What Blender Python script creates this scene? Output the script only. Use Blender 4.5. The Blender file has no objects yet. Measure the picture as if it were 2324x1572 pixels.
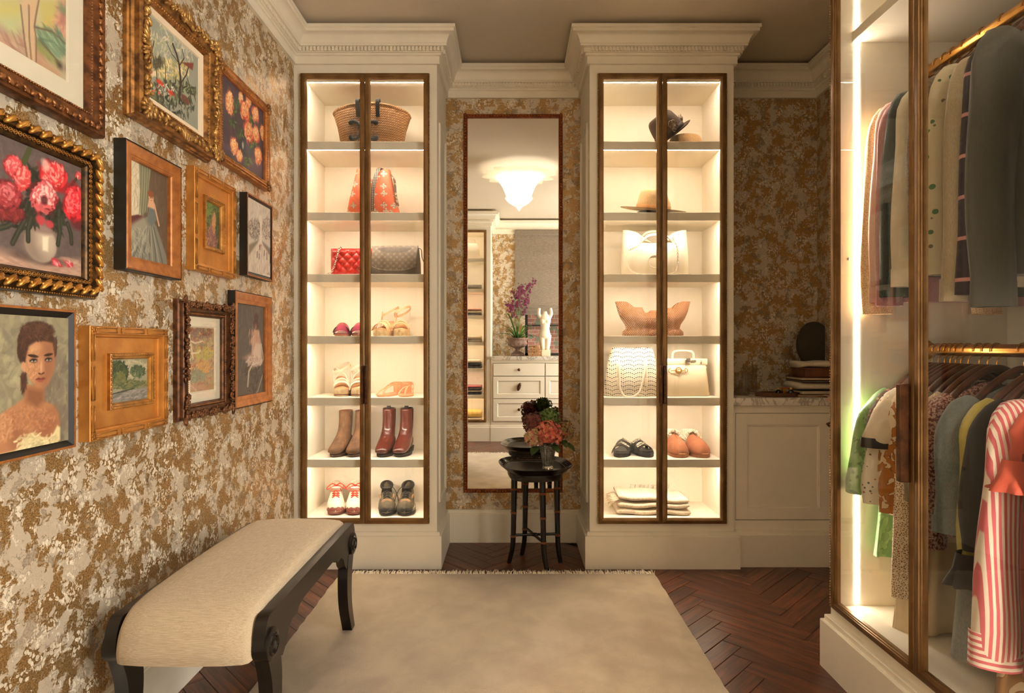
import bpy, bmesh, math, random
import numpy as np
from mathutils import Vector, Matrix

random.seed(7)
rng = np.random.default_rng(11)
PI = math.pi
S = bpy.context.scene
COL = S.collection

# ------------------------------------------------------------------ camera
CAM_H = 1.149
cam = bpy.data.cameras.new('camera')
cam.sensor_width = 36.0
cam.lens = 1366.0 / 2324.0 * 36.0
cam.clip_start = 0.02
camo = bpy.data.objects.new('camera', cam)
COL.objects.link(camo)
camo.location = (0, 0, CAM_H)
camo.rotation_euler = (PI / 2, 0, 0)
S.camera = camo

# ------------------------------------------------------------------ world, exposure
S.view_settings.view_transform = 'Standard'
S.view_settings.look = 'None'
S.view_settings.gamma = 1.0
S.view_settings.use_curve_mapping = False
S.view_settings.exposure = 1.5
w = bpy.data.worlds.new('world')
S.world = w
w.use_nodes = True
w.node_tree.nodes['Background'].inputs[0].default_value = (1.0, 0.93, 0.84, 1)
w.node_tree.nodes['Background'].inputs[1].default_value = 6.0
WARM = (1.0, 0.83, 0.655)
BULB = (1.0, 0.90, 0.76)
LED_E, WARD_E, CHAND_E = 39.0, 18.0, 3.0      # strip emission, wardrobe strip emission, bulb watts

S.cycles.max_bounces = 9
S.cycles.diffuse_bounces = 5
S.cycles.transparent_max_bounces = 16
S.cycles.caustics_reflective = False
S.cycles.caustics_refractive = False
S.cycles.sample_clamp_indirect = 6.0

# ------------------------------------------------------------------ mesh builder
class MB:
    def __init__(s):
        s.V = []; s.F = []; s.n = 0; s.M = None
    def add(s, v, f):
        v = np.asarray(v, float).reshape(-1, 3)
        if s.M is not None:
            M = np.array(s.M)
            v = v @ M[:3, :3].T + M[:3, 3]
        n = s.n
        s.V.append(v)
        s.F.extend([tuple(i + n for i in q) for q in f])
        s.n += len(v)
        return s
    def box(s, a, b):
        (x0, y0, z0), (x1, y1, z1) = a, b
        x0, x1 = min(x0, x1), max(x0, x1); y0, y1 = min(y0, y1), max(y0, y1); z0, z1 = min(z0, z1), max(z0, z1)
        v = [(x0, y0, z0), (x1, y0, z0), (x1, y1, z0), (x0, y1, z0), (x0, y0, z1), (x1, y0, z1), (x1, y1, z1), (x0, y1, z1)]
        return s.add(v, [(0, 3, 2, 1), (4, 5, 6, 7), (0, 1, 5, 4), (1, 2, 6, 5), (2, 3, 7, 6), (3, 0, 4, 7)])
    def bev(s, a, b, r=0.004, seg=2):
        bm = bmesh.new()
        bmesh.ops.create_cube(bm, size=1)
        c = [(p + q) / 2 for p, q in zip(a, b)]; d = [abs(q - p) for p, q in zip(a, b)]
        for v in bm.verts:
            v.co = Vector((c[0] + v.co.x * d[0], c[1] + v.co.y * d[1], c[2] + v.co.z * d[2]))
        bmesh.ops.bevel(bm, geom=bm.edges[:], offset=min(r, min(d) * 0.49), segments=seg, profile=0.5, affect='EDGES')
        bm.verts.index_update()
        v = [tuple(q.co) for q in bm.verts]; f = [tuple(q.index for q in p.verts) for p in bm.faces]
        bm.free()
        return s.add(v, f)
    def loft(s, rings, cap=True, closed=True):
        R = np.asarray(rings, float); m, n = R.shape[:2]
        f = []
        k = n if closed else n - 1
        for i in range(m - 1):
            for j in range(k):
                f.append((i * n + j, i * n + (j + 1) % n, (i + 1) * n + (j + 1) % n, (i + 1) * n + j))
        if cap and closed:
            f.append(tuple(reversed(range(n)))); f.append(tuple((m - 1) * n + j for j in range(n)))
        return s.add(R.reshape(-1, 3), f)
    def grid(s, P):
        return s.loft(P, cap=False, closed=False)
    def tube(s, pts, r, n=8, cap=True, sx=1.0, up=None, closed=False):
        P = np.asarray(pts, float); m = len(P)
        rr = np.full(m, r, float) if np.isscalar(r) else np.asarray(r, float)
        T = np.gradient(P, axis=0)
        if closed:
            T = np.roll(P, -1, 0) - np.roll(P, 1, 0)
        T /= np.linalg.norm(T, axis=1)[:, None] + 1e-12
        u = np.array(up if up is not None else ((0, 0, 1) if abs(T[0][2]) < 0.9 else (1, 0, 0)), float)
        rings = []
        a = np.arange(n) * 2 * PI / n
        for i in range(m):
            u = u - T[i] * (u @ T[i]); u /= np.linalg.norm(u) + 1e-12
            b = np.cross(T[i], u)
            rings.append(P[i] + rr[i] * (np.outer(np.cos(a), u) + sx * np.outer(np.sin(a), b)))
        if closed:
            rings.append(rings[0])
        return s.loft(rings, cap=cap and not closed)
    def lathe(s, prof, c=(0, 0, 0), n=24, sx=1.0, sy=1.0, cap=False, fn=None):
        a = np.arange(n) * 2 * PI / n
        rings = []
        for r, z in prof:
            q = r * (1 if fn is None else fn(a, z))
            rings.append(np.stack([c[0] + sx * q * np.cos(a), c[1] + sy * q * np.sin(a), np.full(n, c[2] + z)], 1))
        return s.loft(rings, cap=cap)
    def prism(s, poly, c0, c1, ax='y'):
        p = np.asarray(poly, float); n = len(p)
        def mk(c):
            q = np.full(n, c)
            return {'x': np.stack([q, p[:, 0], p[:, 1]], 1), 'y': np.stack([p[:, 0], q, p[:, 1]], 1), 'z': np.stack([p[:, 0], p[:, 1], q], 1)}[ax]
        v = np.concatenate([mk(c0), mk(c1)])
        f = [tuple(range(n)), tuple(reversed(range(n, 2 * n)))] + [(i, i + n, (i + 1) % n + n, (i + 1) % n) for i in range(n)]
        return s.add(v, f)
    def blob(s, c, r, R=None, nu=8, nv=5):
        a = np.arange(nu) * 2 * PI / nu
        v = [(0, 0, 1)]
        for i in range(1, nv):
            t = PI * i / nv
            v += [(math.sin(t) * math.cos(q), math.sin(t) * math.sin(q), math.cos(t)) for q in a]
        v.append((0, 0, -1))
        v = np.array(v) * np.array(r)
        if R is not None:
            v = v @ np.array(R).T
        v = v + np.array(c)
        f = [(0, 1 + j, 1 + (j + 1) % nu) for j in range(nu)]
        for i in range(nv - 2):
            o = 1 + i * nu
            f += [(o + j, o + nu + j, o + nu + (j + 1) % nu, o + (j + 1) % nu) for j in range(nu)]
        e = len(v) - 1; o = 1 + (nv - 2) * nu
        f += [(e, o + (j + 1) % nu, o + j) for j in range(nu)]
        return s.add(v, f)
    def torus(s, c, R, r, R3=None, n=20, k=8, sx=1, a0=0, a1=2 * PI):
        full = abs(a1 - a0 - 2 * PI) < 1e-6
        a = np.linspace(a0, a1, n + 1)
        P = np.stack([R * sx * np.cos(a), np.zeros_like(a), R * np.sin(a)], 1)
        if R3 is not None:
            P = P @ np.array(R3).T
        P = P + np.array(c)
        return s.tube(P[:-1] if full else P, r, n=k, closed=full)
    def sweep(s, prof, path, closed=False):
        """extrude profile (outward offset, z) along an open XY path; outward = right-hand side of travel"""
        P = np.asarray(path, float); m = len(P)
        D = [(P[(i + 1) % m] - P[i]) for i in range(m if closed else m - 1)]
        D = [d / np.linalg.norm(d) for d in D]
        N = [np.array((d[1], -d[0])) for d in D]
        rings = []
        for i in range(m):
            if closed:
                a, b = N[i - 1], N[i]
            else:
                a = N[max(i - 1, 0)]; b = N[min(i, m - 2)]
            q = (a + b) / (1 + a @ b)
            rings.append([(P[i][0] + q[0] * o, P[i][1] + q[1] * o, z) for o, z in prof])
        if closed:
            rings.append(rings[0])
        return s.loft(rings, cap=not closed)
    def frame(s, w, h, prof, y0=0.0):
        """mitred picture frame in XZ centred at 0, front towards -y; prof = (distance in from the outer edge, height off the wall)"""
        rings = []
        for sx, sz in ((-1, -1), (1, -1), (1, 1), (-1, 1), (-1, -1)):
            rings.append([(sx * (w / 2 - d), y0 - t, sz * (h / 2 - d)) for d, t in prof])
        return s.loft(rings, cap=False)
    def make(s, name, mat, smooth=38):
        me = bpy.data.meshes.new(name)
        V = np.concatenate(s.V) if s.V else np.zeros((0, 3))
        me.from_pydata(V.tolist(), [], s.F)
        me.validate()
        if mat is not None:
            me.materials.append(mat)
        if smooth:
            me.polygons.foreach_set('use_smooth', np.ones(len(me.polygons), bool))
            if smooth < 180:
                me.set_sharp_from_angle(angle=math.radians(smooth))
        me.update()
        return me

def rot(ax, deg):
    return np.array(Matrix.Rotation(math.radians(deg), 3, ax))
def xf(loc=(0, 0, 0), rz=0, rx=0, ry=0, sc=1):
    return Matrix.Translation(loc) @ Matrix.Rotation(math.radians(rz), 4, 'Z') @ Matrix.Rotation(math.radians(ry), 4, 'Y') @ Matrix.Rotation(math.radians(rx), 4, 'X') @ Matrix.Scale(sc, 4)

def tag(o, label, cat, group=None):
    o['label'] = label; o['category'] = cat
    if group: o['group'] = group
    return o
def thing(name, label, cat, loc=(0, 0, 0), rz=0, group=None, rx=0, ry=0):
    o = bpy.data.objects.new(name, None)
    o.empty_display_size = 0.05
    COL.objects.link(o)
    o.location = loc; o.rotation_euler = (math.radians(rx), math.radians(ry), math.radians(rz))
    return tag(o, label, cat, group)
def part(mb, name, mat, parent=None, label=None, kind=None, smooth=38, loc=None):
    me = mb.make(name, mat, smooth) if isinstance(mb, MB) else mb
    o = bpy.data.objects.new(name, me)
    COL.objects.link(o)
    if parent is not None: o.parent = parent
    if loc is not None: o.location = loc
    if label: o['label'] = label
    if kind: o['kind'] = kind
    return o
def struct(mb, name, mat, smooth=38):
    return part(mb, name, mat, kind='structure', smooth=smooth)
def copy_tree(o, parent=None):
    c = o.copy(); COL.objects.link(c); c.parent = parent
    for ch in list(o.children): copy_tree(ch, c)
    return c
def X(px, Y): return (px - 1162.0) * Y / 1366.0
def Z(py, Y): return CAM_H - (py - 786.0) * Y / 1366.0

# ------------------------------------------------------------------ materials
def lin(c):
    return tuple(((v / 255) / 12.92 if v <= 10.3 else (((v / 255) + 0.055) / 1.055) ** 2.4) for v in c)
class NT:
    """small wrapper for writing node graphs"""
    def __init__(s, name):
        s.m = bpy.data.materials.new(name); s.m.use_nodes = True
        s.t = s.m.node_tree; s.t.nodes.clear()
        s.out = s.t.nodes.new('ShaderNodeOutputMaterial')
    def n(s, typ, **kw):
        nd = s.t.nodes.new('ShaderNode' + typ)
        for k, v in kw.items():
            if k.startswith('i_'):
                s.set(nd.inputs[k[2:].replace('_', ' ')], v)
            else: setattr(nd, k, v)
        return nd
    def set(s, sock, v):
        if isinstance(v, bpy.types.NodeSocket): s.t.links.new(v, sock)
        elif isinstance(v, (tuple, list)) and sock.type == 'RGBA': sock.default_value = (*v[:3], 1)
        else: sock.default_value = v
    def math(s, op, a, b=0.0, c=0.0, clamp=False):
        nd = s.t.nodes.new('ShaderNodeMath'); nd.operation = op; nd.use_clamp = clamp
        s.set(nd.inputs[0], a); s.set(nd.inputs[1], b); s.set(nd.inputs[2], c)
        return nd.outputs[0]
    def vmath(s, op, a, b=(0, 0, 0), scale=None):
        nd = s.t.nodes.new('ShaderNodeVectorMath'); nd.operation = op
        s.set(nd.inputs[0], a); s.set(nd.inputs[1], b)
        if scale is not None: s.set(nd.inputs['Scale'], scale)
        return nd.outputs['Value'] if op in ('LENGTH', 'DOT_PRODUCT', 'DISTANCE') else nd.outputs[0]
    def mix(s, f, a, b, bt='MIX'):
        nd = s.t.nodes.new('ShaderNodeMix'); nd.data_type = 'RGBA'; nd.blend_type = bt
        s.set(nd.inputs[0], f); s.set(nd.inputs[6], a); s.set(nd.inputs[7], b)
        return nd.outputs[2]
    def step(s, x, lo, hi):
        nd = s.t.nodes.new('ShaderNodeMapRange'); nd.interpolation_type = 'SMOOTHSTEP'
        s.set(nd.inputs[0], x); s.set(nd.inputs[1], lo); s.set(nd.inputs[2], hi)
        return nd.outputs[0]
    def noise(s, vec, scale, detail=4, rough=0.55, dist=0.0, dim='3D'):
        nd = s.t.nodes.new('ShaderNodeTexNoise'); nd.noise_dimensions = dim
        s.set(nd.inputs['Vector'], vec); nd.inputs['Scale'].default_value = scale
        nd.inputs['Detail'].default_value = detail; nd.inputs['Roughness'].default_value = rough; nd.inputs['Distortion'].default_value = dist
        return nd.outputs[0]
    def obj(s): return s.n('TexCoord').outputs['Object']
    def sep(s, v):
        nd = s.t.nodes.new('ShaderNodeSeparateXYZ'); s.set(nd.inputs[0], v); return nd.outputs
    def comb(s, x=0.0, y=0.0, z=0.0):
        nd = s.t.nodes.new('ShaderNodeCombineXYZ')
        s.set(nd.inputs[0], x); s.set(nd.inputs[1], y); s.set(nd.inputs[2], z); return nd.outputs[0]
    def bump(s, h, strength=0.3, dist=0.002):
        nd = s.t.nodes.new('ShaderNodeBump'); s.set(nd.inputs['Height'], h)
        nd.inputs['Strength'].default_value = strength; nd.inputs['Distance'].default_value = dist
        return nd.outputs[0]
    def pbr(s, col, rough=0.5, metal=0.0, normal=None, **kw):
        p = s.t.nodes.new('ShaderNodeBsdfPrincipled')
        s.set(p.inputs['Base Color'], col); s.set(p.inputs['Roughness'], rough); s.set(p.inputs['Metallic'], metal)
        if normal is not None: s.set(p.inputs['Normal'], normal)
        for k, v in kw.items(): s.set(p.inputs[k.replace('_', ' ')], v)
        s.t.links.new(p.outputs[0], s.out.inputs[0])
        return s.m

_M = {}
# unseen side window added to light the room (added_window, in the right wall); portal for its opening
pl = bpy.data.lights.new('added_window_portal', 'AREA'); pl.shape = 'RECTANGLE'; pl.size = 1.9; pl.size_y = 1.5
pl.cycles.is_portal = True
plo = bpy.data.objects.new('added_window_portal', pl); COL.objects.link(plo)
plo.location = (1.85, 0.2, 1.4); plo.rotation_euler = (0, PI / 2, 0)

def mat(name, rgb, rough=0.5, metal=0.0, var=0.12, vs=9.0, bs=0.0, bscale=120.0, bd=0.001, rgb2=None, **kw):
    """plain surface: sRGB colour with noise variation and noise relief"""
    if name in _M: return _M[name]
    t = NT(name); c = lin(rgb); co = t.obj()
    c2 = lin(rgb2) if rgb2 else tuple(v * (1 - var) for v in c)
    if not rgb2: c = tuple(min(1, v * (1 + var * 0.5)) for v in c)
    f = t.step(t.noise(co, vs, 5, 0.6), 0.3, 0.7)
    col = t.mix(f, c, c2)
    nr = t.bump(t.noise(co, bscale, 3, 0.6), bs, bd) if bs else None
    _M[name] = t.pbr(col, rough, metal, nr, **kw)
    return _M[name]

def glow(name, rgb, strength):
    t = NT(name); e = t.n('Emission'); t.set(e.inputs[0], rgb); e.inputs[1].default_value = strength
    t.t.links.new(e.outputs[0], t.out.inputs[0]); return t.m

def glass_mat(name, tint=(1, 1, 1), f0=0.04, rough=0.0):
    t = NT(name)
    lw = t.n('LayerWeight'); lw.inputs[0].default_value = 0.5
    f = t.math('ADD', t.math('MULTIPLY', t.math('POWER', lw.outputs['Facing'], 5.0), 1 - f0), f0)
    tr = t.n('BsdfTransparent'); t.set(tr.inputs[0], tint)
    gl = t.n('BsdfGlossy'); gl.inputs['Roughness'].default_value = rough
    mx = t.n('MixShader'); t.set(mx.inputs[0], f)
    t.t.links.new(tr.outputs[0], mx.inputs[1]); t.t.links.new(gl.outputs[0], mx.inputs[2])
    t.t.links.new(mx.outputs[0], t.out.inputs[0]); return t.m

CREAM = mat('cream_paint', (236, 228, 210), 0.42, var=0.03, bs=0.05, bscale=60)
INNER = mat('cream_interior', (240, 232, 214), 0.5, var=0.03, vs=5, bs=0.04, bscale=90)
CEIL = mat('ceiling_paint', (214, 202, 182), 0.85, var=0.03, vs=2)
BRONZE = mat('bronze', (140, 108, 68), 0.36, 0.62, rgb2=(112, 82, 48), vs=9, bs=0.1, bscale=200)
BRONZE_D = mat('bronze_dark', (104, 66, 40), 0.4, 0.7, rgb2=(70, 44, 28), vs=30)
BEADS = mat('bead_gold', (176, 140, 84), 0.32, 0.8, rgb2=(130, 96, 54), vs=60)
BRASS = mat('brass', (222, 166, 82), 0.22, 0.95, rgb2=(196, 136, 60), vs=20)
SILVER = mat('silver', (206, 198, 184), 0.25, 0.95, var=0.1)
GOLDM = mat('gold_metal', (210, 160, 74), 0.28, 0.9, var=0.15)
LACQ = mat('black_lacquer', (15, 12, 11), 0.2, var=0.3, vs=20, bs=0.05, bscale=40)
EBON = mat('ebony_wood', (19, 14, 12), 0.3, var=0.3, vs=12)
PANE = glass_mat('pane_glass', (0.985, 0.985, 0.975))
LED = glow('led_strip', WARM, LED_E)
LEDW = glow('led_strip_wardrobe', WARM, WARD_E)

def wallpaper(name, ax):
    t = NT(name); o = t.sep(t.obj())
    uv = t.comb(o[1] if ax == 'y' else o[0], o[2], 0.0)
    w1 = t.n('TexNoise', noise_dimensions='2D'); t.set(w1.inputs['Vector'], uv); w1.inputs['Scale'].default_value = 55; w1.inputs['Detail'].default_value = 3
    wv = t.vmath('SUBTRACT', w1.outputs['Color'], (0.5, 0.5, 0.5))
    p = t.vmath('ADD', uv, t.vmath('SCALE', wv, scale=0.030))
    pf = t.vmath('ADD', uv, t.vmath('SCALE', wv, scale=0.014))
    def off(v, a, b): return t.vmath('ADD', v, (a, b, 0))
    gold = t.step(t.noise(p, 12.5, 7, 0.66, 0.2, '2D'), 0.474, 0.492)
    leafn = t.noise(off(p, 3.1, 7.7), 20, 4, 0.55, 0.6, '2D')
    leaf = t.step(leafn, 0.595, 0.612)
    fine = t.noise(uv, 210, 3, 0.7, 0, '2D')
    fine2 = t.noise(uv, 480, 2, 0.6, 0, '2D')
    def clusters(seed, mscale, thr, pscale):
        msk = t.step(t.noise(off(p, seed, seed * 1.3), mscale, 4, 0.6, 0.3, '2D'), thr, thr + 0.03)
        q = t.vmath('MULTIPLY', off(pf, seed * 0.7, seed), (1.0, 0.72, 1.0))
        vc = t.n('TexVoronoi', voronoi_dimensions='2D'); t.set(vc.inputs['Vector'], q); vc.inputs['Scale'].default_value = pscale
        rnd = t.sep(vc.outputs['Color']); dd = vc.outputs['Distance']
        r0 = t.math('ADD', 0.34, t.math('MULTIPLY', rnd[2], 0.2))
        pet = t.math('SUBTRACT', 1.0, t.step(t.math('SUBTRACT', dd, r0), -0.05, 0.03))
        on = t.math('MULTIPLY', msk, t.math('GREATER_THAN', rnd[0], 0.2))
        keep = t.math('MULTIPLY', on, pet)
        ln = t.math('MULTIPLY', t.math('MULTIPLY', t.math('SUBTRACT', 1.0, t.step(t.math('ABSOLUTE', t.math('SUBTRACT', dd, t.math('ADD', r0, 0.05))), 0.02, 0.09)), on), t.math('GREATER_THAN', rnd[1], 0.45))
        return keep, ln, rnd[1]
    k1, l1, r1 = clusters(1.7, 11.0, 0.55, 92)
    k2, l2, r2 = clusters(8.3, 18.0, 0.56, 160)
    cont = t.noise(off(p, 5.5, 2.2), 12, 2, 0.5, 1.4, '2D')
    scroll = t.math('MULTIPLY', t.math('SUBTRACT', 1.0, t.step(t.math('ABSOLUTE', t.math('SUBTRACT', t.math('FRACT', t.math('MULTIPLY', cont, 9.0)), 0.5)), 0.025, 0.085)), t.step(t.noise(off(uv, 9, 4), 9, 3, 0.5, 0, '2D'), 0.54, 0.6))
    base = t.mix(fine, lin((214, 201, 180)), lin((202, 187, 164)))
    gcol = t.mix(t.step(fine, 0.36, 0.66), lin((140, 106, 66)), lin((198, 160, 106)))
    gcol = t.mix(t.math('MULTIPLY', t.step(fine2, 0.56, 0.66), 0.75), gcol, lin((236, 204, 142)))  # sparkle of the gold painted in as tiny pale flecks
    grey = t.mix(t.step(fine, 0.4, 0.6), lin((116, 100, 82)), lin((164, 146, 120)))
    dark = lin((104, 86, 66))
    c = t.mix(gold, base, gcol)
    c = t.mix(t.math('MULTIPLY', leaf, 0.7), c, grey)
    edge = t.math('MULTIPLY', t.math('SUBTRACT', 1.0, t.step(t.math('ABSOLUTE', t.math('SUBTRACT', leafn, 0.60)), 0.003, 0.014)), 0.5)
    c = t.mix(edge, c, dark)
    for k, l, r, s in ((k2, l2, r2, 0.8), (k1, l1, r1, 0.9)):
        pc = t.mix(r, lin((240, 230, 208)), lin((208, 194, 170)))
        c = t.mix(t.math('MULTIPLY', k, s), c, pc)
        c = t.mix(t.math('MULTIPLY', l, 0.55 * s), c, dark)
    c = t.mix(t.math('MULTIPLY', scroll, 0.6), c, dark)
    cover = t.math('MAXIMUM', t.math('MAXIMUM', k1, k2), t.math('MAXIMUM', leaf, scroll))
    metal = t.math('MULTIPLY', t.math('ADD', 0.36, t.math('MULTIPLY', gold, 0.36)), t.math('SUBTRACT', 1.0, t.math('MULTIPLY', cover, 0.8)))
    h = t.math('ADD', t.math('MULTIPLY', gold, 0.6), t.math('MULTIPLY', fine2, 0.8))
    return t.pbr(c, t.math('SUBTRACT', 0.62, t.math('MULTIPLY', metal, 0.3)), metal, t.bump(h, 0.3, 0.0012))

def wood(name, c1, c2, c3, scale=1.0, rough=0.3, rnd=0.35, axis=0):
    t = NT(name); inf = t.n('ObjectInfo'); o = t.sep(t.obj())
    s = [3.0 * scale, 55.0 * scale, 55.0 * scale] if axis == 0 else [55.0 * scale, 55.0 * scale, 3.0 * scale]
    off = t.math('MULTIPLY', inf.outputs['Random'], 37.0)
    v = t.comb(t.math('ADD', t.math('MULTIPLY', o[0], s[0]), off), t.math('ADD', t.math('MULTIPLY', o[1], s[1]), off), t.math('MULTIPLY', o[2], s[2]))
    g = t.noise(v, 1.0, 5, 0.6, 0.8)
    v2 = t.comb(t.math('ADD', t.math('MULTIPLY', o[0], s[0] * 0.7), off), t.math('MULTIPLY', o[1], s[1] * 0.35), t.math('MULTIPLY', o[2], s[2] * 0.35))
    g2 = t.noise(v2, 1.0, 3, 0.5, 2.5)
    c = t.mix(t.step(g, 0.3, 0.7), lin(c1), lin(c2))
    c = t.mix(t.math('MULTIPLY', t.step(g2, 0.52, 0.62), 0.6), c, lin(c3))
    k = t.math('ADD', t.math('MULTIPLY', inf.outputs['Random'], rnd * 2), 1.0 - rnd)
    c = t.mix(1.0, c, t.comb(k, k, k), 'MULTIPLY')
    return t.pbr(c, t.math('ADD', rough, t.math('MULTIPLY', g, 0.12)), 0.0, t.bump(g, 0.12, 0.0008))
PLANK = wood('walnut_plank', (106, 57, 33), (64, 32, 20), (40, 20, 13), rough=0.27)

def marble(name):
    t = NT(name); o = t.obj()
    q = t.n('Mapping'); t.set(q.inputs[0], o); q.inputs['Rotation'].default_value = (0.4, 0.6, 0.5)
    a = t.noise(q.outputs[0], 6, 6, 0.6, 1.6)
    v = t.math('SUBTRACT', 1.0, t.step(t.math('ABSOLUTE', t.math('SUBTRACT', a, 0.5)), 0.0, 0.045))
    b = t.noise(o, 3, 3)
    c = t.mix(t.math('MULTIPLY', v, 0.6), t.mix(b, lin((238, 232, 222)), lin((214, 206, 194))), lin((110, 100, 92)))
    return t.pbr(c, 0.18)
MARBLE = marble('veined_marble')

def weave(name, c1, c2, sx=260.0, sz=260.0, rough=0.9, axes='xy', bs=0.6, sheen=0.2, var=None, dist=0.0015):
    """woven cloth: crossing slubby threads"""
    t = NT(name); o = t.obj()
    long_ = {'xy': ((30, sx, sx), (sz, 30, sz)), 'xz': ((30, sx, sx), (sz, sz, 30)), 'yz': ((sx, 30, sx), (sz, sz, 30))}[axes]
    a = t.noise(t.vmath('MULTIPLY', o, long_[0]), 1.0, 2, 0.5); b = t.noise(t.vmath('MULTIPLY', o, long_[1]), 1.0, 2, 0.5)
    h = t.math('ADD', t.math('MULTIPLY', a, 0.5), t.math('MULTIPLY', b, 0.5))
    c = t.mix(t.step(h, 0.40, 0.60), lin(c2), lin(c1))
    if var: c = t.mix(t.step(t.noise(o, var[0], 4), 0.35, 0.65), c, lin(var[1]))
    return t.pbr(c, rough, 0.0, t.bump(h, bs, dist), Sheen_Weight=sheen)

def arcs(rx, rz, a0, a1, n=9, cx=0.0, cz=0.0):
    return [(cx + rx * math.cos(math.radians(a0 + (a1 - a0) * i / (n - 1))), cz + rz * math.sin(math.radians(a0 + (a1 - a0) * i / (n - 1)))) for i in range(n)]
def spline(pts, n=24):
    """Catmull-Rom through pts"""
    P = np.asarray(pts, float); m = len(P)
    Q = np.concatenate([[2 * P[0] - P[1]], P, [2 * P[-1] - P[-2]]])
    out = []
    for u in np.linspace(0, m - 1 - 1e-9, n):
        i = int(u); t = u - i
        a, b, c, d = Q[i], Q[i + 1], Q[i + 2], Q[i + 3]
        out.append(0.5 * ((2 * b) + (-a + c) * t + (2 * a - 5 * b + 4 * c - d) * t * t + (-a + 3 * b - 3 * c + d) * t ** 3))
    return np.array(out)
def lerp(a, b, t): return a + (b - a) * t
def interp(x, xs, ys): return float(np.interp(x, xs, ys))
# ================================================================== ROOM
LX, RX, NY, RY, CZ = -1.134, 1.80, 3.552, -0.77, 2.80     # left wall, right wall, back wall, rear wall, ceiling
WP_L = wallpaper('wallpaper_side', 'y'); WP_B = wallpaper('wallpaper_back', 'x')
SUB = mat('subfloor', (46, 28, 20), 0.8)
fl = struct(MB().box((LX - .1, RY - .1, -.08), (RX + .1, NY + .1, -.0135)), 'floor', SUB)
# herringbone planks 76 x 457 mm at 45 degrees
PLW, PLL = 0.0762, 0.4572
pm = MB()
g = 0.0009
pm.bev((g, g, -.0135), (PLL - g, PLW - g, 0.0), 0.0012, 1)
plank_me = pm.make('plank', PLANK, smooth=0)
def seen(x, y):
    if not (LX + .005 < x < RX and RY < y < NY): return False
    if -.83 < x < .68 and .70 < y < 2.98: return False
    if x < -.372 and y > 3.112: return False
    if x > .383 and y > 3.112: return False
    if x > 1.125 and y < 2.165: return False
    if y < -.2: return False
    return True
d = math.sqrt(0.5)
npl = 0
for k in range(-8, 6):
    x0 = 0.823 + k * PLL * d
    for j in range(-40, 14):
        y0 = 2.679 + j * PLW / d
        if k % 2 == 0: ang, cr = -45, (d, d)          # runs towards +x and the camera
        else: ang, cr = 45, (d, -d)
        ux, uy = math.cos(math.radians(ang)), math.sin(math.radians(ang))
        pts = [(x0 + ux * a + cr[0] * b, y0 + uy * a + cr[1] * b) for a in (.01, .12, .23, .34, .447) for b in (.006, .07)]
        if not any(seen(*p) for p in pts): continue
        if any(p[0] < LX - .02 or p[0] > RX or p[1] > NY + .02 for p in pts) and sum(seen(*p) for p in pts) < 2: continue
        o = bpy.data.objects.new('plank', plank_me); COL.objects.link(o); o.parent = fl
        if k % 2 == 0: o.location = (x0, y0, random.uniform(-.0005, .0004))
        else: o.location = (x0 + cr[0] * PLW, y0 + cr[1] * PLW, random.uniform(-.0005, .0004))
        o.rotation_euler = (0, 0, math.radians(ang)); npl += 1
print('planks', npl)

struct(MB().box((LX - .1, RY - .1, -.0135), (LX, NY + .1, CZ)), 'wall_left', WP_L)
struct(MB().box((LX, NY, -.0135), (RX, NY + .1, CZ)), 'wall_back', WP_B)
SY0, SY1, SZ0, SZ1 = -.55, .95, .45, 2.35  # opening for the added side window
struct(MB().box((RX, RY - .1, -.0135), (RX + .1, SY0, CZ)).box((RX, SY1, -.0135), (RX + .1, NY + .1, CZ)).box((RX, SY0, -.0135), (RX + .1, SY1, SZ0)).box((RX, SY0, SZ1), (RX + .1, SY1, CZ)), 'wall_right', WP_L)
WX0, WX1, WZ0, WZ1 = 0.17, 0.92, 1.03, 2.40
wr = MB().box((LX, RY - .1, -.0135), (WX0, RY, CZ)).box((WX1, RY - .1, -.0135), (RX, RY, CZ))
wr.box((WX0, RY - .1, -.0135), (WX1, RY, WZ0)).box((WX0, RY - .1, WZ1), (WX1, RY, CZ))
struct(wr, 'wall_rear', WP_B)
struct(MB().box((LX - .1, RY - .1, CZ), (RX + .1, NY + .1, CZ + .1)), 'ceiling', CEIL)

# cornice profile (projection, height), top at 2.774; upstand set back above it
CORN = [(0, 2.612), (.0146, 2.612), (.0146, 2.650), (.018, 2.6525), (.0239, 2.653), (.0239, 2.6625), (.034, 2.6635), (.034, 2.687), (.0545, 2.6875),
        (.0545, 2.6975), (.057, 2.6985), (.0585, 2.708), (.0625, 2.720), (.0695, 2.7315), (.0786, 2.7395), (.0968, 2.741), (.0968, 2.7555), (.1035, 2.757), (.1035, 2.774), (.02, 2.776), (.02, CZ), (0, CZ)]
BASE = [(0, 0), (.026, 0), (.026, .1665), (.0235, .1696), (.0155, .1705), (.0155, .186), (.0125, .189), (0, .1895)]
def dentils(mb, p0, p1, nrm):
    """row of small blocks along a cornice run, p0 -> p1 on the wall line"""
    p0, p1, nr = np.array(p0, float), np.array(p1, float), np.array(nrm, float)
    L = np.linalg.norm(p1 - p0); u = (p1 - p0) / L; n = int(L / .0183)
    st = L / n
    for i in range(n):
        a = p0 + u * (i * st + .0035); b = p0 + u * (i * st + st - .003)
        q = [a + nr * .03, b + nr * .03, b + nr * .0435, a + nr * .0435]
        v = [(x, y, z) for z in (2.667, 2.6875) for x, y in q]
        mb.add(v, [(0, 3, 2, 1), (4, 5, 6, 7), (0, 1, 5, 4), (1, 2, 6, 5), (2, 3, 7, 6), (3, 0, 4, 7)])
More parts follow.
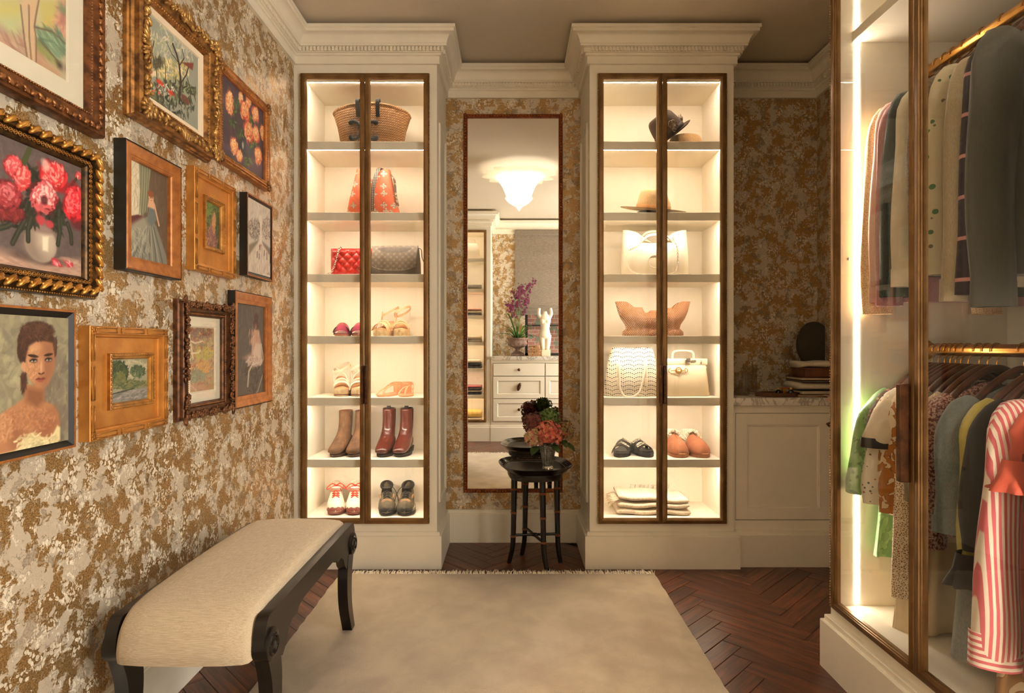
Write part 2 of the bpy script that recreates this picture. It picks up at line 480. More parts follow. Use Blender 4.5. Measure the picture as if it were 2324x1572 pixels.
def crown(name, path, runs):
    dz = {'trim_1': -.0007, 'trim_2': -.0013, 'trim_3': -.0011}.get(name, 0)
    o = struct(MB().sweep([(p_, z_ + dz) for p_, z_ in CORN], path), name, CREAM)
    m = MB()
    for r in runs: dentils(m, *r)
    part(m, 'dentil_band', CREAM, o, kind='stuff', smooth=0)
crown('trim_1', [(LX, 3.13), (LX, RY)][::-1][::-1] if False else [(LX, RY), (LX, 3.13)], [((LX, RY + .1), (LX, 3.09), (1, 0))])
crown('trim_2', [(-.39, NY), (.404, NY)], [((-.35, NY), (.365, NY), (0, -1))])
crown('trim_3', [(1.1526, NY), (RX, NY)], [((1.19, NY), (RX - .04, NY), (0, -1))])
crown('trim_4', [(RX, RY), (LX, RY)][::1], [((RX - .1, RY), (-.2, RY), (0, 1))])
crown('trim_5', [(RX, NY), (RX, RY)], [((RX, NY - .1), (RX, 2.3), (-1, 0))])
BASE2 = [(p_ * 1.02 - .0004, z_ * 1.003) for p_, z_ in BASE]
struct(MB().sweep(BASE2, [(LX, RY), (LX, 3.13)]), 'baseboard_left', CREAM)
struct(MB().sweep(BASE2, [(-.380, NY), (.392, NY)]), 'baseboard_back', CREAM)
struct(MB().sweep(BASE, [(RX, NY), (RX, 2.16)]), 'baseboard_right', CREAM)

# ================================================================== GLAZED CABINETS
DOORP = [(0, 0), (0, .016), (.004, .019), (.019, .019), (.0195, .015), (.023, .014), (.0235, .0095), (.0265, .008), (.0265, -.004), (0, -.004)]
def door(parent, x0, x1, z0, z1, hinge, hx, hz=(.853, 1.052), label=None, hwd=.0065, hp=.018):
    cx, cz = (x0 + x1) / 2, (z0 + z1) / 2
    dr = part(MB().frame(x1 - x0 - .002, z1 - z0, DOORP), 'door', BRONZE, parent, loc=(cx, 0, cz), label=label)
    w_, h_ = x1 - x0 - .05, z1 - z0 - .05
    part(MB().box((-w_ / 2, -.005, -h_ / 2), (w_ / 2, -.001, h_ / 2)), 'glass_pane', PANE, dr, smooth=0)
    m = MB(); sx = -1 if hinge == 'l' else 1
    ex = sx * ((x1 - x0) / 2 + .0015)
    n = int((z1 - z0) / .0095)
    for i in range(n):
        z = -(z1 - z0) / 2 + (i + .5) * (z1 - z0) / n
        m.blob((ex, -.0135, z), (.004, .007, .0042), nu=6, nv=4)
    m.box((ex - .0015, -.014, -(z1 - z0) / 2), (ex + .0015, 0, (z1 - z0) / 2))
    part(m, 'bead_moulding', BEADS, dr, kind='stuff', smooth=60)
    if hx is not None:
        hb = MB().bev((hx - cx - hwd, -.019 - hp, hz[0] - cz), (hx - cx + hwd, -.0185, hz[1] - cz), .002, 1)
        part(hb, 'handle', BRONZE_D, dr, label='darker bronze bar pull')
    return dr
SHELF_Z = [2.228, 1.8546, 1.530, 1.2047, .880, .555]
def display_cabinet(label, loc, W, D, rz=0, expose='r', endw=True):
    t = thing('display_cabinet', label, 'cabinet', loc, rz)
    h = W / 2; iw = .327
    c = MB()
    c.box((-h, 0, .14), (-.3315, .012, 2.64)).box((.3315, 0, .14), (h, .012, 2.64)).box((-.3315, 0, 2.5645), (.3315, .012, 2.64)).box((-.3315, 0, .14), (.3315, .012, .2305))
    c.box((-h, .012, .0), (-iw - .004, D, CZ - .06)).box((iw + .004, .012, .0), (h, D, CZ - .06))
    c.box((-iw - .004, .012, 2.566), (iw + .004, D, CZ - .06)).box((-iw - .004, .012, 0), (iw + .004, D, .228)).box((-iw - .004, .39, .228), (iw + .004, D, 2.566))
    part(c, 'carcass', CREAM, t)
    l = MB()
    l.box((-iw - .004, .013, .228), (-iw, .39, 2.566)).box((iw, .013, .228), (iw + .004, .39, 2.566)).box((-iw, .372, .228), (iw, .39, 2.566))
    l.box((-iw, .013, 2.548), (iw, .372, 2.566)).box((-iw, .0382, 2.5425), (iw, .0455, 2.549)).box((-iw, .013, .228), (iw, .372, .2461))
    part(l, 'lining', INNER, t, label='warm lit cream lining')
    path = [(-h, 0), (h, 0)]
    if 'l' in expose: path = [(-h, D)] + path
    if 'r' in expose: path = path + [(h, D)]
    co = part(MB().sweep(CORN, path), 'cornice', CREAM, t)
    m = MB(); dentils(m, (-h, 0), (h + (.04 if 'r' in expose else 0), 0), (0, -1))
    if 'r' in expose: dentils(m, (h, -.01), (h, D - .05), (1, 0))
    if 'l' in expose: dentils(m, (-h, D - .05), (-h, -.01), (-1, 0))
    part(m, 'dentil_band', CREAM, co, kind='stuff', smooth=0)
    part(MB().sweep(BASE, path), 'plinth', CREAM, t)
    for z in SHELF_Z:
        part(MB().bev((-iw, .038, z - .037), (iw, .371, z), .0015, 1).box((-iw, .0382, z - .0425), (iw, .0455, z - .036)), 'shelf', INNER, t)
    for z in [2.548] + [q - .037 for q in SHELF_Z]:
        part(MB().box((-iw + .01, .0462, z - .0026), (iw - .01, .0585, z - .0002)), 'light_strip', LED, t, smooth=0)
    MP = [(0, 0), (0, .006), (.004, .010), (.012, .010), (.016, .004), (.022, .003), (.022, 0)]
    for s in expose:
        m = MB(); m.M = xf((h * (1 if s == 'r' else -1), D / 2 + .01, 1.33), rz=90 if s == 'r' else -90)
        m.frame(D - .13, 2.02, MP)
        part(m, 'side_panel_moulding', CREAM, t)
    door(t, -.3305, 0, .2316, 2.563, 'l', -.0095)
    door(t, 0, .3305, .2316, 2.563, 'r', .0095)
    return t
LCX, RCX, FY = -.762, .7783, 3.13
display_cabinet('tall glazed cream cabinet of bags and shoes next to the picture wall', (LCX, FY, 0), .744, .422, expose='r')
display_cabinet('tall glazed cream cabinet of hats and white bags between mirror and marble counter', (RCX, FY, 0), .7486, .422, expose='lr')
display_cabinet('tall glazed cream cabinet of folded knitwear seen in the mirror', (-.645, -.242, 0), .77, .528, rz=180, expose='l')

# ================================================================== WARDROBE
WF, WC, WH = 1.139, 1.68, .47
def wardrobe():
    t = thing('wardrobe', 'large glass fronted cream wardrobe full of hanging clothes with brass rails', 'wardrobe', (WF, WC, 0), -90)
    h, D, iw = WH, .64, .44
    c = MB()
    c.box((-h, 0, .14), (-.4415, .012, 2.66)).box((.4415, 0, .14), (h, .012, 2.66)).box((-.4415, 0, 2.5645), (.4415, .012, 2.66)).box((-.4415, 0, .14), (.4415, .012, .2305))
    c.box((-h, .012, 0), (-iw - .004, D, CZ - .06)).box((iw + .004, .012, 0), (h, D, CZ - .06)).box((-iw - .004, .012, 2.566), (iw + .004, D, CZ - .06)).box((-iw - .004, .012, 0), (iw + .004, D, .228))
    c.box((-iw - .004, D - .02, .228), (iw + .004, D, 2.566))
    part(c, 'carcass', CREAM, t)
    l = MB().box((-iw - .004, .013, .228), (-iw, D - .02, 2.566)).box((iw, .013, .228), (iw + .004, D - .02, 2.566)).box((-iw, D - .035, .228), (iw, D - .02, 2.566))
    l.box((-iw, .013, 2.548), (iw, D - .035, 2.566)).box((-iw, .013, .228), (iw, D - .035, .2365))
    part(l, 'lining', INNER, t, label='warm lit cream lining')
    path = [(-h, D), (-h, 0), (h, 0), (h, D)]
    co = part(MB().sweep(CORN, path), 'cornice', CREAM, t)
    m = MB(); dentils(m, (-h - .03, 0), (h + .03, 0), (0, -1)); dentils(m, (-h, D - .05), (-h, -.01), (-1, 0))
    part(m, 'dentil_band', CREAM, co, kind='stuff', smooth=0)
    part(MB().sweep(BASE, path), 'plinth', CREAM, t)
    part(MB().bev((-iw, .058, 2.220), (iw, D - .036, 2.256), .0015, 1), 'shelf', INNER, t)
    for s in (-1, 1):
        part(MB().box((s * (iw - .0003), .067, .245), (s * (iw - .0013), .083, 2.54)), 'light_strip', LEDW, t, smooth=0)
    for z in (2.107, 1.137):
        r = part(MB().tube([(-iw + .001, .311, z), (iw - .001, .311, z)], .019, 24), 'hanging_rail', BRASS, t)
        for s in (-1, 1):
            part(MB().tube([(s * (iw - .0005), .311, z), (s * (iw - .006), .311, z), (s * (iw - .010), .311, z), (s * (iw - .022), .311, z)], [.036, .036, .026, .0245], 20), 'rail_cup', BRASS, r)
    part(MB().blob((-iw + .002, .045, CAM_H + .308), (.004, .006, .006)), 'door_catch', SILVER, t)
    door(t, -.4405, 0, .2316, 2.563, 'l', -.020, (.767, 1.043), hwd=.010, hp=.030)
    door(t, 0, .4405, .2316, 2.563, 'r', None)
    return t
wardrobe()

# ================================================================== MARBLE COUNTER AND CUPBOARD
t = thing('base_cabinet', 'low cream cupboard under the marble worktop behind the wardrobe', 'cabinet', (1.1526, 3.16, 0))
x1 = RX - 1.1526 - .002
part(MB().box((.002, .02, 0), (x1, .388, .841)).box((.002, 0, .14), (.0207, .02, .841)).box((.0207, 0, .80), (x1, .02, .841)).box((.0207, 0, .14), (x1, .02, .237)), 'carcass', CREAM, t)
part(MB().sweep(BASE, [(.0125, 0), (x1, 0)]), 'plinth', CREAM, t)
def panel_door(par, xa, xb, za, zb, knob, nm='door', kx=None, ins=.06):
    m = MB()
    fw = ins
    m.frame(xb - xa - .004, zb - za - .004, [(0, -.018), (0, 0.0), (fw, 0.0), (fw + .003, -.003), (fw + .006, -.003), (fw + .01, -.009), (fw + .01, -.018)])
    m.box((-(xb - xa) / 2 + fw, .0085, -(zb - za) / 2 + fw), ((xb - xa) / 2 - fw, .018, (zb - za) / 2 - fw))
    dr = part(m, nm, CREAM, par, loc=((xa + xb) / 2, 0.0015, (za + zb) / 2))
    if knob:
        kx = knob[0] - (xa + xb) / 2; kz = knob[1] - (za + zb) / 2
        k = MB(); k.M = xf((kx, -.001, kz), rx=90)
        k.lathe([(0.0001, -.002), (.0075, -.002), (.007, .004), (.0045, .008), (.006, .013), (.0125, .018), (.014, .023), (.011, .028), (.0001, .030)], n=16)
        part(k, 'knob', BRONZE_D, dr, label='dark bronze knob')
    return dr
panel_door(t, .0215, .525, .239, .799, (.505, .742))
panel_door(t, .528, x1 - .01, .239, .799, None)
tag(part(MB().bev((1.153, 3.136, .841), (RX - .001, NY, .881), .003, 2), 'worktop', MARBLE), 'veined white marble worktop on the low cupboard behind the wardrobe', 'worktop')

# ================================================================== RUG
def rug_mat():
    t = NT('rug_pile'); o = t.obj()
    s = t.vmath('MULTIPLY', o, (1.0, 0.9, 1.0))
    a = t.noise(s, 6.5, 4, 0.55, 0.25); b = t.noise(o, 330, 2, 0.6)
    c = t.mix(t.step(a, 0.30, 0.70), lin((182, 158, 124)), lin((212, 190, 154)))
    c = t.mix(t.math('MULTIPLY', b, 0.35), c, lin((150, 126, 94)))
    return t.pbr(c, 0.95, 0, t.bump(b, 0.7, 0.003), Sheen_Weight=0.5, Sheen_Roughness=0.4)
RX0, RX1, RY0, RY1 = -.864, .7145, .67, 3.012
rg = thing('area_rug', 'large beige fringed pile rug in the middle of the floor', 'rug', ((RX0 + RX1) / 2, (RY0 + RY1) / 2, 0))
hw, hl = (RX1 - RX0) / 2, (RY1 - RY0) / 2
edge = [(hw + random.uniform(-.003, .003), y) for y in np.linspace(-hl, hl, 60)] + [(x, hl + random.uniform(-.002, .002)) for x in np.linspace(hw, -hw, 50)[1:-1]] + [(-hw + random.uniform(-.003, .003), y) for y in np.linspace(hl, -hl, 60)] + [(x, -hl) for x in np.linspace(-hw, hw, 20)[1:-1]]
R = np.array(edge)
part(MB().loft([np.c_[R, np.full(len(R), .0005)], np.c_[R, np.full(len(R), .009)], np.c_[R * [.997, .998], np.full(len(R), .0125)]]), 'pile', rug_mat(), rg, smooth=60)
fm = MB()
for s in (1, -1):
    for i in range(520):
        x = -hw + 2 * hw * (i + random.random()) / 520
        L = random.uniform(.022, .05); a = random.uniform(-.014, .014); z = random.uniform(.004, .012)
        fm.tube([(x, s * (hl - .004), .008), (x + a * .4, s * (hl + L * .5), z + .006), (x + a, s * (hl + L), random.uniform(.004, .020))], [.0026, .0026, .0016], 3)
part(fm, 'fringe', mat('fringe_cotton', (240, 228, 204), 0.9), rg, label='white cotton fringe', kind='stuff', smooth=180)

# ================================================================== BENCH
BX0, BX1 = -1.062, -.64
BYN, BYF = 1.56, 2.462
t = thing('bench', 'long upholstered bench with scrolled black wood frame along the picture wall', 'bench', ((BX0 + BX1) / 2, (BYN + BYF) / 2, 0))
bc = ((BX0 + BX1) / 2, (BYN + BYF) / 2)
hx, hy = (BX1 - BX0) / 2, (BYF - BYN) / 2
BOU = weave('boucle', (216, 199, 170), (184, 162, 132), 1000, 1300, .95, 'xy', bs=.8, sheen=.15)
sr, sz = .042, .358     # scroll radius, centre height
def railprof(side):
    """outline of a side rail in YZ: flat top, ends rolling down into the scrolls, scalloped apron below"""
    top = [(-hy + .075, .438)] + [(y, .440) for y in np.linspace(-hy + .12, hy - .12, 6)] + [(hy - .075, .438)]
    far = [(hy - sr + sr * math.cos(a), sz + (sr + .040) * math.sin(a)) for a in np.linspace(math.radians(80), 0, 8)]
    far2 = [(hy - sr + sr * math.cos(a), sz + sr * math.sin(a)) for a in np.linspace(0, math.radians(-150), 9)]
    low = [(hy - .09, .345), (hy - .10, .30), (hy - .125, .285), (hy - .15, .305), (hy - .165, .335), (hy - .20, .355), (hy - .24, .352), (hy - .255, .368), (hy - .30, .376)]
    lowm = [(-y, z) for y, z in reversed(low)]
    near2 = [(-y, z) for y, z in reversed(far2)]; near = [(-y, z) for y, z in reversed(far)]
    return top + far + far2 + low + lowm + near2 + near
for s in (1, -1):
    x = s * (hx - .018)
    part(MB().prism(railprof(s), x - .016, x + .016, 'x'), 'side_rail', EBON, t)
    for e in (-1, 1):
        yc = e * (hy - sr)
        m = MB()
        m.tube([(x - .017, yc, sz), (x + .022, yc, sz), (x + .024, yc, sz)] if s > 0 else [(x + .017, yc, sz), (x - .022, yc, sz), (x - .024, yc, sz)], [sr, sr, sr - .004], 28)
        part(m, 'scroll', EBON, t)
        m = MB()
        m.torus((x + s * .024, yc, sz), .025, .005, R3=rot('Z', 90), n=28, k=8)
        m.blob((x + s * .022, yc, sz), (.006, .017, .017), nu=16, nv=6)
        part(m, 'scroll_boss', LACQ, t)
        # sabre leg
        lp = spline([(e * (hy - .062), .33), (e * (hy - .085), .24), (e * (hy - .078), .13), (e * (hy - .030), .0128 if s > 0 else .001)], 14)
        wd = np.linspace(.040, .0215, 14)
        poly = [(y - w_ * (1 if e > 0 else 1), z) for (y, z), w_ in zip(lp, wd)] + [(y + w_, z) for (y, z), w_ in reversed(list(zip(lp, wd)))]
        part(MB().prism(poly, x - .021, x + .017, 'x'), 'leg', EBON, t, smooth=50)
part(MB().tube([(-hx + .03, -hy + sr, sz), (hx - .03, -hy + sr, sz)], sr * .92, 20).tube([(-hx + .03, hy - sr, sz), (hx - .03, hy - sr, sz)], sr * .92, 20).box((-hx + .03, -hy + .06, .40), (hx - .03, hy - .06, .425)), 'seat_deck', EBON, t)
# cushion wraps over both rolled ends
prof = [(-hy - .004, .330), (-hy - .008, .36), (-hy + .004, .405), (-hy + .034, .438), (-hy + .085, .455), (-hy + .2, .463), (0, .467), (hy - .2, .463), (hy - .085, .455), (hy - .034, .438), (hy - .004, .405), (hy + .006, .36), (hy + .002, .330)]
sp = spline(prof, 60)
rings = []
cw = hx - .036
for f_, dz in ((-1, -.038), (-1.0, -.012), (-.97, .0), (-.9, .006), (-.6, .011), (0, .013), (.6, .011), (.9, .006), (.97, 0), (1.0, -.012), (1.0, -.038)):
    ctr = np.array([0, .37])
    q = []
    for i, (y, z) in enumerate(sp):
        ty, tz = sp[min(i + 1, 59)] - sp[max(i - 1, 0)]
        L = math.hypot(ty, tz); ny, nz = -tz / L, ty / L
        q.append((f_ * cw, y + ny * dz, z + nz * dz))
    rings.append(q)
R = np.array(rings)
inner = R.copy()
m = MB(); m.grid(R)
low = [[(0.0 + p[0], p[1] * .97, min(p[2], .43) - .03) for p in rings[0]], [(p[0], p[1] * .97, min(p[2], .43) - .03) for p in rings[-1]]]
m.grid(np.array([rings[0], low[0]])); m.grid(np.array([low[1], rings[-1]]))
part(m, 'seat_cushion', BOU, t, label='oatmeal woven seat cushion', smooth=60)
m = MB()
for q in (rings[0], rings[-1]):
    m.tube([(p[0] * 1.006, p[1], p[2]) for p in q[3:-3]], .0042, 6)
part(m, 'piping', mat('piping', (226, 212, 184), .9), t)
for o in list(COL.objects):
    if o.parent is t: pass

# ================================================================== PIER MIRROR
MG = NT('mirror_silver').pbr((0.93, 0.92, 0.88), 0.0, 1.0)
t = thing('wall_mirror', 'tall narrow mirror in carved red gold frame between the two glazed cabinets', 'mirror', (.0065, NY, 1.402))
mw, mh = .581, 2.222
part(MB().frame(mw, mh, [(0, 0), (0, .018), (.004, .024), (.011, .027), (.017, .022), (.0185, .024), (.021, .024), (.0235, .016), (.0235, .008)]), 'frame', mat('red_gold', (150, 78, 34), .38, .55, rgb2=(96, 48, 24), vs=60, bs=.3, bscale=250), t)
m = MB()
for (a0, a1, fx) in ((-mh / 2, mh / 2, 1), (-mh / 2, mh / 2, -1)):
    for z in np.arange(a0 + .01, a1, .017):
        m.blob((fx * (mw / 2 - .0095), -.0255, z), (.0062, .004, .0085), rot('Y', 25 * fx * (1 if int(z * 100) % 2 else -1)), nu=6, nv=4)
for z in (-1, 1):
    for x in np.arange(-mw / 2 + .01, mw / 2, .017):
        m.blob((x, -.0255, z * (mh / 2 - .0095)), (.0085, .004, .0062), nu=6, nv=4)
part(m, 'carved_leaves', mat('red_gold_leaf', (176, 96, 42), .35, .6, rgb2=(118, 58, 26), vs=80), t, kind='stuff', smooth=180)
part(MB().box((-mw / 2 + .022, -.013, -mh / 2 + .022), (mw / 2 - .022, -.005, mh / 2 - .022)), 'mirror_glass', MG, t, smooth=0)

# ================================================================== TRAY TABLE
TX, TY = .121, 3.20
t = thing('tray_table', 'small black lacquer tray table on bamboo turned legs before the mirror', 'table', (TX, TY, 0))
def oval(rx, ry, z, n=48, p=2.6):
    a = np.arange(n) * 2 * PI / n
    return np.stack([rx * np.sign(np.cos(a)) * np.abs(np.cos(a)) ** (2 / p), ry * np.sign(np.sin(a)) * np.abs(np.sin(a)) ** (2 / p), np.full(n, z)], 1)
def trayz(): return [oval(.150, .185, .5005), oval(.155, .19, .5005), oval(.168, .2, .512), oval(.187, .216, .5285), oval(.190, .219, .531), oval(.188, .216, .533), oval(.167, .198, .518), oval(.152, .184, .508), oval(.146, .178, .507)]
m = MB(); m.M = xf((0, 0, 0), rz=8); m.loft(trayz())
tr = part(m, 'tray', LACQ, t, smooth=60)
m = MB(); m.M = xf((0, 0, 0), rz=8)
m.tube(np.concatenate([oval(.157, .188, .5125)]), .0011, 4, closed=True)
for a in range(0, 360, 14):
    q = (.170 * math.cos(math.radians(a)), .2 * math.sin(math.radians(a)), .5225)
    m.blob(q, (.007, .0025, .0008), rot('Z', a + 60), nu=6, nv=4)
part(m, 'gilt_scrollwork', mat('gilt', (150, 116, 60), .4, .6, var=.3, vs=80), tr, kind='stuff')
m = MB(); m.M = xf((0, 0, 0), rz=8); m.loft([oval(.130, .15, .462), oval(.138, .158, .462), oval(.143, .163, .474), oval(.143, .163, .5004)])
part(m, 'apron', LACQ, t, smooth=50)
legs = [((-.108, -.012), (-.137, -.003)), ((.118, .014), (.137, .003)), ((.035, -.112), (.059, -.129)), ((-.045, .112), (-.066, .125))]
GILT = mat('worn_gilt_ring', (140, 82, 50), .45, .3)
for (ax, ay), (bx, by) in legs:
    zs = np.array([.47, .36, .30, .245, .13, .075, .035, .0]); 
    f = np.array([0, .08, .12, .15, .25, .42, .72, 1.0])
    P = np.stack([ax + (bx - ax) * f, ay + (by - ay) * f, zs], 1)
    L = part(MB().tube(spline(P, 22), np.linspace(.0165, .0115, 22), 14), 'leg', LACQ, t, smooth=60)
    for z in (.395, .27, .145):
        m = MB(); q = np.interp(z, zs[::-1], P[::-1, 0]), np.interp(z, zs[::-1], P[::-1, 1]), z
        r0 = .0115 + .005 * z / .47
        m.lathe([(r0, -.006), (r0 + .0035, -.003), (r0 + .001, 0), (r0 + .0035, .003), (r0, .006)], q, n=14)
        part(m, 'bamboo_ring', GILT, L)
m = MB()
def at_z(i, z):
    (ax, ay), (bx, by) = legs[i]; f = np.interp(z, [0, .035, .075, .13, .245, .47], [1, .72, .42, .25, .15, 0]); return (ax + (bx - ax) * f, ay + (by - ay) * f, z)
m.tube([at_z(0, .15), at_z(1, .15)], .0075, 10).tube([at_z(2, .145), at_z(3, .155)], .0075, 10).blob((0.0, 0, .15), (.024, .015, .010), nu=12, nv=6)
part(m, 'cross_stretcher', LACQ, t)

# ================================================================== CHANDELIER
CHX, CHY, CHZ = X(1178, 5.57), 1.47, CZ
t = thing('chandelier', 'flush leafy glass bowl chandelier on the ceiling seen in the mirror', 'ceiling light', (CHX, CHY, CZ))
gt = NT('frosted_leaf_glass'); o_ = gt.obj()
tr_ = gt.n('BsdfTranslucent'); gt.set(tr_.inputs[0], (1, .97, .92)); df = gt.n('BsdfTransparent'); gt.set(df.inputs[0], (1, .97, .92)); gl = gt.n('BsdfGlossy'); gl.inputs['Roughness'].default_value = .15
em = gt.n('Emission'); gt.set(em.inputs[0], (1, .80, .52)); em.inputs[1].default_value = .06
bm_ = gt.bump(gt.noise(o_, 60, 3), .6, .004); gt.set(tr_.inputs['Normal'], bm_); gt.set(gl.inputs['Normal'], bm_)
m1 = gt.n('MixShader'); m1.inputs[0].default_value = .35; gt.t.links.new(tr_.outputs[0], m1.inputs[1]); gt.t.links.new(df.outputs[0], m1.inputs[2])
m2 = gt.n('MixShader'); m2.inputs[0].default_value = .10; gt.t.links.new(m1.outputs[0], m2.inputs[1]); gt.t.links.new(gl.outputs[0], m2.inputs[2])
m3 = gt.n('AddShader'); gt.t.links.new(m2.outputs[0], m3.inputs[0]); gt.t.links.new(em.outputs[0], m3.inputs[1]); gt.t.links.new(m3.outputs[0], gt.out.inputs[0])
LEAF = gt.m
def petal(n=9, k=11, r0=.11, r1=.352, z0=-.275, z1=-.05, half=17):
    G = []
    for i in range(k):
        f = i / (k - 1)
        r = r0 + (r1 - r0) * (f ** 1.0 * .55 + f ** 3 * .45); z = z0 + (z1 - z0) * math.sin(f * PI / 2) ** .9 + (.012 * max(0, f - .8) * -5 if f > .8 else 0)
        row = []
        wdt = half * (1 - .25 * f ** 6) * (1 if f < .9 else 1 - (f - .9) * 5.5)
        for j in range(n):
            u = j / (n - 1) * 2 - 1
            a = math.radians(u * wdt); rr = r - .014 * u * u + .003 * math.cos(u * 14)
            row.append((rr * math.cos(a), rr * math.sin(a), z))
        G.append(row)
    return G
pmesh = MB(); G = np.array(petal()); pmesh.grid(G); pmesh.grid(G[:, ::-1] * [.985, .985, 1] + [0, 0, .003])
pme = pmesh.make('petal', LEAF, 180)
for i in range(12):
    o = part(pme, 'petal', None, t); o.rotation_euler = (0, 0, math.radians(i * 30 + 8))
part(MB().lathe([(.03, -.345), (.06, -.335), (.10, -.305), (.128, -.272), (.126, -.268), (.10, -.298), (.06, -.328), (.03, -.338)], n=48, fn=lambda a, z: 1 + .025 * np.cos(a * 24)), 'lower_bowl', LEAF, t, smooth=180)
part(MB().lathe([(.0005, -.394), (.006, -.385), (.016, -.372), (.024, -.36), (.034, -.35), (.034, -.344), (.02, -.34)], n=20), 'finial', LEAF, t, smooth=180)
part(MB().lathe([(.0005, -.345), (.006, -.345), (.006, -.03), (.06, -.02), (.065, -.0005)], n=16), 'stem', BRASS, t)
for i in range(3):
    a = math.radians(120 * i + 30)
    b = MB().blob((.065 * math.cos(a), .065 * math.sin(a), -.19), (.026, .026, .034), nu=12, nv=8)
    part(b, 'bulb', glow('bulb_glow', (1, .86, .62), .8) if i == 0 else bpy.data.materials['bulb_glow'], t, smooth=180)
    li = bpy.data.lights.new('bulb_light', 'POINT'); li.energy = CHAND_E; li.color = BULB; li.shadow_soft_size = .03
    lo = bpy.data.objects.new('bulb_light', li); COL.objects.link(lo); lo.parent = t; lo.location = (.06 * math.cos(a), .06 * math.sin(a), -.17)
# ================================================================== PICTURES ON THE LEFT WALL
def vcol_mat(name, rough=0.55, bs=0.25):
    t = NT(name); a = t.n('Attribute', attribute_name='paint')
    lum = t.n('RGBToBW'); t.set(lum.inputs[0], a.outputs['Color'])
    h = t.math('ADD', t.math('MULTIPLY', lum.outputs[0], 0.8), t.math('MULTIPLY', t.noise(t.obj(), 700, 2), 0.5))
    return t.pbr(a.outputs['Color'], rough, 0, t.bump(h, bs, 0.001))
OIL = vcol_mat('oil_paint'); PASTEL = vcol_mat('pastel_paint', 0.85, 0.05)

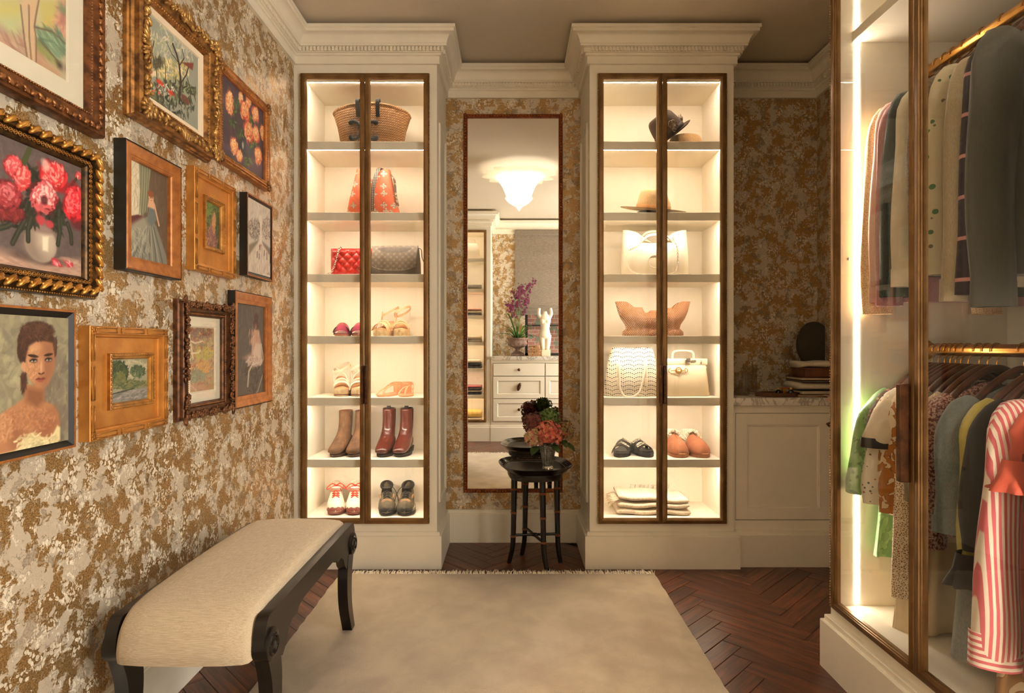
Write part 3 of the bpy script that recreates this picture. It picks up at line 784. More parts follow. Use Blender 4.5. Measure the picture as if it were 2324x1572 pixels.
class Paint:
    """a brush on a grid of colours; positions are given in the pixels of a photo crop and mapped to the canvas plane"""
    def __init__(s, Yr, Zr, Xc, base, crop=(0, 0, 1), dens=520, seed=1):
        s.Y0, s.Y1 = Yr; s.Z0, s.Z1 = Zr; s.Xc = Xc; s.crop = crop
        s.w = int((s.Y1 - s.Y0) * dens); s.h = int((s.Z1 - s.Z0) * dens); s.dens = dens
        s.A = np.ones((s.h, s.w, 3)) * np.array(base, float)
        s.U, s.V = np.meshgrid(np.arange(s.w), np.arange(s.h)); s.r = np.random.default_rng(seed)
    def at(s, cx, cy):
        ox, oy, sc = s.crop; px = ox + cx / sc; py = oy + cy / sc
        Y = s.Xc * 1366 / (px - 1162); z = CAM_H - (py - 786) * Y / 1366
        return np.array([(Y - s.Y0) * s.dens, (z - s.Z0) * s.dens])
    def noise(s, f, oct=3):
        out = np.zeros((s.h, s.w)); amp = 1; tot = 0
        for o in range(oct):
            gh, gw = max(2, int(s.h / s.w * f) + 2), f + 2
            g = s.r.random((gh, gw)); y = s.V / s.h * (gh - 1.001); x = s.U / s.w * (gw - 1.001)
            i, j = y.astype(int), x.astype(int); a, b = y - i, x - j
            a = a * a * (3 - 2 * a); b = b * b * (3 - 2 * b)
            out += amp * (g[i, j] * (1 - a) * (1 - b) + g[i + 1, j] * a * (1 - b) + g[i, j + 1] * (1 - a) * b + g[i + 1, j + 1] * a * b)
            tot += amp; amp *= .5; f *= 2
        return out / tot
    def blend(s, m, col):
        s.A += np.clip(m, 0, 1)[..., None] * (np.array(col, float) - s.A)
    def mott(s, amt, f=14):
        s.A *= (1 + amt * (s.noise(f) - .5) * 2)[..., None]
    def ell(s, cx, cy, rx, ry, col, soft=.3, rot=0, op=1, rough=0.0):
        p = s.at(cx, cy); a = np.linalg.norm(s.at(cx + rx, cy) - s.at(cx - rx, cy)) / 2; b = np.linalg.norm(s.at(cx, cy + ry) - s.at(cx, cy - ry)) / 2
        dx, dy = s.U - p[0], s.V - p[1]; c, q = math.cos(math.radians(rot)), math.sin(math.radians(rot))
        d = np.sqrt(((dx * c + dy * q) / a) ** 2 + ((-dx * q + dy * c) / b) ** 2)
        if rough: d = d + rough * (s.noise(26) - .5) * 2
        s.blend(np.clip((1 - d) / soft + .5, 0, 1) * op, col)
    def poly(s, pts, col, op=1, soft=1.5, grad=None):
        P = np.array([s.at(*p) for p in pts]); ins = np.zeros((s.h, s.w), bool); dist = np.full((s.h, s.w), 1e9)
        for i in range(len(P)):
            a, b = P[i], P[(i + 1) % len(P)]
            c = ((a[1] > s.V) != (b[1] > s.V)) & (s.U < (b[0] - a[0]) * (s.V - a[1]) / (b[1] - a[1] + 1e-9) + a[0]); ins ^= c
            e = b - a; t = np.clip(((s.U - a[0]) * e[0] + (s.V - a[1]) * e[1]) / (e @ e + 1e-9), 0, 1)
            dist = np.minimum(dist, np.hypot(s.U - a[0] - t * e[0], s.V - a[1] - t * e[1]))
        m = np.clip(.5 + np.where(ins, dist, -dist) / (2 * soft), 0, 1)
        s.blend(m * op, col)
    def line(s, pts, wd, col, op=1):
        P = np.array([s.at(*p) for p in pts]); dist = np.full((s.h, s.w), 1e9)
        for a, b in zip(P[:-1], P[1:]):
            e = b - a; t = np.clip(((s.U - a[0]) * e[0] + (s.V - a[1]) * e[1]) / (e @ e + 1e-9), 0, 1)
            dist = np.minimum(dist, np.hypot(s.U - a[0] - t * e[0], s.V - a[1] - t * e[1]))
        s.blend(np.clip(wd - dist + .5, 0, 1) * op, col)
    def strokes(s, n, region, cols, L=7, W=2.2, ang=0, spread=40, op=.8):
        """n dabs at random places of region = (cx, cy, rx, ry)"""
        cx, cy, rx, ry = region
        for _ in range(n):
            q, R = s.r.random() * 2 * PI, math.sqrt(s.r.random())
            p = s.at(cx + rx * R * math.cos(q), cy + ry * R * math.sin(q))
            a = math.radians((ang if not callable(ang) else ang(q, R)) + s.r.normal() * spread)
            l, wd = L * s.r.uniform(.6, 1.4), W * s.r.uniform(.7, 1.3)
            x0, x1, y0, y1 = int(max(0, p[0] - l)), int(min(s.w, p[0] + l + 1)), int(max(0, p[1] - l)), int(min(s.h, p[1] + l + 1))
            if x1 <= x0 or y1 <= y0: continue
            U, V = s.U[y0:y1, x0:x1] - p[0], s.V[y0:y1, x0:x1] - p[1]
            c, k = math.cos(a), math.sin(a)
            dd = ((U * c + V * k) / l) ** 2 + ((-U * k + V * c) / wd) ** 2
            m = np.clip((1 - dd) * 2.2, 0, 1) * op
            col = np.array(cols[s.r.integers(len(cols))], float) * s.r.uniform(.9, 1.1)
            s.A[y0:y1, x0:x1] += m[..., None] * (col - s.A[y0:y1, x0:x1])
    def bloom(s, cx, cy, rx, ry, dark, midc, light, n=70, L=6, W=2.4):
        s.ell(cx, cy, rx, ry, dark, .35, 0, .95, .35)
        tang = lambda q, R: -math.degrees(q) + 90
        s.strokes(n, (cx, cy, rx * .95, ry * .95), [dark, midc, midc], L, W, tang, 30)
        s.strokes(n, (cx, cy - ry * .12, rx * .8, ry * .75), [midc, midc, light], L, W * .9, tang, 30)
        s.strokes(int(n * .5), (cx - rx * .1, cy - ry * .25, rx * .6, ry * .5), [light, midc], L * .8, W * .7, tang, 30)
    def canvas(s, parent, mat_, y, label=None, thick=.008):
        C = np.clip(s.A, 3, 252) / 255; C = np.where(C <= .04045, C / 12.92, ((C + .055) / 1.055) ** 2.4)
        cy, cz = (s.Y0 + s.Y1) / 2, (s.Z0 + s.Z1) / 2
        xs = np.linspace(s.Y0, s.Y1, s.w) - parent['cY']; zs = np.linspace(s.Z0, s.Z1, s.h) - parent['cZ']
        gx, gz = np.meshgrid(xs, zs)
        m = MB(); m.loft(np.stack([gx, np.full_like(gx, y), gz], 2), cap=False, closed=False)
        nb = s.w * s.h
        m.box((xs[0], y + .0002, zs[0]), (xs[-1], y + thick, zs[-1]))
        me = m.make('canvas', mat_, 180)
        at = me.color_attributes.new('paint', 'FLOAT_COLOR', 'POINT')
        buf = np.ones((len(me.vertices), 4)); buf[:nb, :3] = C.reshape(-1, 3); buf[nb:, :3] = C.mean((0, 1))
        at.data.foreach_set('color', buf.ravel().astype(np.float32))
        return part(me, 'canvas', None, parent, label=label)

def picture(label, Yr, Zr):
    t = thing('framed_picture', label, 'picture', (LX + .0005, (Yr[0] + Yr[1]) / 2, (Zr[0] + Zr[1]) / 2), 90, 'pictures hung on the wallpapered wall')
    t['cY'] = (Yr[0] + Yr[1]) / 2; t['cZ'] = (Zr[0] + Zr[1]) / 2
    t['w'] = Yr[1] - Yr[0]; t['h'] = Zr[1] - Zr[0]
    return t
GOLDF = mat('gilt_frame', (196, 140, 66), .36, .62, rgb2=(140, 92, 42), vs=22, bs=.15, bscale=180)
GOLDA = mat('antique_gilt', (178, 126, 66), .4, .6, rgb2=(92, 60, 32), vs=34, bs=.3, bscale=200)
GOLDP = mat('plein_air_gilt', (206, 142, 66), .42, .5, rgb2=(180, 116, 50), vs=14, bs=.12, bscale=420)
BROWNF = mat('brown_gilt', (132, 82, 44), .4, .5, rgb2=(72, 42, 24), vs=40, bs=.3, bscale=220)
BROWNH = mat('brown_gilt_highlight', (178, 120, 68), .36, .6, rgb2=(104, 62, 34), vs=60)
DKGOLD = mat('dark_carved_gilt', (112, 70, 38), .4, .5, rgb2=(58, 34, 20), vs=46, bs=.2, bscale=240)
BLK = mat('black_frame', (16, 14, 13), .45, var=.2)
WOODF = mat('honey_wood_frame', (184, 118, 58), .38, .35, rgb2=(150, 88, 42), vs=30, bs=.2, bscale=300)
MAT_ = mat('mat_board', (232, 222, 200), .85, var=.03, bs=.08, bscale=400)
LINER = mat('linen_liner', (226, 206, 176), .85, var=.05, bs=.2, bscale=500)

def runs(w, h, d, step):
    """points along the four mitred sides at inset d: (x, z, tangent angle)"""
    out = []
    a, b = w / 2 - d, h / 2 - d
    for s in (-1, 1):
        n = max(2, int(2 * a / step)); out += [(-a + (i + .5) * 2 * a / n, s * b, 0) for i in range(n)]
        n = max(2, int(2 * b / step)); out += [(s * a, -b + (i + .5) * 2 * b / n, 90) for i in range(n)]
    return out
def beadrow(m, w, h, d, y, step, r, ry=None):
    for x, z, a in runs(w, h, d, step): m.blob((x, y, z), (r, ry or r, r), nu=6, nv=4)
def leaf(m, x, y, z, ang, L, W, T, tilt=0):
    m.blob((x, y, z), (L, T, W), rot('Y', -ang) @ rot('Z', tilt), nu=8, nv=5)

# --- 1 pastel of a standing figure (top left, cut by the frame)
t = picture('wide matted pastel of bare legs in brown carved gilt frame, highest of the wall', (1.03, 1.631), (1.711, 2.45))
w_, h_ = t['w'], t['h']
part(MB().frame(w_, h_, [(0, 0), (0, .026), (.004, .034), (.012, .030), (.030, .034), (.042, .030), (.046, .026), (.049, .028), (.053, .022), (.055, .012)]), 'frame', BROWNF, t)
m = MB()
for i, (x, z, a) in enumerate(runs(w_, h_, .021, .021)):
    leaf(m, x, -.034, z, a + (35 if i % 2 else -35), .0125, .0055, .005)
    leaf(m, x, -.033, z, a + (-60 if i % 2 else 60), .009, .004, .004)
part(m, 'carved_leaves', BROWNH, t, kind='stuff', smooth=180)
m = MB(); beadrow(m, w_, h_, .0475, -.028, .0078, .0028); part(m, 'bead_moulding', BROWNH, t, kind='stuff', smooth=180)
m = MB(); m.frame(w_ - .1, h_ - .1, [(0, .010), (.055, .010), (.058, .006), (.06, .006)]); part(m, 'mat_board', MAT_, t)
p = Paint((1.135, 1.527), (1.793, 2.365), -1.118, (206, 196, 156), (0, 0, 4.914), 430, 3)
p.mott(.08, 10)
p.poly([(0, 0), (250, 0), (260, 220), (180, 420), (0, 230)], (206, 198, 138)); p.poly([(0, 90), (260, 90), (260, 180), (0, 180)], (214, 200, 110), .7, 6)
p.poly([(0, 180), (260, 180), (210, 420), (0, 300)], (196, 204, 158), .8, 6)
p.poly([(0, 230), (130, 350), (310, 480), (330, 590), (0, 520)], (182, 150, 136), .9, 5); p.poly([(0, 480), (420, 760), (900, 1030), (700, 940), (0, 560)], (196, 160, 132), .9, 5)
p.strokes(160, (260, 560, 240, 90), [(198, 158, 140), (170, 128, 110), (206, 178, 150)], 14, 2, -20, 20, .5)
p.poly([(470, 0), (690, 0), (660, 360), (510, 320)], (208, 196, 120), .9, 4); p.poly([(560, 230), (660, 180), (650, 350), (540, 300)], (222, 186, 106), .8, 5)
p.poly([(690, 0), (890, 0), (870, 620), (690, 420), (640, 320)], (204, 158, 132), .9, 5); p.strokes(170, (780, 330, 110, 220), [(206, 150, 130), (190, 130, 120), (220, 180, 150)], 13, 2, 60, 30, .5)
p.poly([(700, 40), (870, 180), (870, 250), (700, 110)], (110, 150, 112), .85, 4)
p.poly([(430, 300), (620, 350), (760, 480), (780, 560), (740, 640), (620, 580), (470, 440)], (120, 146, 120), .95, 3); p.strokes(120, (610, 480, 150, 110), [(150, 176, 146), (104, 134, 110), (166, 180, 140)], 12, 1.8, -35, 15, .55)
p.poly([(440, 430), (700, 690), (680, 750), (440, 560)], (160, 160, 96), .9, 4); p.poly([(440, 580), (720, 800), (720, 900), (440, 740)], (196, 150, 122), .8, 5)
p.poly([(660, 670), (840, 740), (830, 790), (740, 800), (680, 740)], (64, 58, 56), .9, 3)
p.poly([(270, 0), (470, 0), (440, 180), (420, 300), (440, 420), (440, 740), (385, 720), (370, 470), (355, 300), (300, 160)], (222, 186, 150), .95, 3)
p.poly([(270, 60), (360, 100), (380, 420), (390, 700), (345, 660), (310, 430)], (216, 190, 156), .95, 3)
for pts in ([(470, 0), (435, 190), (420, 300), (440, 420), (440, 740)], [(360, 60), (365, 420), (390, 700)], [(270, 60), (310, 430), (345, 660)], [(430, 300), (620, 350), (760, 480)], [(470, 440), (700, 700)]):
    p.line(pts, 1.0, (120, 92, 74), .7)
p.poly([(730, 640), (770, 640), (765, 950), (720, 920)], (200, 180, 150), .9, 3); p.poly([(870, 0), (915, 0), (900, 1040), (860, 1010)], (198, 154, 88), 1, 2)
p.canvas(t, PASTEL, -.0055, thick=.004)
part(MB().box((-w_ / 2 + .05, -.0135, -h_ / 2 + .05), (w_ / 2 - .05, -.0115, h_ / 2 - .05)), 'glass_pane', PANE, t, smooth=0)

# --- 2 garden landscape in a deep swept frame
t = picture('spring garden painting with bare tree in deep ornate swept gold frame', (1.752, 2.222), (1.826, 2.258))
w_, h_ = t['w'], t['h']
part(MB().frame(w_, h_, [(0, 0), (0, .012), (.004, .016), (.004, .022), (.010, .028), (.008, .044), (.014, .052), (.030, .056), (.046, .048), (.052, .040), (.056, .042), (.060, .042), (.064, .034), (.068, .030), (.070, .022)]), 'frame', GOLDA, t)
m = MB()
for i, (x, z, a) in enumerate(runs(w_, h_, .028, .026)):
    k = abs(x) / (w_ / 2) if a == 0 else abs(z) / (h_ / 2)
    s_ = 1.15 if (k > .72 or k < .18) else .85
    for q in range(3):
        leaf(m, x + random.uniform(-.01, .01), -.052 - random.uniform(0, .008), z + random.uniform(-.01, .01), a + random.uniform(-80, 80), .0155 * s_, .0062 * s_, .0075)
for sx in (-1, 1):
    for sz in (-1, 1):
        for q in range(11):
            an = q / 11 * 360
            leaf(m, sx * (w_ / 2 - .026) + .017 * math.cos(math.radians(an)), -.060, sz * (h_ / 2 - .026) + .017 * math.sin(math.radians(an)), an, .015, .006, .007)
        m.blob((sx * (w_ / 2 - .026), -.064, sz * (h_ / 2 - .026)), (.011, .007, .011))
for s in (-1, 1):
    for q in range(-3, 4):
        leaf(m, q * .013, -.060, s * (h_ / 2 - .018 + .004 * math.cos(q)), 90 + q * 18 * s, .018, .006, .007)
        leaf(m, s * (w_ / 2 - .018), -.060, q * .013, q * 18 * s, .018, .006, .007)
part(m, 'carved_scrolls', mat('gilt_scroll', (214, 168, 96), .36, .62, rgb2=(120, 80, 42), vs=60, bs=.2, bscale=260), t, kind='stuff', smooth=180)
m = MB(); beadrow(m, w_, h_, .058, -.043, .0115, .0036); part(m, 'bead_moulding', GOLDF, t, kind='stuff', smooth=180)
m = MB(); m.frame(w_ - .136, h_ - .136, [(0, .026), (.002, .030), (.016, .024), (.018, .025), (.020, .020)]); part(m, 'linen_liner', LINER, t)
p = Paint((1.838, 2.136), (1.912, 2.172), -1.116, (150, 152, 136), (270, 0, 4.25), 620, 5)
G_ = [(84, 96, 66), (60, 74, 52), (110, 116, 76), (130, 132, 96)]
p.strokes(300, (500, 450, 260, 260), [(196, 190, 166), (170, 174, 160), (214, 200, 170), (150, 160, 140), (180, 176, 130)], 9, 2.4, 60, 50, .8)
p.strokes(120, (480, 680, 200, 90), [(206, 184, 126), (220, 200, 150), (160, 156, 96)], 8, 2.6, 30, 60, .85)
p.strokes(260, (480, 900, 260, 130), G_ + [(70, 70, 56), (90, 84, 66)], 9, 2.4, 70, 50, .9)
p.strokes(120, (520, 1040, 200, 110), [(70, 76, 62), (50, 58, 48), (140, 140, 120), (96, 88, 74)], 9, 2.2, 80, 40, .85)
p.poly([(590, 600), (710, 610), (700, 680)], (126, 66, 52)); p.poly([(285, 630), (325, 720), (285, 720)], (166, 60, 54)); p.poly([(330, 680), (350, 690), (350, 740), (300, 720)], (224, 206, 172))
p.line([(575, 940), (585, 760), (570, 620), (545, 520), (510, 430)], 3.2, (62, 52, 46)); p.line([(570, 640), (620, 560), (600, 480)], 1.4, (70, 58, 50)); p.line([(560, 600), (500, 520), (450, 410)], 1.2, (70, 58, 50))
p.line([(590, 800), (640, 720), (660, 650)], 1.6, (66, 56, 48)); p.line([(440, 820), (440, 650), (425, 560)], 1.3, (74, 66, 52)); p.line([(365, 840), (350, 640), (310, 500), (330, 400)], 1.6, (70, 62, 50)); p.line([(680, 1010), (680, 860), (650, 760)], 1.4, (54, 62, 48))
p.strokes(70, (360, 610, 60, 60), [(70, 64, 50), (96, 90, 66)], 7, 1.6, 80, 40)
p.ell(395, 805, 34, 24, (206, 64, 44), .5, 0, 1, .3); p.ell(490, 890, 32, 20, (204, 58, 44), .5, 0, 1, .3); p.ell(630, 960, 40, 38, (112, 66, 54), .4, 0, .9, .2)
p.strokes(30, (420, 870, 120, 60), [(214, 206, 190), (190, 170, 160), (220, 90, 70)], 5, 1.5, 60, 60)
p.canvas(t, OIL, -.020)

# --- 3 roses on violet
t = picture('peach roses in dark vase on violet ground, gold frame with corner ornaments', (2.272, 2.757), (1.858, 2.243))
w_, h_ = t['w'], t['h']
part(MB().frame(w_, h_, [(0, 0), (0, .018), (.003, .026), (.009, .026), (.013, .022), (.016, .028), (.026, .024), (.030, .025), (.034, .018), (.037, .018), (.038, .010)]), 'frame', WOODF, t)
m = MB()
for x, z, a in runs(w_, h_, .006, .0085): leaf(m, x, -.026, z, a + 42, .0058, .0024, .003)
for x, z, a in runs(w_, h_, .028, .0105): leaf(m, x, -.0255, z, a + 90, .0052, .0028, .003)
part(m, 'rope_moulding', GOLDF, t, kind='stuff', smooth=180)
m = MB()
for sx in (-1, 1):
    for sz in (-1, 1):
        for q in range(9):
            an = q * 40; leaf(m, sx * (w_ / 2 - .018) + .014 * math.cos(math.radians(an)), -.029, sz * (h_ / 2 - .018) + .014 * math.sin(math.radians(an)), an, .012, .005, .006)
        m.blob((sx * (w_ / 2 - .018), -.032, sz * (h_ / 2 - .018)), (.009, .006, .009))
part(m, 'corner_ornament', GOLDA, t, kind='stuff', smooth=180)
p = Paint((2.306, 2.722), (1.893, 2.209), -1.122, (74, 56, 64), (480, 120, 4.9125), 560, 7)
p.strokes(300, (380, 700, 300, 600), [(84, 62, 70), (66, 52, 62), (96, 72, 84), (60, 48, 54)], 14, 4, 40, 60, .5)
p.poly([(130, 1040), (600, 1360), (610, 1200), (520, 1220), (160, 1010)], (104, 84, 104), .6, 10)
p.ell(380, 1020, 75, 150, (44, 44, 50), .3); p.ell(352, 1030, 9, 40, (176, 178, 160), .8); p.ell(410, 1050, 40, 80, (84, 86, 104), 1.0, 0, .6)
for q in ((290, 620, 50, 110), (240, 780, 30, 30), (460, 1020, 40, 40), (450, 740, 40, 50), (410, 1210, 40, 40), (320, 900, 30, 40)):
    p.strokes(34, q, [(74, 98, 50), (50, 70, 40), (104, 126, 66), (40, 52, 36)], 9, 2.6, 60, 50)
D_, M_, L_ = (206, 112, 76), (232, 160, 104), (246, 206, 152)
for cx, cy, rx, ry, dk in ((205, 570, 42, 140, D_), (328, 510, 22, 58, D_), (415, 550, 26, 64, D_), (375, 655, 48, 110, (206, 70, 46)), (490, 690, 36, 84, (214, 96, 84)), (415, 890, 50, 122, (206, 66, 56)), (497, 905, 36, 92, (208, 92, 62)), (572, 890, 30, 80, D_), (258, 1040, 42, 90, (196, 96, 80)), (312, 1150, 34, 60, D_), (523, 1150, 40, 100, D_)):
    p.bloom(cx, cy, rx, ry, dk, M_, L_, 36, 7, 2.6)
p.canvas(t, OIL, -.010)

# --- 4 red peonies
t = picture('red peonies in a pale vase, heavy gold and black leaf carved frame', (1.10, 1.604), (1.2735, 1.663))
w_, h_ = t['w'], t['h']
part(MB().frame(w_, h_, [(0, 0), (0, .020), (.003, .028), (.007, .028), (.009, .036), (.020, .048), (.030, .044), (.033, .036), (.036, .040), (.045, .036), (.048, .034), (.052, .030), (.055, .020)]), 'frame', mat('black_gilt', (96, 66, 30), .34, .5, rgb2=(24, 19, 14), vs=40, bs=.2), t)
m = MB()
for i, (x, z, a) in enumerate(runs(w_, h_, .0205, .031)):
    leaf(m, x, -.048, z, a + 38, .022, .0062, .009); leaf(m, x + .006 * (a == 0), -.049, z + .006 * (a == 90), a + 20, .011, .004, .008); m.blob((x - .011 * (a == 0), -.050, z - .011 * (a == 90)), (.0042, .004, .0042), nu=6, nv=4)
part(m, 'carved_leaves', mat('bright_gilt', (226, 170, 84), .32, .7, rgb2=(170, 112, 46), vs=40), t, kind='stuff', smooth=180)
m = MB()
for x, z, a in runs(w_, h_, .0405, .0125):
    m.torus((x, -.039, z), .0048, .0014, n=10, k=4); m.blob((x, -.039, z), (.0022, .002, .0022), nu=5, nv=3)
beadrow(m, w_, h_, .0045, -.0285, .0075, .0024)
part(m, 'egg_moulding', GOLDF, t, kind='stuff', smooth=180)
p = Paint((1.155, 1.549), (1.3285, 1.608), -1.106, (98, 84, 80), (0, 230, 3.419), 620, 9)
p.mott(.10, 40)
p.strokes(240, (300, 450, 420, 300), [(92, 80, 78), (108, 94, 90), (84, 72, 70)], 10, 3, 30, 60, .35)
p.poly([(-400, 1120), (0, 1150), (220, 1215), (420, 1250), (700, 1225), (700, 1420), (-400, 1300)], (176, 142, 122), 1, 8); p.strokes(160, (250, 1280, 460, 80), [(186, 152, 130), (166, 130, 112), (196, 160, 138)], 14, 2.4, 0, 14, .5)
p.ell(330, 1225, 190, 40, (70, 52, 48), .8, 0, .8)
p.ell(325, 1105, 122, 145, (164, 146, 128), .12); p.ell(280, 1120, 90, 130, (138, 120, 106), .9, 0, .8); p.ell(360, 1080, 70, 110, (196, 178, 158), .9, 0, .8); p.ell(335, 985, 105, 40, (130, 104, 96), .6, 0, .7)
p.poly([(335, 1050), (382, 1050), (378, 1165), (338, 1155)], (238, 222, 194), .9, 2)
GR = [(40, 42, 32), (56, 58, 42), (32, 32, 27)]
for q in ((210, 880, 120, 110), (450, 900, 60, 100), (90, 850, 120, 80), (270, 640, 40, 100)): p.strokes(60, q, GR, 12, 3, 70, 40, .85)
for a, b, c in (((200, 920), (150, 1010), (105, 1100)), ((130, 930), (60, 970), (-20, 990)), ((250, 900), (225, 990), (225, 1080)), ((460, 920), (470, 1010), (455, 1110)), ((530, 950), (555, 1030), (560, 1100))): p.line([a, b, c], 4.2, (46, 48, 38)); p.line([a, b, c], 1.4, (78, 80, 60), .6)
p.line([(180, 500), (205, 450), (235, 380)], 4.5, (74, 78, 44)); p.line([(250, 640), (270, 560), (320, 575)], 2.5, (40, 42, 32)); p.line([(540, 680), (570, 640), (600, 600)], 2.4, (62, 60, 40))
p.bloom(90, 880, 110, 60, (80, 24, 26), (112, 34, 36), (140, 50, 50), 50)
p.bloom(60, 740, 110, 120, (110, 30, 36), (160, 50, 58), (206, 110, 112), 90); p.bloom(110, 510, 70, 80, (150, 40, 46), (210, 72, 78), (238, 150, 146), 70); p.bloom(185, 600, 60, 90, (158, 36, 42), (214, 70, 70), (240, 150, 140), 60)
p.bloom(425, 590, 105, 110, (166, 24, 32), (220, 52, 56), (246, 150, 140), 110); p.ell(360, 500, 34, 50, (240, 184, 172), .6, 20, .8, .3)
p.bloom(350, 750, 100, 130, (128, 30, 38), (206, 92, 96), (244, 196, 186), 130, 7, 2.6); p.ell(350, 770, 26, 36, (70, 18, 26), .6, 0, .8)
p.bloom(585, 800, 82, 145, (160, 22, 32), (218, 44, 56), (240, 110, 110), 120); p.ell(610, 960, 60, 40, (96, 26, 30), .8, 0, .7)
p.bloom(612, 580, 26, 26, (150, 40, 46), (206, 76, 76), (240, 190, 180), 14, 4, 1.6)
for cx, cy, rx in ((320, 920, 36), (392, 955, 30)): p.ell(cx, cy, rx, rx, (186, 60, 70), .5, 0, .95, .2)
for q in (((405, 1215), (440, 1215), (495, 1280), (470, 1285), (410, 1265)), ((490, 1225), (520, 1255), (570, 1250), (575, 1280), (530, 1285))): p.poly(q, (190, 52, 62), 1, 1.5); p.strokes(8, (q[0][0] + 40, q[0][1] + 35, 30, 18), [(236, 160, 160), (206, 80, 90)], 5, 1.3, -40, 20)
p.canvas(t, OIL, -.0245)

# --- 5 lady in a blue grey gown
t = picture('lady in blue grey gown by a curtain, black sided gold frame', (1.7125, 2.003), (1.3685, 1.743))
w_, h_ = t['w'], t['h']
part(MB().frame(w_, h_, [(0, 0), (0, .034), (.004, .034)]), 'outer_frame', BLK, t)
part(MB().frame(w_ - .008, h_ - .008, [(0, .0335), (.004, .036), (.008, .034), (.022, .028), (.030, .0275), (.031, .0255), (.036, .0255), (.040, .022), (.041, .012)]), 'inner_frame', WOODF, t)
p = Paint((1.753, 1.9625), (1.409, 1.7025), -1.120, (96, 78, 60), (240, 300, 4.49), 760, 11)
p.strokes(260, (560, 700, 180, 620), [(104, 84, 64), (88, 72, 56), (112, 92, 72)], 14, 2.4, 85, 20, .5)
p.poly([(180, 200), (345, 300), (360, 870), (180, 900)], (206, 194, 164)); p.strokes(110, (270, 560, 90, 320), [(186, 172, 142), (220, 208, 180), (166, 152, 124)], 12, 1.6, 86, 25, .6)
p.poly([(345, 290), (470, 350), (440, 560), (415, 800), (360, 880)], (128, 128, 100)); 
for x in (370, 395, 420, 440): p.line([(x, 320), (x - 8, 600), (x - 25, 840)], 1.6, (96, 96, 74), .7); p.line([(x + 8, 320), (x, 600), (x - 16, 820)], 1.1, (166, 164, 132), .6)
p.poly([(180, 870), (330, 840), (430, 870), (440, 1040), (180, 1120)], (92, 46, 46))
p.poly([(455, 850), (520, 960), (620, 1260), (640, 1400), (180, 1330), (200, 1100), (300, 940), (400, 870)], (122, 120, 106), 1, 2)
p.poly([(220, 960), (390, 860), (430, 950), (330, 1040), (200, 1130)], (146, 142, 122), .9, 5)
for a, b in (((430, 960), (250, 1330)), ((440, 960), (360, 1340)), ((455, 960), (440, 1360)), ((470, 960), (520, 1380)), ((490, 970), (590, 1380))): p.line([a, ((a[0] + b[0]) / 2 + 6, (a[1] + b[1]) / 2), b], 2.2, (82, 84, 82), .8); p.line([(a[0] - 12, a[1]), (b[0] - 36, b[1])], 2.4, (172, 166, 144), .55)
p.strokes(150, (330, 1150, 130, 180), [(160, 154, 132), (110, 110, 100), (188, 180, 154)], 12, 1.7, 110, 30, .5)
p.poly([(440, 760), (510, 760), (520, 900), (470, 960), (430, 900)], (104, 110, 106), 1, 2)
p.poly([(440, 690), (480, 680), (510, 750), (500, 790), (460, 770), (430, 760)], (206, 160, 124), 1, 2); p.line([(505, 770), (525, 860), (545, 950)], 2.6, (206, 158, 122))
p.ell(466, 672, 24, 42, (212, 166, 130), .2); p.ell(462, 632, 30, 34, (134, 74, 44), .3); p.line([(455, 672), (462, 672)], .8, (60, 40, 30)); p.line([(474, 674), (480, 676)], .8, (60, 40, 30)); p.line([(464, 697), (474, 698)], .9, (156, 70, 60))
p.canvas(t, OIL, -.012)

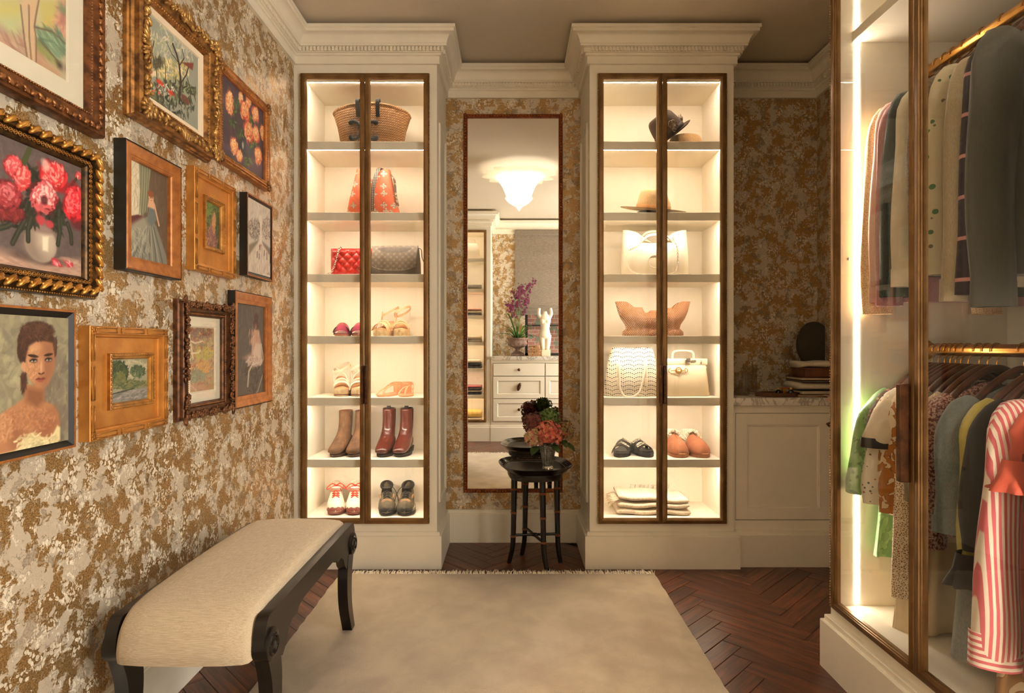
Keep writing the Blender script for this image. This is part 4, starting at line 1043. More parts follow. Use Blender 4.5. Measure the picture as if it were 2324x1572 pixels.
# --- 6, 9 plein-air gilt frames
def plein_air(label, Yr, Zr, inner, paint):
    t = picture(label, Yr, Zr); w_, h_ = t['w'], t['h']
    part(MB().frame(w_, h_, [(0, 0), (0, .029), (.0015, .0305), (.0205, .0305), (.0225, .026), (.0275, .0235), (.029, .017), (.031, .0150), (.031, .004)]), 'frame', GOLDP, t)
    m = MB()
    hi, wi = h_, w_
    for s in (-1, 1):
        for L, ax in ((w_, 0), (h_, 1)):
            for a, b in ((-L / 2 + .022, -L / 2 + .30 * L), (-L / 2 + .355 * L, L / 2 - .355 * L), (L / 2 - .30 * L, L / 2 - .022)):
                for o in (.0045, .0165):
                    q = s * ((h_ if ax == 0 else w_) / 2 - o)
                    P = [(a, -.0315, q), (b, -.0315, q)] if ax == 0 else [(q, -.0315, a), (q, -.0315, b)]
                    m.tube(P, .0019, 6)
                for e in (a, b):
                    P = [(e, -.0315, s * (h_ / 2 - o_)) for o_ in (.0045, .0165)] if ax == 0 else [(s * (w_ / 2 - o_), -.0315, e) for o_ in (.0045, .0165)]
                    m.tube(P, .0019, 6)
    for sx in (-1, 1):
        for sz in (-1, 1):
            for an in (45, 135): leaf(m, sx * (w_ / 2 - .0105), -.031, sz * (h_ / 2 - .0105), an, .0105, .003, .003)
    part(m, 'carved_border', GOLDF, t, kind='stuff', smooth=180)
    (ya, yb), (za, zb) = inner
    iw, ih = yb - ya, zb - za
    ox, oz = (ya + yb) / 2 - t['cY'], (za + zb) / 2 - t['cZ']
    # flat gilt panel around the sight edge
    m = MB()
    x0, x1, z0, z1 = -w_ / 2 + .03, w_ / 2 - .03, -h_ / 2 + .03, h_ / 2 - .03
    for a, b in (((x0, z0), (x1, oz - ih / 2 + .003)), ((x0, oz + ih / 2 - .003), (x1, z1)), ((x0, oz - ih / 2 + .003), (ox - iw / 2 + .003, oz + ih / 2 - .003)), ((ox + iw / 2 - .003, oz - ih / 2 + .003), (x1, oz + ih / 2 - .003))):
        m.box((a[0], -.0155, a[1]), (b[0], -.004, b[1]))
    part(m, 'panel', GOLDP, t)
    m = MB(); m.M = xf((ox, 0, oz)); m.frame(iw, ih, [(0, .0150), (.001, .024), (.004, .026), (.008, .025), (.010, .021), (.0135, .0205), (.018, .014), (.0185, .010)]); 
    for x, z, a in runs(iw, ih, .0035, .012): leaf(m, x, -.026, z, a + random.uniform(-12, 12), .0055, .0022, .0022)
    part(m, 'sight_moulding', GOLDF, t)
    return t
t = plein_air('small green woodland path oil, upright wide flat gold frame', (2.093, 2.404), (1.417, 1.780), ((2.176, 2.326), (1.504, 1.700)), None)
p = Paint((2.192, 2.310), (1.520, 1.684), -1.122, (70, 76, 46), (410, 360, 5.42), 900, 13)
p.strokes(420, (400, 720, 100, 240), [(92, 108, 58), (60, 78, 44), (118, 128, 70), (48, 58, 38)], 9, 2.6, 70, 40, .8)
p.poly([(385, 660), (420, 700), (440, 1110), (300, 1040), (360, 880)], (150, 104, 80), .85, 6); p.strokes(200, (385, 960, 80, 140), [(150, 96, 84), (126, 80, 84), (176, 126, 92), (110, 72, 76)], 8, 2.4, 80, 50, .8)
p.strokes(110, (410, 800, 26, 130), [(196, 150, 96), (176, 120, 80)], 7, 2, 80, 30, .7); p.strokes(130, (340, 600, 50, 110), [(120, 140, 66), (96, 112, 60)], 8, 2.2, 70, 40); p.strokes(120, (465, 860, 40, 160), [(56, 70, 44), (76, 86, 50)], 8, 2.2, 80, 40)
p.canvas(t, OIL, -.012, thick=.006)
t = plein_air('small river meadow oil with trees, nearly square wide flat gold frame', (1.5735, 1.930), (.899, 1.2035), ((1.662, 1.868), (.972, 1.130)), None)
p = Paint((1.678, 1.852), (.988, 1.114), -1.122, (150, 146, 118), (170, 650, 4.248), 900, 15)
p.strokes(200, (520, 790, 190, 80), [(176, 166, 134), (160, 154, 128), (190, 178, 146)], 10, 3, 10, 40, .7)
p.strokes(420, (415, 830, 95, 100), [(54, 66, 50), (40, 52, 44), (72, 82, 54), (88, 98, 60)], 8, 2.8, 50, 60, .85); p.strokes(200, (600, 820, 70, 50), [(84, 98, 70), (64, 80, 60), (110, 118, 84)], 7, 2.4, 50, 60, .8)
p.strokes(160, (440, 880, 40, 50), [(110, 112, 62), (130, 128, 72), (90, 98, 56)], 7, 2.4, 50, 60, .8); p.strokes(280, (520, 950, 190, 45), [(92, 100, 66), (116, 116, 74), (70, 82, 58), (136, 128, 84)], 10, 2, 5, 20, .8)
p.poly([(320, 1050), (450, 1020), (700, 960), (700, 1080), (330, 1120)], (134, 130, 126), .9, 4); p.strokes(160, (540, 1050, 190, 50), [(150, 144, 138), (116, 112, 112), (164, 150, 136), (106, 108, 96)], 11, 2, 8, 12, .7); p.line([(330, 1045), (450, 1015), (560, 985)], 1.6, (56, 62, 44), .9)
p.canvas(t, OIL, -.012, thick=.006)

# --- 7, 8 floater frames
def floater(label, Yr, Zr, gap, depth=.034):
    t = picture(label, Yr, Zr); w_, h_ = t['w'], t['h']
    part(MB().frame(w_, h_, [(0, 0), (0, depth - .001), (.0005, depth - .001)]), 'outer_frame', BLK, t)
    part(MB().frame(w_ - .0006, h_ - .0006, [(0, depth - .002), (0, depth), (.0055, depth), (.0055, depth - .006)]), 'face_edge', WOODF, t)
    part(MB().frame(w_ - .011, h_ - .011, [(0, depth - .001), (.0005, .010), (.04, .010)]), 'inner_tray', BLK, t)
    return t
t = floater('snowy grey city street in thin black floating frame', (2.5025, 2.765), (1.446, 1.792), .01)
p = Paint((2.5205, 2.747), (1.464, 1.774), -1.108, (196, 186, 172), (410, 360, 5.42), 620, 17)
p.strokes(260, (970, 700, 150, 260), [(204, 194, 180), (186, 176, 162), (212, 202, 190)], 14, 4, 80, 30, .5)
p.strokes(240, (890, 870, 80, 130), [(128, 116, 104), (104, 92, 84), (156, 142, 128), (178, 166, 152)], 6, 1.8, 80, 50, .8); p.strokes(220, (1045, 860, 66, 140), [(140, 126, 114), (112, 100, 92), (166, 152, 138), (196, 184, 168)], 6, 1.6, 80, 50, .75)
p.poly([(965, 980), (1000, 1000), (1110, 1220), (1110, 1480), (815, 1400), (820, 1200), (940, 1020)], (206, 194, 178), 1, 3); p.strokes(200, (960, 1270, 140, 180), [(214, 202, 186), (184, 170, 154), (160, 146, 132)], 12, 1.6, 80, 12, .5)
p.poly([(825, 1060), (945, 1000), (930, 1040), (825, 1190)], (110, 98, 80), .8, 4); p.poly([(985, 1010), (1110, 1130), (1110, 1240), (1000, 1060)], (104, 94, 84), .8, 4)
p.poly([(960, 700), (985, 700), (985, 1030), (962, 1030)], (222, 212, 196), .8, 3)
for x, y, h_q in ((928, 1180, 36), (952, 1200, 30), (1015, 1160, 30), (1045, 1200, 40), (1085, 1240, 40), (960, 1090, 26)): p.line([(x, y - h_q), (x, y + h_q)], 1.7, (56, 46, 42)); 
p.ell(960, 1080, 8, 14, (150, 60, 50)); p.ell(975, 1065, 7, 9, (170, 70, 54)); p.strokes(14, (1060, 1410, 24, 14), [(120, 106, 94)], 4, .9, 40, 60)
p.canvas(t, OIL, -.030, thick=.018)
t = floater('portrait of a dark haired woman with bare shoulders in thin black floating frame', (1.236, 1.518), (.896, 1.240), .012)
p = Paint((1.257, 1.497), (.917, 1.219), -1.104, (142, 134, 108), (0, 680, 4.032), 900, 19)
p.strokes(380, (300, 650, 420, 620), [(150, 144, 112), (130, 124, 100), (164, 156, 122), (120, 112, 94), (144, 132, 110)], 20, 7, 60, 60, .45); p.strokes(140, (520, 900, 120, 420), [(116, 104, 88), (128, 116, 98)], 18, 6, 80, 30, .5)
SK = (176, 122, 84); SD = (128, 80, 54); SL = (208, 158, 116)
p.ell(330, 400, 165, 180, (70, 44, 34), .12, 0, 1, .08); p.ell(205, 470, 50, 120, (66, 42, 32), .3, 0, 1, .15); p.ell(215, 760, 30, 110, (84, 56, 42), .5)
p.poly([(235, 780), (400, 800), (400, 930), (480, 960), (530, 1040), (545, 1160), (470, 1290), (200, 1330), (130, 1390), (-200, 1480), (-200, 1250), (-60, 1120), (20, 1040), (120, 970), (215, 900)], SK, 1, 3)
p.poly([(235, 800), (400, 830), (400, 930), (330, 1000), (235, 930)], SD, .8, 8); p.poly([(100, 1040), (200, 1100), (230, 1270), (120, 1370), (60, 1250)], (140, 86, 58), .6, 14); p.poly([(300, 1050), (500, 1000), (530, 1120), (440, 1280), (330, 1230)], (146, 90, 62), .75, 14); p.strokes(420, (250, 1090, 250, 110), [SK, SK, (190, 136, 97), (152, 100, 70)], 7, 2.2, 20, 50, .35); p.strokes(160, (30, 1180, 90, 130), [SL, (198, 146, 106), SK], 7, 2.2, 50, 30, .4)
p.poly([(232, 480), (245, 430), (330, 380), (480, 390), (498, 500), (490, 640), (440, 770), (390, 815), (330, 805), (255, 720), (230, 640)], SK, 1, 3)
p.poly([(390, 400), (480, 395), (498, 520), (485, 650), (430, 780), (390, 815), (380, 640), (400, 520)], (146, 96, 68), .75, 10); p.strokes(240, (300, 600, 62, 150), [SL, (192, 140, 101), SK], 6, 1.8, 80, 40, .3); p.ell(310, 440, 60, 40, (206, 158, 118), .9, 0, .6)
p.poly([(200, 560), (235, 590), (235, 660), (215, 680), (185, 620)], (196, 146, 108), 1, 2)
p.ell(300, 520, 48, 14, (56, 38, 30), .4, -8, .95); p.ell(440, 508, 40, 13, (56, 38, 30), .4, 8, .95); p.ell(305, 560, 38, 24, (96, 66, 52), .6, 0, .8); p.ell(440, 552, 34, 22, (88, 60, 48), .6, 0, .8)
for cx, cy in ((302, 562), (440, 553)): p.ell(cx, cy, 26, 12, (184, 168, 148), .4); p.ell(cx + 2, cy, 11, 11, (64, 78, 84), .3); p.ell(cx + 2, cy, 5, 5, (16, 14, 14), .4); p.line([(cx - 30, cy + 3), (cx - 6, cy - 13), (cx + 26, cy - 6)], 1.3, (40, 28, 24))
p.poly([(375, 540), (392, 540), (402, 660), (385, 682), (350, 675), (362, 640)], (190, 138, 100), .8, 4); p.line([(352, 678), (372, 686), (398, 672)], 1.8, (100, 60, 44)); p.ell(372, 620, 8, 60, (222, 176, 134), .9, 0, .6)
p.poly([(322, 730), (350, 716), (372, 722), (392, 714), (414, 722), (392, 738), (322, 738)], (118, 54, 46), 1, 1.5); p.poly([(330, 738), (400, 736), (385, 758), (350, 756)], (156, 82, 68), 1, 2)
p.ell(345, 285, 150, 80, (66, 42, 33), .3, 0, 1, .12); p.poly([(180, 560), (165, 420), (230, 330), (330, 300), (470, 320), (510, 420), (500, 500), (480, 400), (400, 372), (330, 378), (262, 425), (236, 500), (215, 560)], (66, 42, 33), 1, 4); p.strokes(260, (335, 300, 150, 75), [(88, 58, 43), (58, 37, 29), (104, 72, 53), (74, 47, 37)], 7, 1.6, lambda q, R: 60 - math.degrees(q), 50, .6); p.strokes(70, (205, 460, 30, 100), [(88, 58, 43), (58, 37, 29)], 8, 1.8, 75, 30, .6); p.strokes(40, (505, 430, 10, 80), [(74, 50, 40), (92, 62, 48)], 8, 1.8, 80, 20, .6); p.strokes(40, (215, 760, 18, 90), [(88, 58, 43), (66, 42, 33)], 9, 1.8, 80, 25, .6)
p.poly([(-200, 1460), (130, 1380), (215, 1310), (270, 1250), (340, 1235), (450, 1290), (520, 1150), (545, 1170), (545, 1280), (480, 1330), (100, 1440), (-200, 1540)], (222, 206, 154), 1, 2.5); p.strokes(100, (330, 1300, 200, 70), [(232, 218, 172), (206, 188, 138), (194, 178, 132)], 10, 3, 30, 40, .6)
p.canvas(t, OIL, -.030, thick=.018)

# --- 10 dark carved frame with matted autumn scene
t = picture('matted autumn garden study in dark bronze carved flower frame', (2.0125, 2.371), (.894, 1.311))
w_, h_ = t['w'], t['h']
part(MB().frame(w_, h_, [(0, 0), (.002, .014), (.007, .018), (.008, .026), (.014, .032), (.026, .034), (.038, .028), (.041, .024), (.045, .026), (.050, .024), (.055, .019), (.0565, .010)]), 'frame', DKGOLD, t)
m = MB(); R_ = random.Random(4)
def rosette(x, z, s_):
    for q in range(5):
        an = math.radians(72 * q + R_.uniform(0, 40)); m.blob((x + .0065 * s_ * math.cos(an), -.039 - R_.uniform(0, .004), z + .0065 * s_ * math.sin(an)), (.0056 * s_, .005, .0056 * s_), nu=6, nv=4)
    m.blob((x, -.044, z), (.004 * s_, .004, .004 * s_), nu=6, nv=4)
for x, z, a in runs(w_, h_, .0175, .0195):
    k = abs(x) / (w_ / 2) if a == 0 else abs(z) / (h_ / 2)
    if (.34 < k < .5) and R_.random() < .8: continue
    rosette(x + R_.uniform(-.005, .005), z + R_.uniform(-.005, .005), R_.uniform(.85, 1.25))
    leaf(m, x + R_.uniform(-.008, .008), -.037, z + R_.uniform(-.01, .01), R_.uniform(0, 180), .011, .004, .004)
for sx in (-1, 1):
    for sz in (-1, 1):
        for q in range(7): leaf(m, sx * (w_ / 2 - .012), -.040, sz * (h_ / 2 - .012), (45 if sx == sz else 135) + (q - 3) * 17, .026, .0038, .005)
part(m, 'carved_flowers', mat('dark_gilt_flower', (140, 90, 50), .38, .5, rgb2=(64, 38, 22), vs=70, bs=.2, bscale=300), t, kind='stuff', smooth=180)
m = MB(); beadrow(m, w_, h_, .047, -.026, .0068, .0023); part(m, 'bead_moulding', BROWNH, t, kind='stuff', smooth=180)
m = MB(); m.frame(w_ - .112, h_ - .112, [(0, .0095), (.034, .0095), (.037, .006), (.038, .006)]); part(m, 'mat_board', MAT_, t)
p = Paint((2.105, 2.279), (.9865, 1.2185), -1.124, (170, 140, 100), (170, 650, 4.248), 800, 21)
p.strokes(650, (1220, 700, 130, 320), [(196, 150, 90), (150, 80, 66), (170, 160, 120), (122, 130, 110), (206, 170, 104), (140, 96, 84), (190, 120, 70)], 8, 2.4, 50, 60, .8)
p.strokes(160, (1220, 450, 120, 50), [(130, 76, 66), (104, 70, 70), (150, 110, 90), (110, 116, 110)], 8, 2.6, 50, 60, .8); p.strokes(120, (1250, 650, 90, 60), [(196, 176, 76), (170, 160, 80)], 8, 2.4, 50, 60, .8)
p.strokes(90, (1250, 780, 60, 70), [(206, 140, 60), (220, 170, 90)], 9, 1.8, 60, 40, .8); p.strokes(140, (1180, 860, 90, 60), [(140, 144, 116), (118, 124, 104)], 9, 2.2, 20, 40, .8)
for a in (((1110, 520), (1170, 550), (1240, 530)), ((1120, 650), (1200, 640), (1220, 620)), ((1100, 930), (1180, 1000)), ((1130, 560), (1150, 700))): p.line(a, 2.6, (222, 206, 180), .9)
p.poly([(1100, 930), (1300, 960), (1300, 1000), (1100, 1010)], (190, 140, 116), .7, 5)
p.canvas(t, PASTEL, -.0055, thick=.004)
part(MB().box((-w_ / 2 + .052, -.0125, -h_ / 2 + .052), (w_ / 2 - .052, -.0105, h_ / 2 - .052)), 'glass_pane', PANE, t, smooth=0)

# --- 11 seated figure
t = picture('seated figure in white on dark grey ground, black sided honey wood frame', (2.3985, 2.768), (.8975, 1.374))
w_, h_ = t['w'], t['h']
part(MB().frame(w_, h_, [(0, 0), (0, .030), (.003, .030)]), 'outer_frame', BLK, t)
part(MB().frame(w_ - .006, h_ - .006, [(0, .0295), (.004, .032), (.018, .026), (.028, .025), (.029, .0225), (.040, .020), (.044, .019), (.045, .010)]), 'inner_frame', WOODF, t)
p = Paint((2.442, 2.7245), (.941, 1.3305), -1.124, (84, 78, 72), (170, 650, 4.248), 560, 23)
p.strokes(300, (1690, 600, 170, 460), [(92, 86, 78), (76, 70, 66), (104, 98, 88)], 12, 2, 80, 30, .6)
p.strokes(120, (1720, 880, 100, 170), [(70, 62, 56), (58, 50, 46), (104, 94, 84)], 12, 2.4, 80, 40, .7)
p.poly([(1720, 400), (1770, 430), (1790, 560), (1770, 690), (1690, 710), (1700, 560)], (186, 150, 130), .95, 3); p.poly([(1740, 540), (1790, 560), (1800, 740), (1770, 760), (1690, 700)], (206, 186, 170), .9, 4)
p.poly([(1610, 690), (1690, 640), (1780, 700), (1760, 760), (1660, 720)], (170, 136, 120), .8, 5)
p.ell(1738, 370, 26, 50, (76, 48, 42), .3); p.ell(1742, 300, 20, 40, (66, 44, 38), .6, 0, .8)
p.line([(1780, 740), (1710, 740), (1670, 820), (1660, 960)], 3.0, (204, 190, 166), .85); p.line([(1790, 560), (1810, 700), (1780, 760)], 2.6, (196, 178, 160), .8); p.line([(1800, 860), (1760, 1000), (1740, 1030)], 2.4, (180, 168, 146), .7)
p.strokes(70, (1720, 720, 70, 50), [(214, 200, 186), (186, 160, 146)], 10, 1.8, 60, 40, .7); p.strokes(40, (1720, 480, 50, 100), [(206, 166, 146), (176, 136, 118)], 10, 1.8, 85, 20, .6)
p.canvas(t, OIL, -.012)
# ================================================================== SHOES, BAGS AND HATS ON THE SHELVES
def bent(m, P, A, B, n=14, p=1.0):
    """tube in the YZ plane with half width A (x) and half thickness B per point"""
    P = np.asarray(P, float); T = np.gradient(P, axis=0); T /= np.linalg.norm(T, axis=1)[:, None] + 1e-9
    a = np.arange(n) * 2 * PI / n; c, s = np.cos(a), np.sin(a)
    c = np.sign(c) * np.abs(c) ** p; s = np.sign(s) * np.abs(s) ** p
    rings = []
    for i in range(len(P)):
        N = (-T[i][1], T[i][0])
        rings.append(np.stack([A[i] * c, P[i][0] + B[i] * s * N[0], P[i][1] + B[i] * s * N[1]], 1))
    return m.loft(rings)
def strip(m, P, wdir, wd, th):
    """flat strap along points P, wd wide along wdir (vector or per-point), th thick"""
    P = np.asarray(P, float); T = np.gradient(P, axis=0); T /= np.linalg.norm(T, axis=1)[:, None] + 1e-9
    wv = np.asarray(wdir, float); wv = np.tile(wv, (len(P), 1)) if wv.ndim == 1 else wv
    N = np.cross(T, wv); N /= np.linalg.norm(N, axis=1)[:, None] + 1e-9
    rings = [[P[i] + wv[i] * wd / 2 + N[i] * th / 2, P[i] - wv[i] * wd / 2 + N[i] * th / 2, P[i] - wv[i] * wd / 2 - N[i] * th / 2, P[i] + wv[i] * wd / 2 - N[i] * th / 2] for i in range(len(P))]
    return m.loft(rings)
def archp(y, w, h, z0=0.0, a0=0, a1=180, n=13, lean=0.0, dx=0.0):
    return [(dx + w * math.cos(math.radians(a)), y + lean * math.sin(math.radians(a)), z0 + h * math.sin(math.radians(a))) for a in np.linspace(a0, a1, n)]
FS = [0, .03, .08, .18, .32, .48, .62, .78, .92, .98, 1]
FW = [.05, .42, .66, .90, 1.0, .90, .78, .72, .66, .45, .05]
def footout(L, W, n=15):
    s = (1 - np.cos(np.linspace(0, PI, n))) / 2
    wv = np.interp(s, FS, FW) * W / 2; y = -L / 2 + s * L
    bend = .006 * np.sin(s * PI * 1.3)
    return np.concatenate([np.stack([wv + bend, y], 1), np.stack([-wv[::-1] + bend[::-1], y[::-1]], 1)[1:-1]])
def sole(m, L, W, ztop, zbot=0.0, taper=.97, toe=.0):
    o = footout(L, W)
    zt = np.array([ztop(y / L + .5) if callable(ztop) else ztop for y in o[:, 1]])
    zb = zbot + toe * np.clip(.2 - (o[:, 1] / L + .5), 0, 1) / .2
    return m.loft([np.c_[o * taper, zb], np.c_[o, zb + .004], np.c_[o, zt - .002], np.c_[o * .985, zt]])
def upper(m, L, prof, n=15, p=.82):
    """closed shoe upper: prof = (s, half width, height, base z)"""
    rings = []
    a = np.linspace(0, PI, n)
    for s, w_, h_, zb in prof:
        q = np.stack([w_ * np.cos(a), np.full(n, -L / 2 + s * L), zb + h_ * np.sin(a) ** p], 1)
        rings.append(q)
    return m.loft(rings)
SZ = dict(zip('tabcdef', [2.5, *SHELF_Z])); SZ['g'] = .2461
def place(name, label, cat, px, Y, z, rz=0, group=None, rx=0, ry=0):
    return thing(name, label, cat, (X(px, Y), Y, z + .0006), rz, group, rx, ry)
def pair(fn, name, lab_a, lab_b, cat, pxa, pxb, Y, z, rza=0, rzb=0, dY=0.0, **kw):
    a = fn(place(name, lab_a, cat, pxa, Y, z, rza), 1, **kw)
    b = fn(place(name, lab_b, cat, pxb, Y + dY, z, rzb), -1, **kw)

# --- sneakers
def sneaker(t, side, body, trim, lace, sole_c, tread, toe=None, bow=True, tab=None, big=1.0):
    L, W = .275, .100 * big
    part(sole(MB(), L, W, lambda s: .018 + .012 * s, 0, .96, .006), 'outsole', tread, t)
    part(sole(MB(), L * .985, W * 1.0, lambda s: .030 + .008 * s, .010, .99, .006), 'midsole', sole_c, t)
    h = W / 2
    part(upper(MB(), L * .97, [(0, .3 * h, .012, .026), (.03, .62 * h, .028, .026), (.10, .82 * h, .042, .026), (.22, .94 * h, .050, .027), (.36, .93 * h, .064, .028), (.50, .82 * h, .082, .030), (.62, .74 * h, .096, .030), (.74, .70 * h, .094, .031), (.86, .68 * h, .098, .032), (.95, .58 * h, .098, .033), (1.0, .36 * h, .080, .034)]), 'upper', body, t, smooth=70)
    if toe: 
        part(upper(MB(), L * .99, [(0.005, .34 * h, .014, .022), (.03, .66 * h, .026, .022), (.08, .82 * h, .034, .022), (.13, .90 * h, .030, .024), (.14, .86 * h, .022, .024)]), 'toe_cap', toe, t, smooth=70)
    m = MB(); m.M = xf((0, -.005, .098), rx=-58)
    m.loft([[(x * .9, -.035, z) for x, z in arcs(.026, .006, 0, 360, 13)[:-1]], [(x, .0, z + .003) for x, z in arcs(.027, .007, 0, 360, 13)[:-1]], [(x, .042, z + .008) for x, z in arcs(.029, .006, 0, 360, 13)[:-1]], [(x * .8, .050, z + .010) for x, z in arcs(.029, .004, 0, 360, 13)[:-1]]])
    part(m, 'tongue', trim, t, smooth=70)
    part(MB().loft([[(.030 * math.sin(a), L * .26 + .048 * math.cos(a), .114 + .012 * math.cos(a) + dz) for a in np.linspace(0, 2 * PI, 17)[:-1]] for dz in (0, .003)]), 'insole', BLKM if trim is not WHT else WHT, t)
    part(MB().tube([(x, L * .26 + y, .119 + .012 * math.cos(a)) for a in np.linspace(0, 2 * PI, 17)[:-1] for x, y in [(.030 * math.sin(a), .048 * math.cos(a))]], .0075, 8, closed=True), 'collar', trim, t, smooth=180)
    m = MB()
    def top(y, x):
        s = y / (L * .97) + .5
        hh = np.interp(s, [.22, .36, .5, .62, .74], [.050, .064, .082, .096, .094]) + .0295; wv = np.interp(s, [.22, .36, .5, .62], [.94, .93, .82, .74]) * h
        return hh - (1 - math.sqrt(max(0, 1 - min(.98, abs(x) / wv) ** 2))) * hh * .75
    ys = np.linspace(-.066, .026, 6)
    for i in range(5):
        for s in (-1, 1):
            m.tube([(s * .019, ys[i], top(ys[i], .019) + .003), (0, (ys[i] + ys[i + 1]) / 2, top((ys[i] + ys[i + 1]) / 2, 0) + .006), (-s * .019, ys[i + 1], top(ys[i + 1], .019) + .003)], .0026, 6)
    z1 = top(.02, 0) + .008
    if bow:
        for s in (-1, 1):
            m.tube(spline([(0, .020, z1), (s * .022, .012, z1 + .012), (s * .048, .0, z1 - .006), (s * .044, -.006, z1 - .014), (s * .018, .008, z1 - .002), (0, .018, z1)], 16), .0028, 6)
            m.tube(spline([(0, .018, z1), (s * .012, -.004, z1 + .002), (s * .030, -.028, z1 - .022)], 10), .0026, 6)
        m.blob((0, .016, z1 + .001), (.006, .006, .005))
    else:
        m.tube(spline([(side * .016, .022, z1), (side * .040, .005, z1 - .015), (side * .058, -.020, z1 - .055), (side * .064, -.05, .024)], 14), .0022, 6)
    part(m, 'laces', lace, t, smooth=180)
    if tab:
        m = MB()
        m.blob((0, -.082, .0655), (.031, .024, .010), rot('X', 24), nu=12, nv=6)
        for s in (-1, 1): m.blob((s * .0335 * big, -.02, .075), (.007, .030, .016), rot('Y', s * 30) @ rot('X', 14), nu=10, nv=6)
        part(m, 'overlay', tab, t, smooth=180)
    return t
WHT = mat('white_mesh', (218, 206, 184), .7, var=.06, bs=.2, bscale=500); WHT2 = mat('white_rubber', (232, 222, 200), .6)
REDL = mat('red_lace', (196, 58, 36), .8, var=.2, vs=80); MAROON = mat('maroon_rubber', (128, 66, 56), .6, var=.2, vs=90)
OLIVE = mat('olive_mesh', (76, 68, 50), .8, var=.3, vs=40, bs=.3, bscale=600); OLIVE2 = mat('brown_suede_panel', (136, 104, 76), .85, var=.2, vs=50); BLKR = mat('black_rubber', (26, 25, 24), .6); BLKM = mat('black_mesh', (40, 38, 35), .85, var=.2); GREYR = mat('grey_rubber', (150, 140, 120), .6, var=.2)
pair(sneaker, 'sneaker', 'white sneaker with red laces, the one nearer the picture wall', 'white sneaker with red laces, the one nearer the cabinet middle', 'shoe', 763, 806, 3.34, SZ['g'], 14, 12, body=WHT, trim=WHT, lace=REDL, sole_c=WHT2, tread=MAROON, toe=MAROON)
pair(sneaker, 'sneaker', 'olive and black trainer with loose lace, nearer the white red laced pair', 'olive and black trainer with loose lace, nearer the mirror', 'shoe', 878, 923, 3.33, SZ['g'], 12, 4, body=OLIVE, trim=BLKM, lace=BLKM, sole_c=GREYR, tread=BLKR, toe=BLKR, bow=False, tab=OLIVE2, big=.98)

# --- boots
def boot(t, side, lea, sole_m, gore=None, tab=None, h=.25, heel=.045, inner=None, wr=1.0):
    P = spline([(-.122, .020), (-.112, .030), (-.075, .040), (-.030, .058), (.010, .084), (.034, .120), (.044, .165), (.048, .21), (.050, h)], 26)
    k = np.linspace(0, 1, 26)
    A = np.interp(k, [0, .06, .22, .38, .52, .66, .8, 1], [.016, .030, .042, .044, .039, .035, .034, .0355]) * wr
    B = np.interp(k, [0, .06, .22, .38, .52, .66, .8, 1], [.008, .016, .024, .036, .046, .046, .047, .051])
    m = MB(); bent(m, P, A, B, 18)
    m.blob((0, .062, .062), (.034 * wr, .040, .050), nu=14, nv=9)
    for (yy, zz, an) in ((-.012, .082, 40), (.004, .104, 35), (-.04, .066, 25)):
        m.tube([(x, yy + .012 * math.sin(x * 60), zz + .004 - abs(x) * .55) for x in np.linspace(-.032, .032, 9)], .0035, 6)
    part(m, 'upper', lea, t, smooth=180)
    o = footout(.254, .088 * wr)
    part(MB().loft([np.c_[o * .97, np.where(o[:, 1] < .02, .0, .010)], np.c_[o, np.where(o[:, 1] < .02, .004, .012)], np.c_[o, np.full(len(o), .0135)], np.c_[o * .96, np.full(len(o), .017)]]), 'sole', sole_m, t)
    part(MB().loft([[(x * .9, y, 0) for x, y in arcs(.031, .036, 0, 360, 17, 0, .085)[:-1]], [(x, y, .03) for x, y in arcs(.033, .040, 0, 360, 17, 0, .083)[:-1]]]), 'heel', sole_m, t)
    # open top
    part(MB().loft([[(x, y, h + .0005) for x, y in arcs(.030 * wr, .044, 0, 360, 19, 0, .051)[:-1]], [(x, y, h + .0025) for x, y in arcs(.0345 * wr, .050, 0, 360, 19, 0, .051)[:-1]]]), 'top_edge', inner or gore or lea, t)
    if gore:
        m = MB()
        G = []
        for v in np.linspace(0, 1, 8):
            z = .135 + (h - .137) * (1 - v); yc = np.interp(z, [.12, .165, .21, .25], [.034, .044, .048, .050]); sp_ = 34 * (1 - .45 * v)
            G.append([((.0358 * wr) * math.cos(math.radians(q)), yc + .0508 * math.sin(math.radians(q)), z) for q in np.linspace(22 - sp_, 22 + sp_, 8)])
        G = np.array(G); m.grid(G); m.grid(G[:, ::-1] - [.003, 0, 0])
        part(m, 'elastic_gore', gore, t, smooth=180)
    if tab:
        m = MB(); strip(m, [(.006, .020, h - .01), (.006, .012, h + .010), (.006, .016, h + .028), (.006, .024, h + .029), (.006, .028, h + .012), (.006, .028, h - .008)], (1, 0, 0), .019, .003)
        part(m, 'pull_tab', tab, t)
    return t
OXB = mat('oxblood_leather', (84, 28, 20), .3, var=.35, vs=18, bs=.25, bscale=55, bd=.004, Coat_Weight=.3)
SUEDE = mat('taupe_suede', (118, 84, 58), .9, var=.3, vs=24, bs=.15, bscale=300, rgb2=(84, 60, 42))
BLKE = mat('black_elastic', (34, 30, 27), .85, bs=.4, bscale=300); TAUPE = mat('taupe_elastic', (120, 96, 72), .9)
pair(boot, 'ankle_boot', 'taupe suede ankle boot standing nearer the picture wall', 'taupe suede ankle boot half behind the cabinet door stile', 'shoe', 777, 815, 3.345, SZ['f'], -7, -5, lea=SUEDE, sole_m=mat('boot_sole', (62, 40, 30), .6), gore=TAUPE, h=.232, inner=mat('boot_lining', (150, 66, 40), .7))
pair(boot, 'chelsea_boot', 'oxblood leather ankle boot with black pull tab, nearer the suede pair', 'oxblood leather ankle boot with black pull tab, nearer the mirror', 'shoe', 878, 918, 3.345, SZ['f'], -3, -5, lea=OXB, sole_m=BLKR, gore=BLKE, tab=BLKE, h=.245)

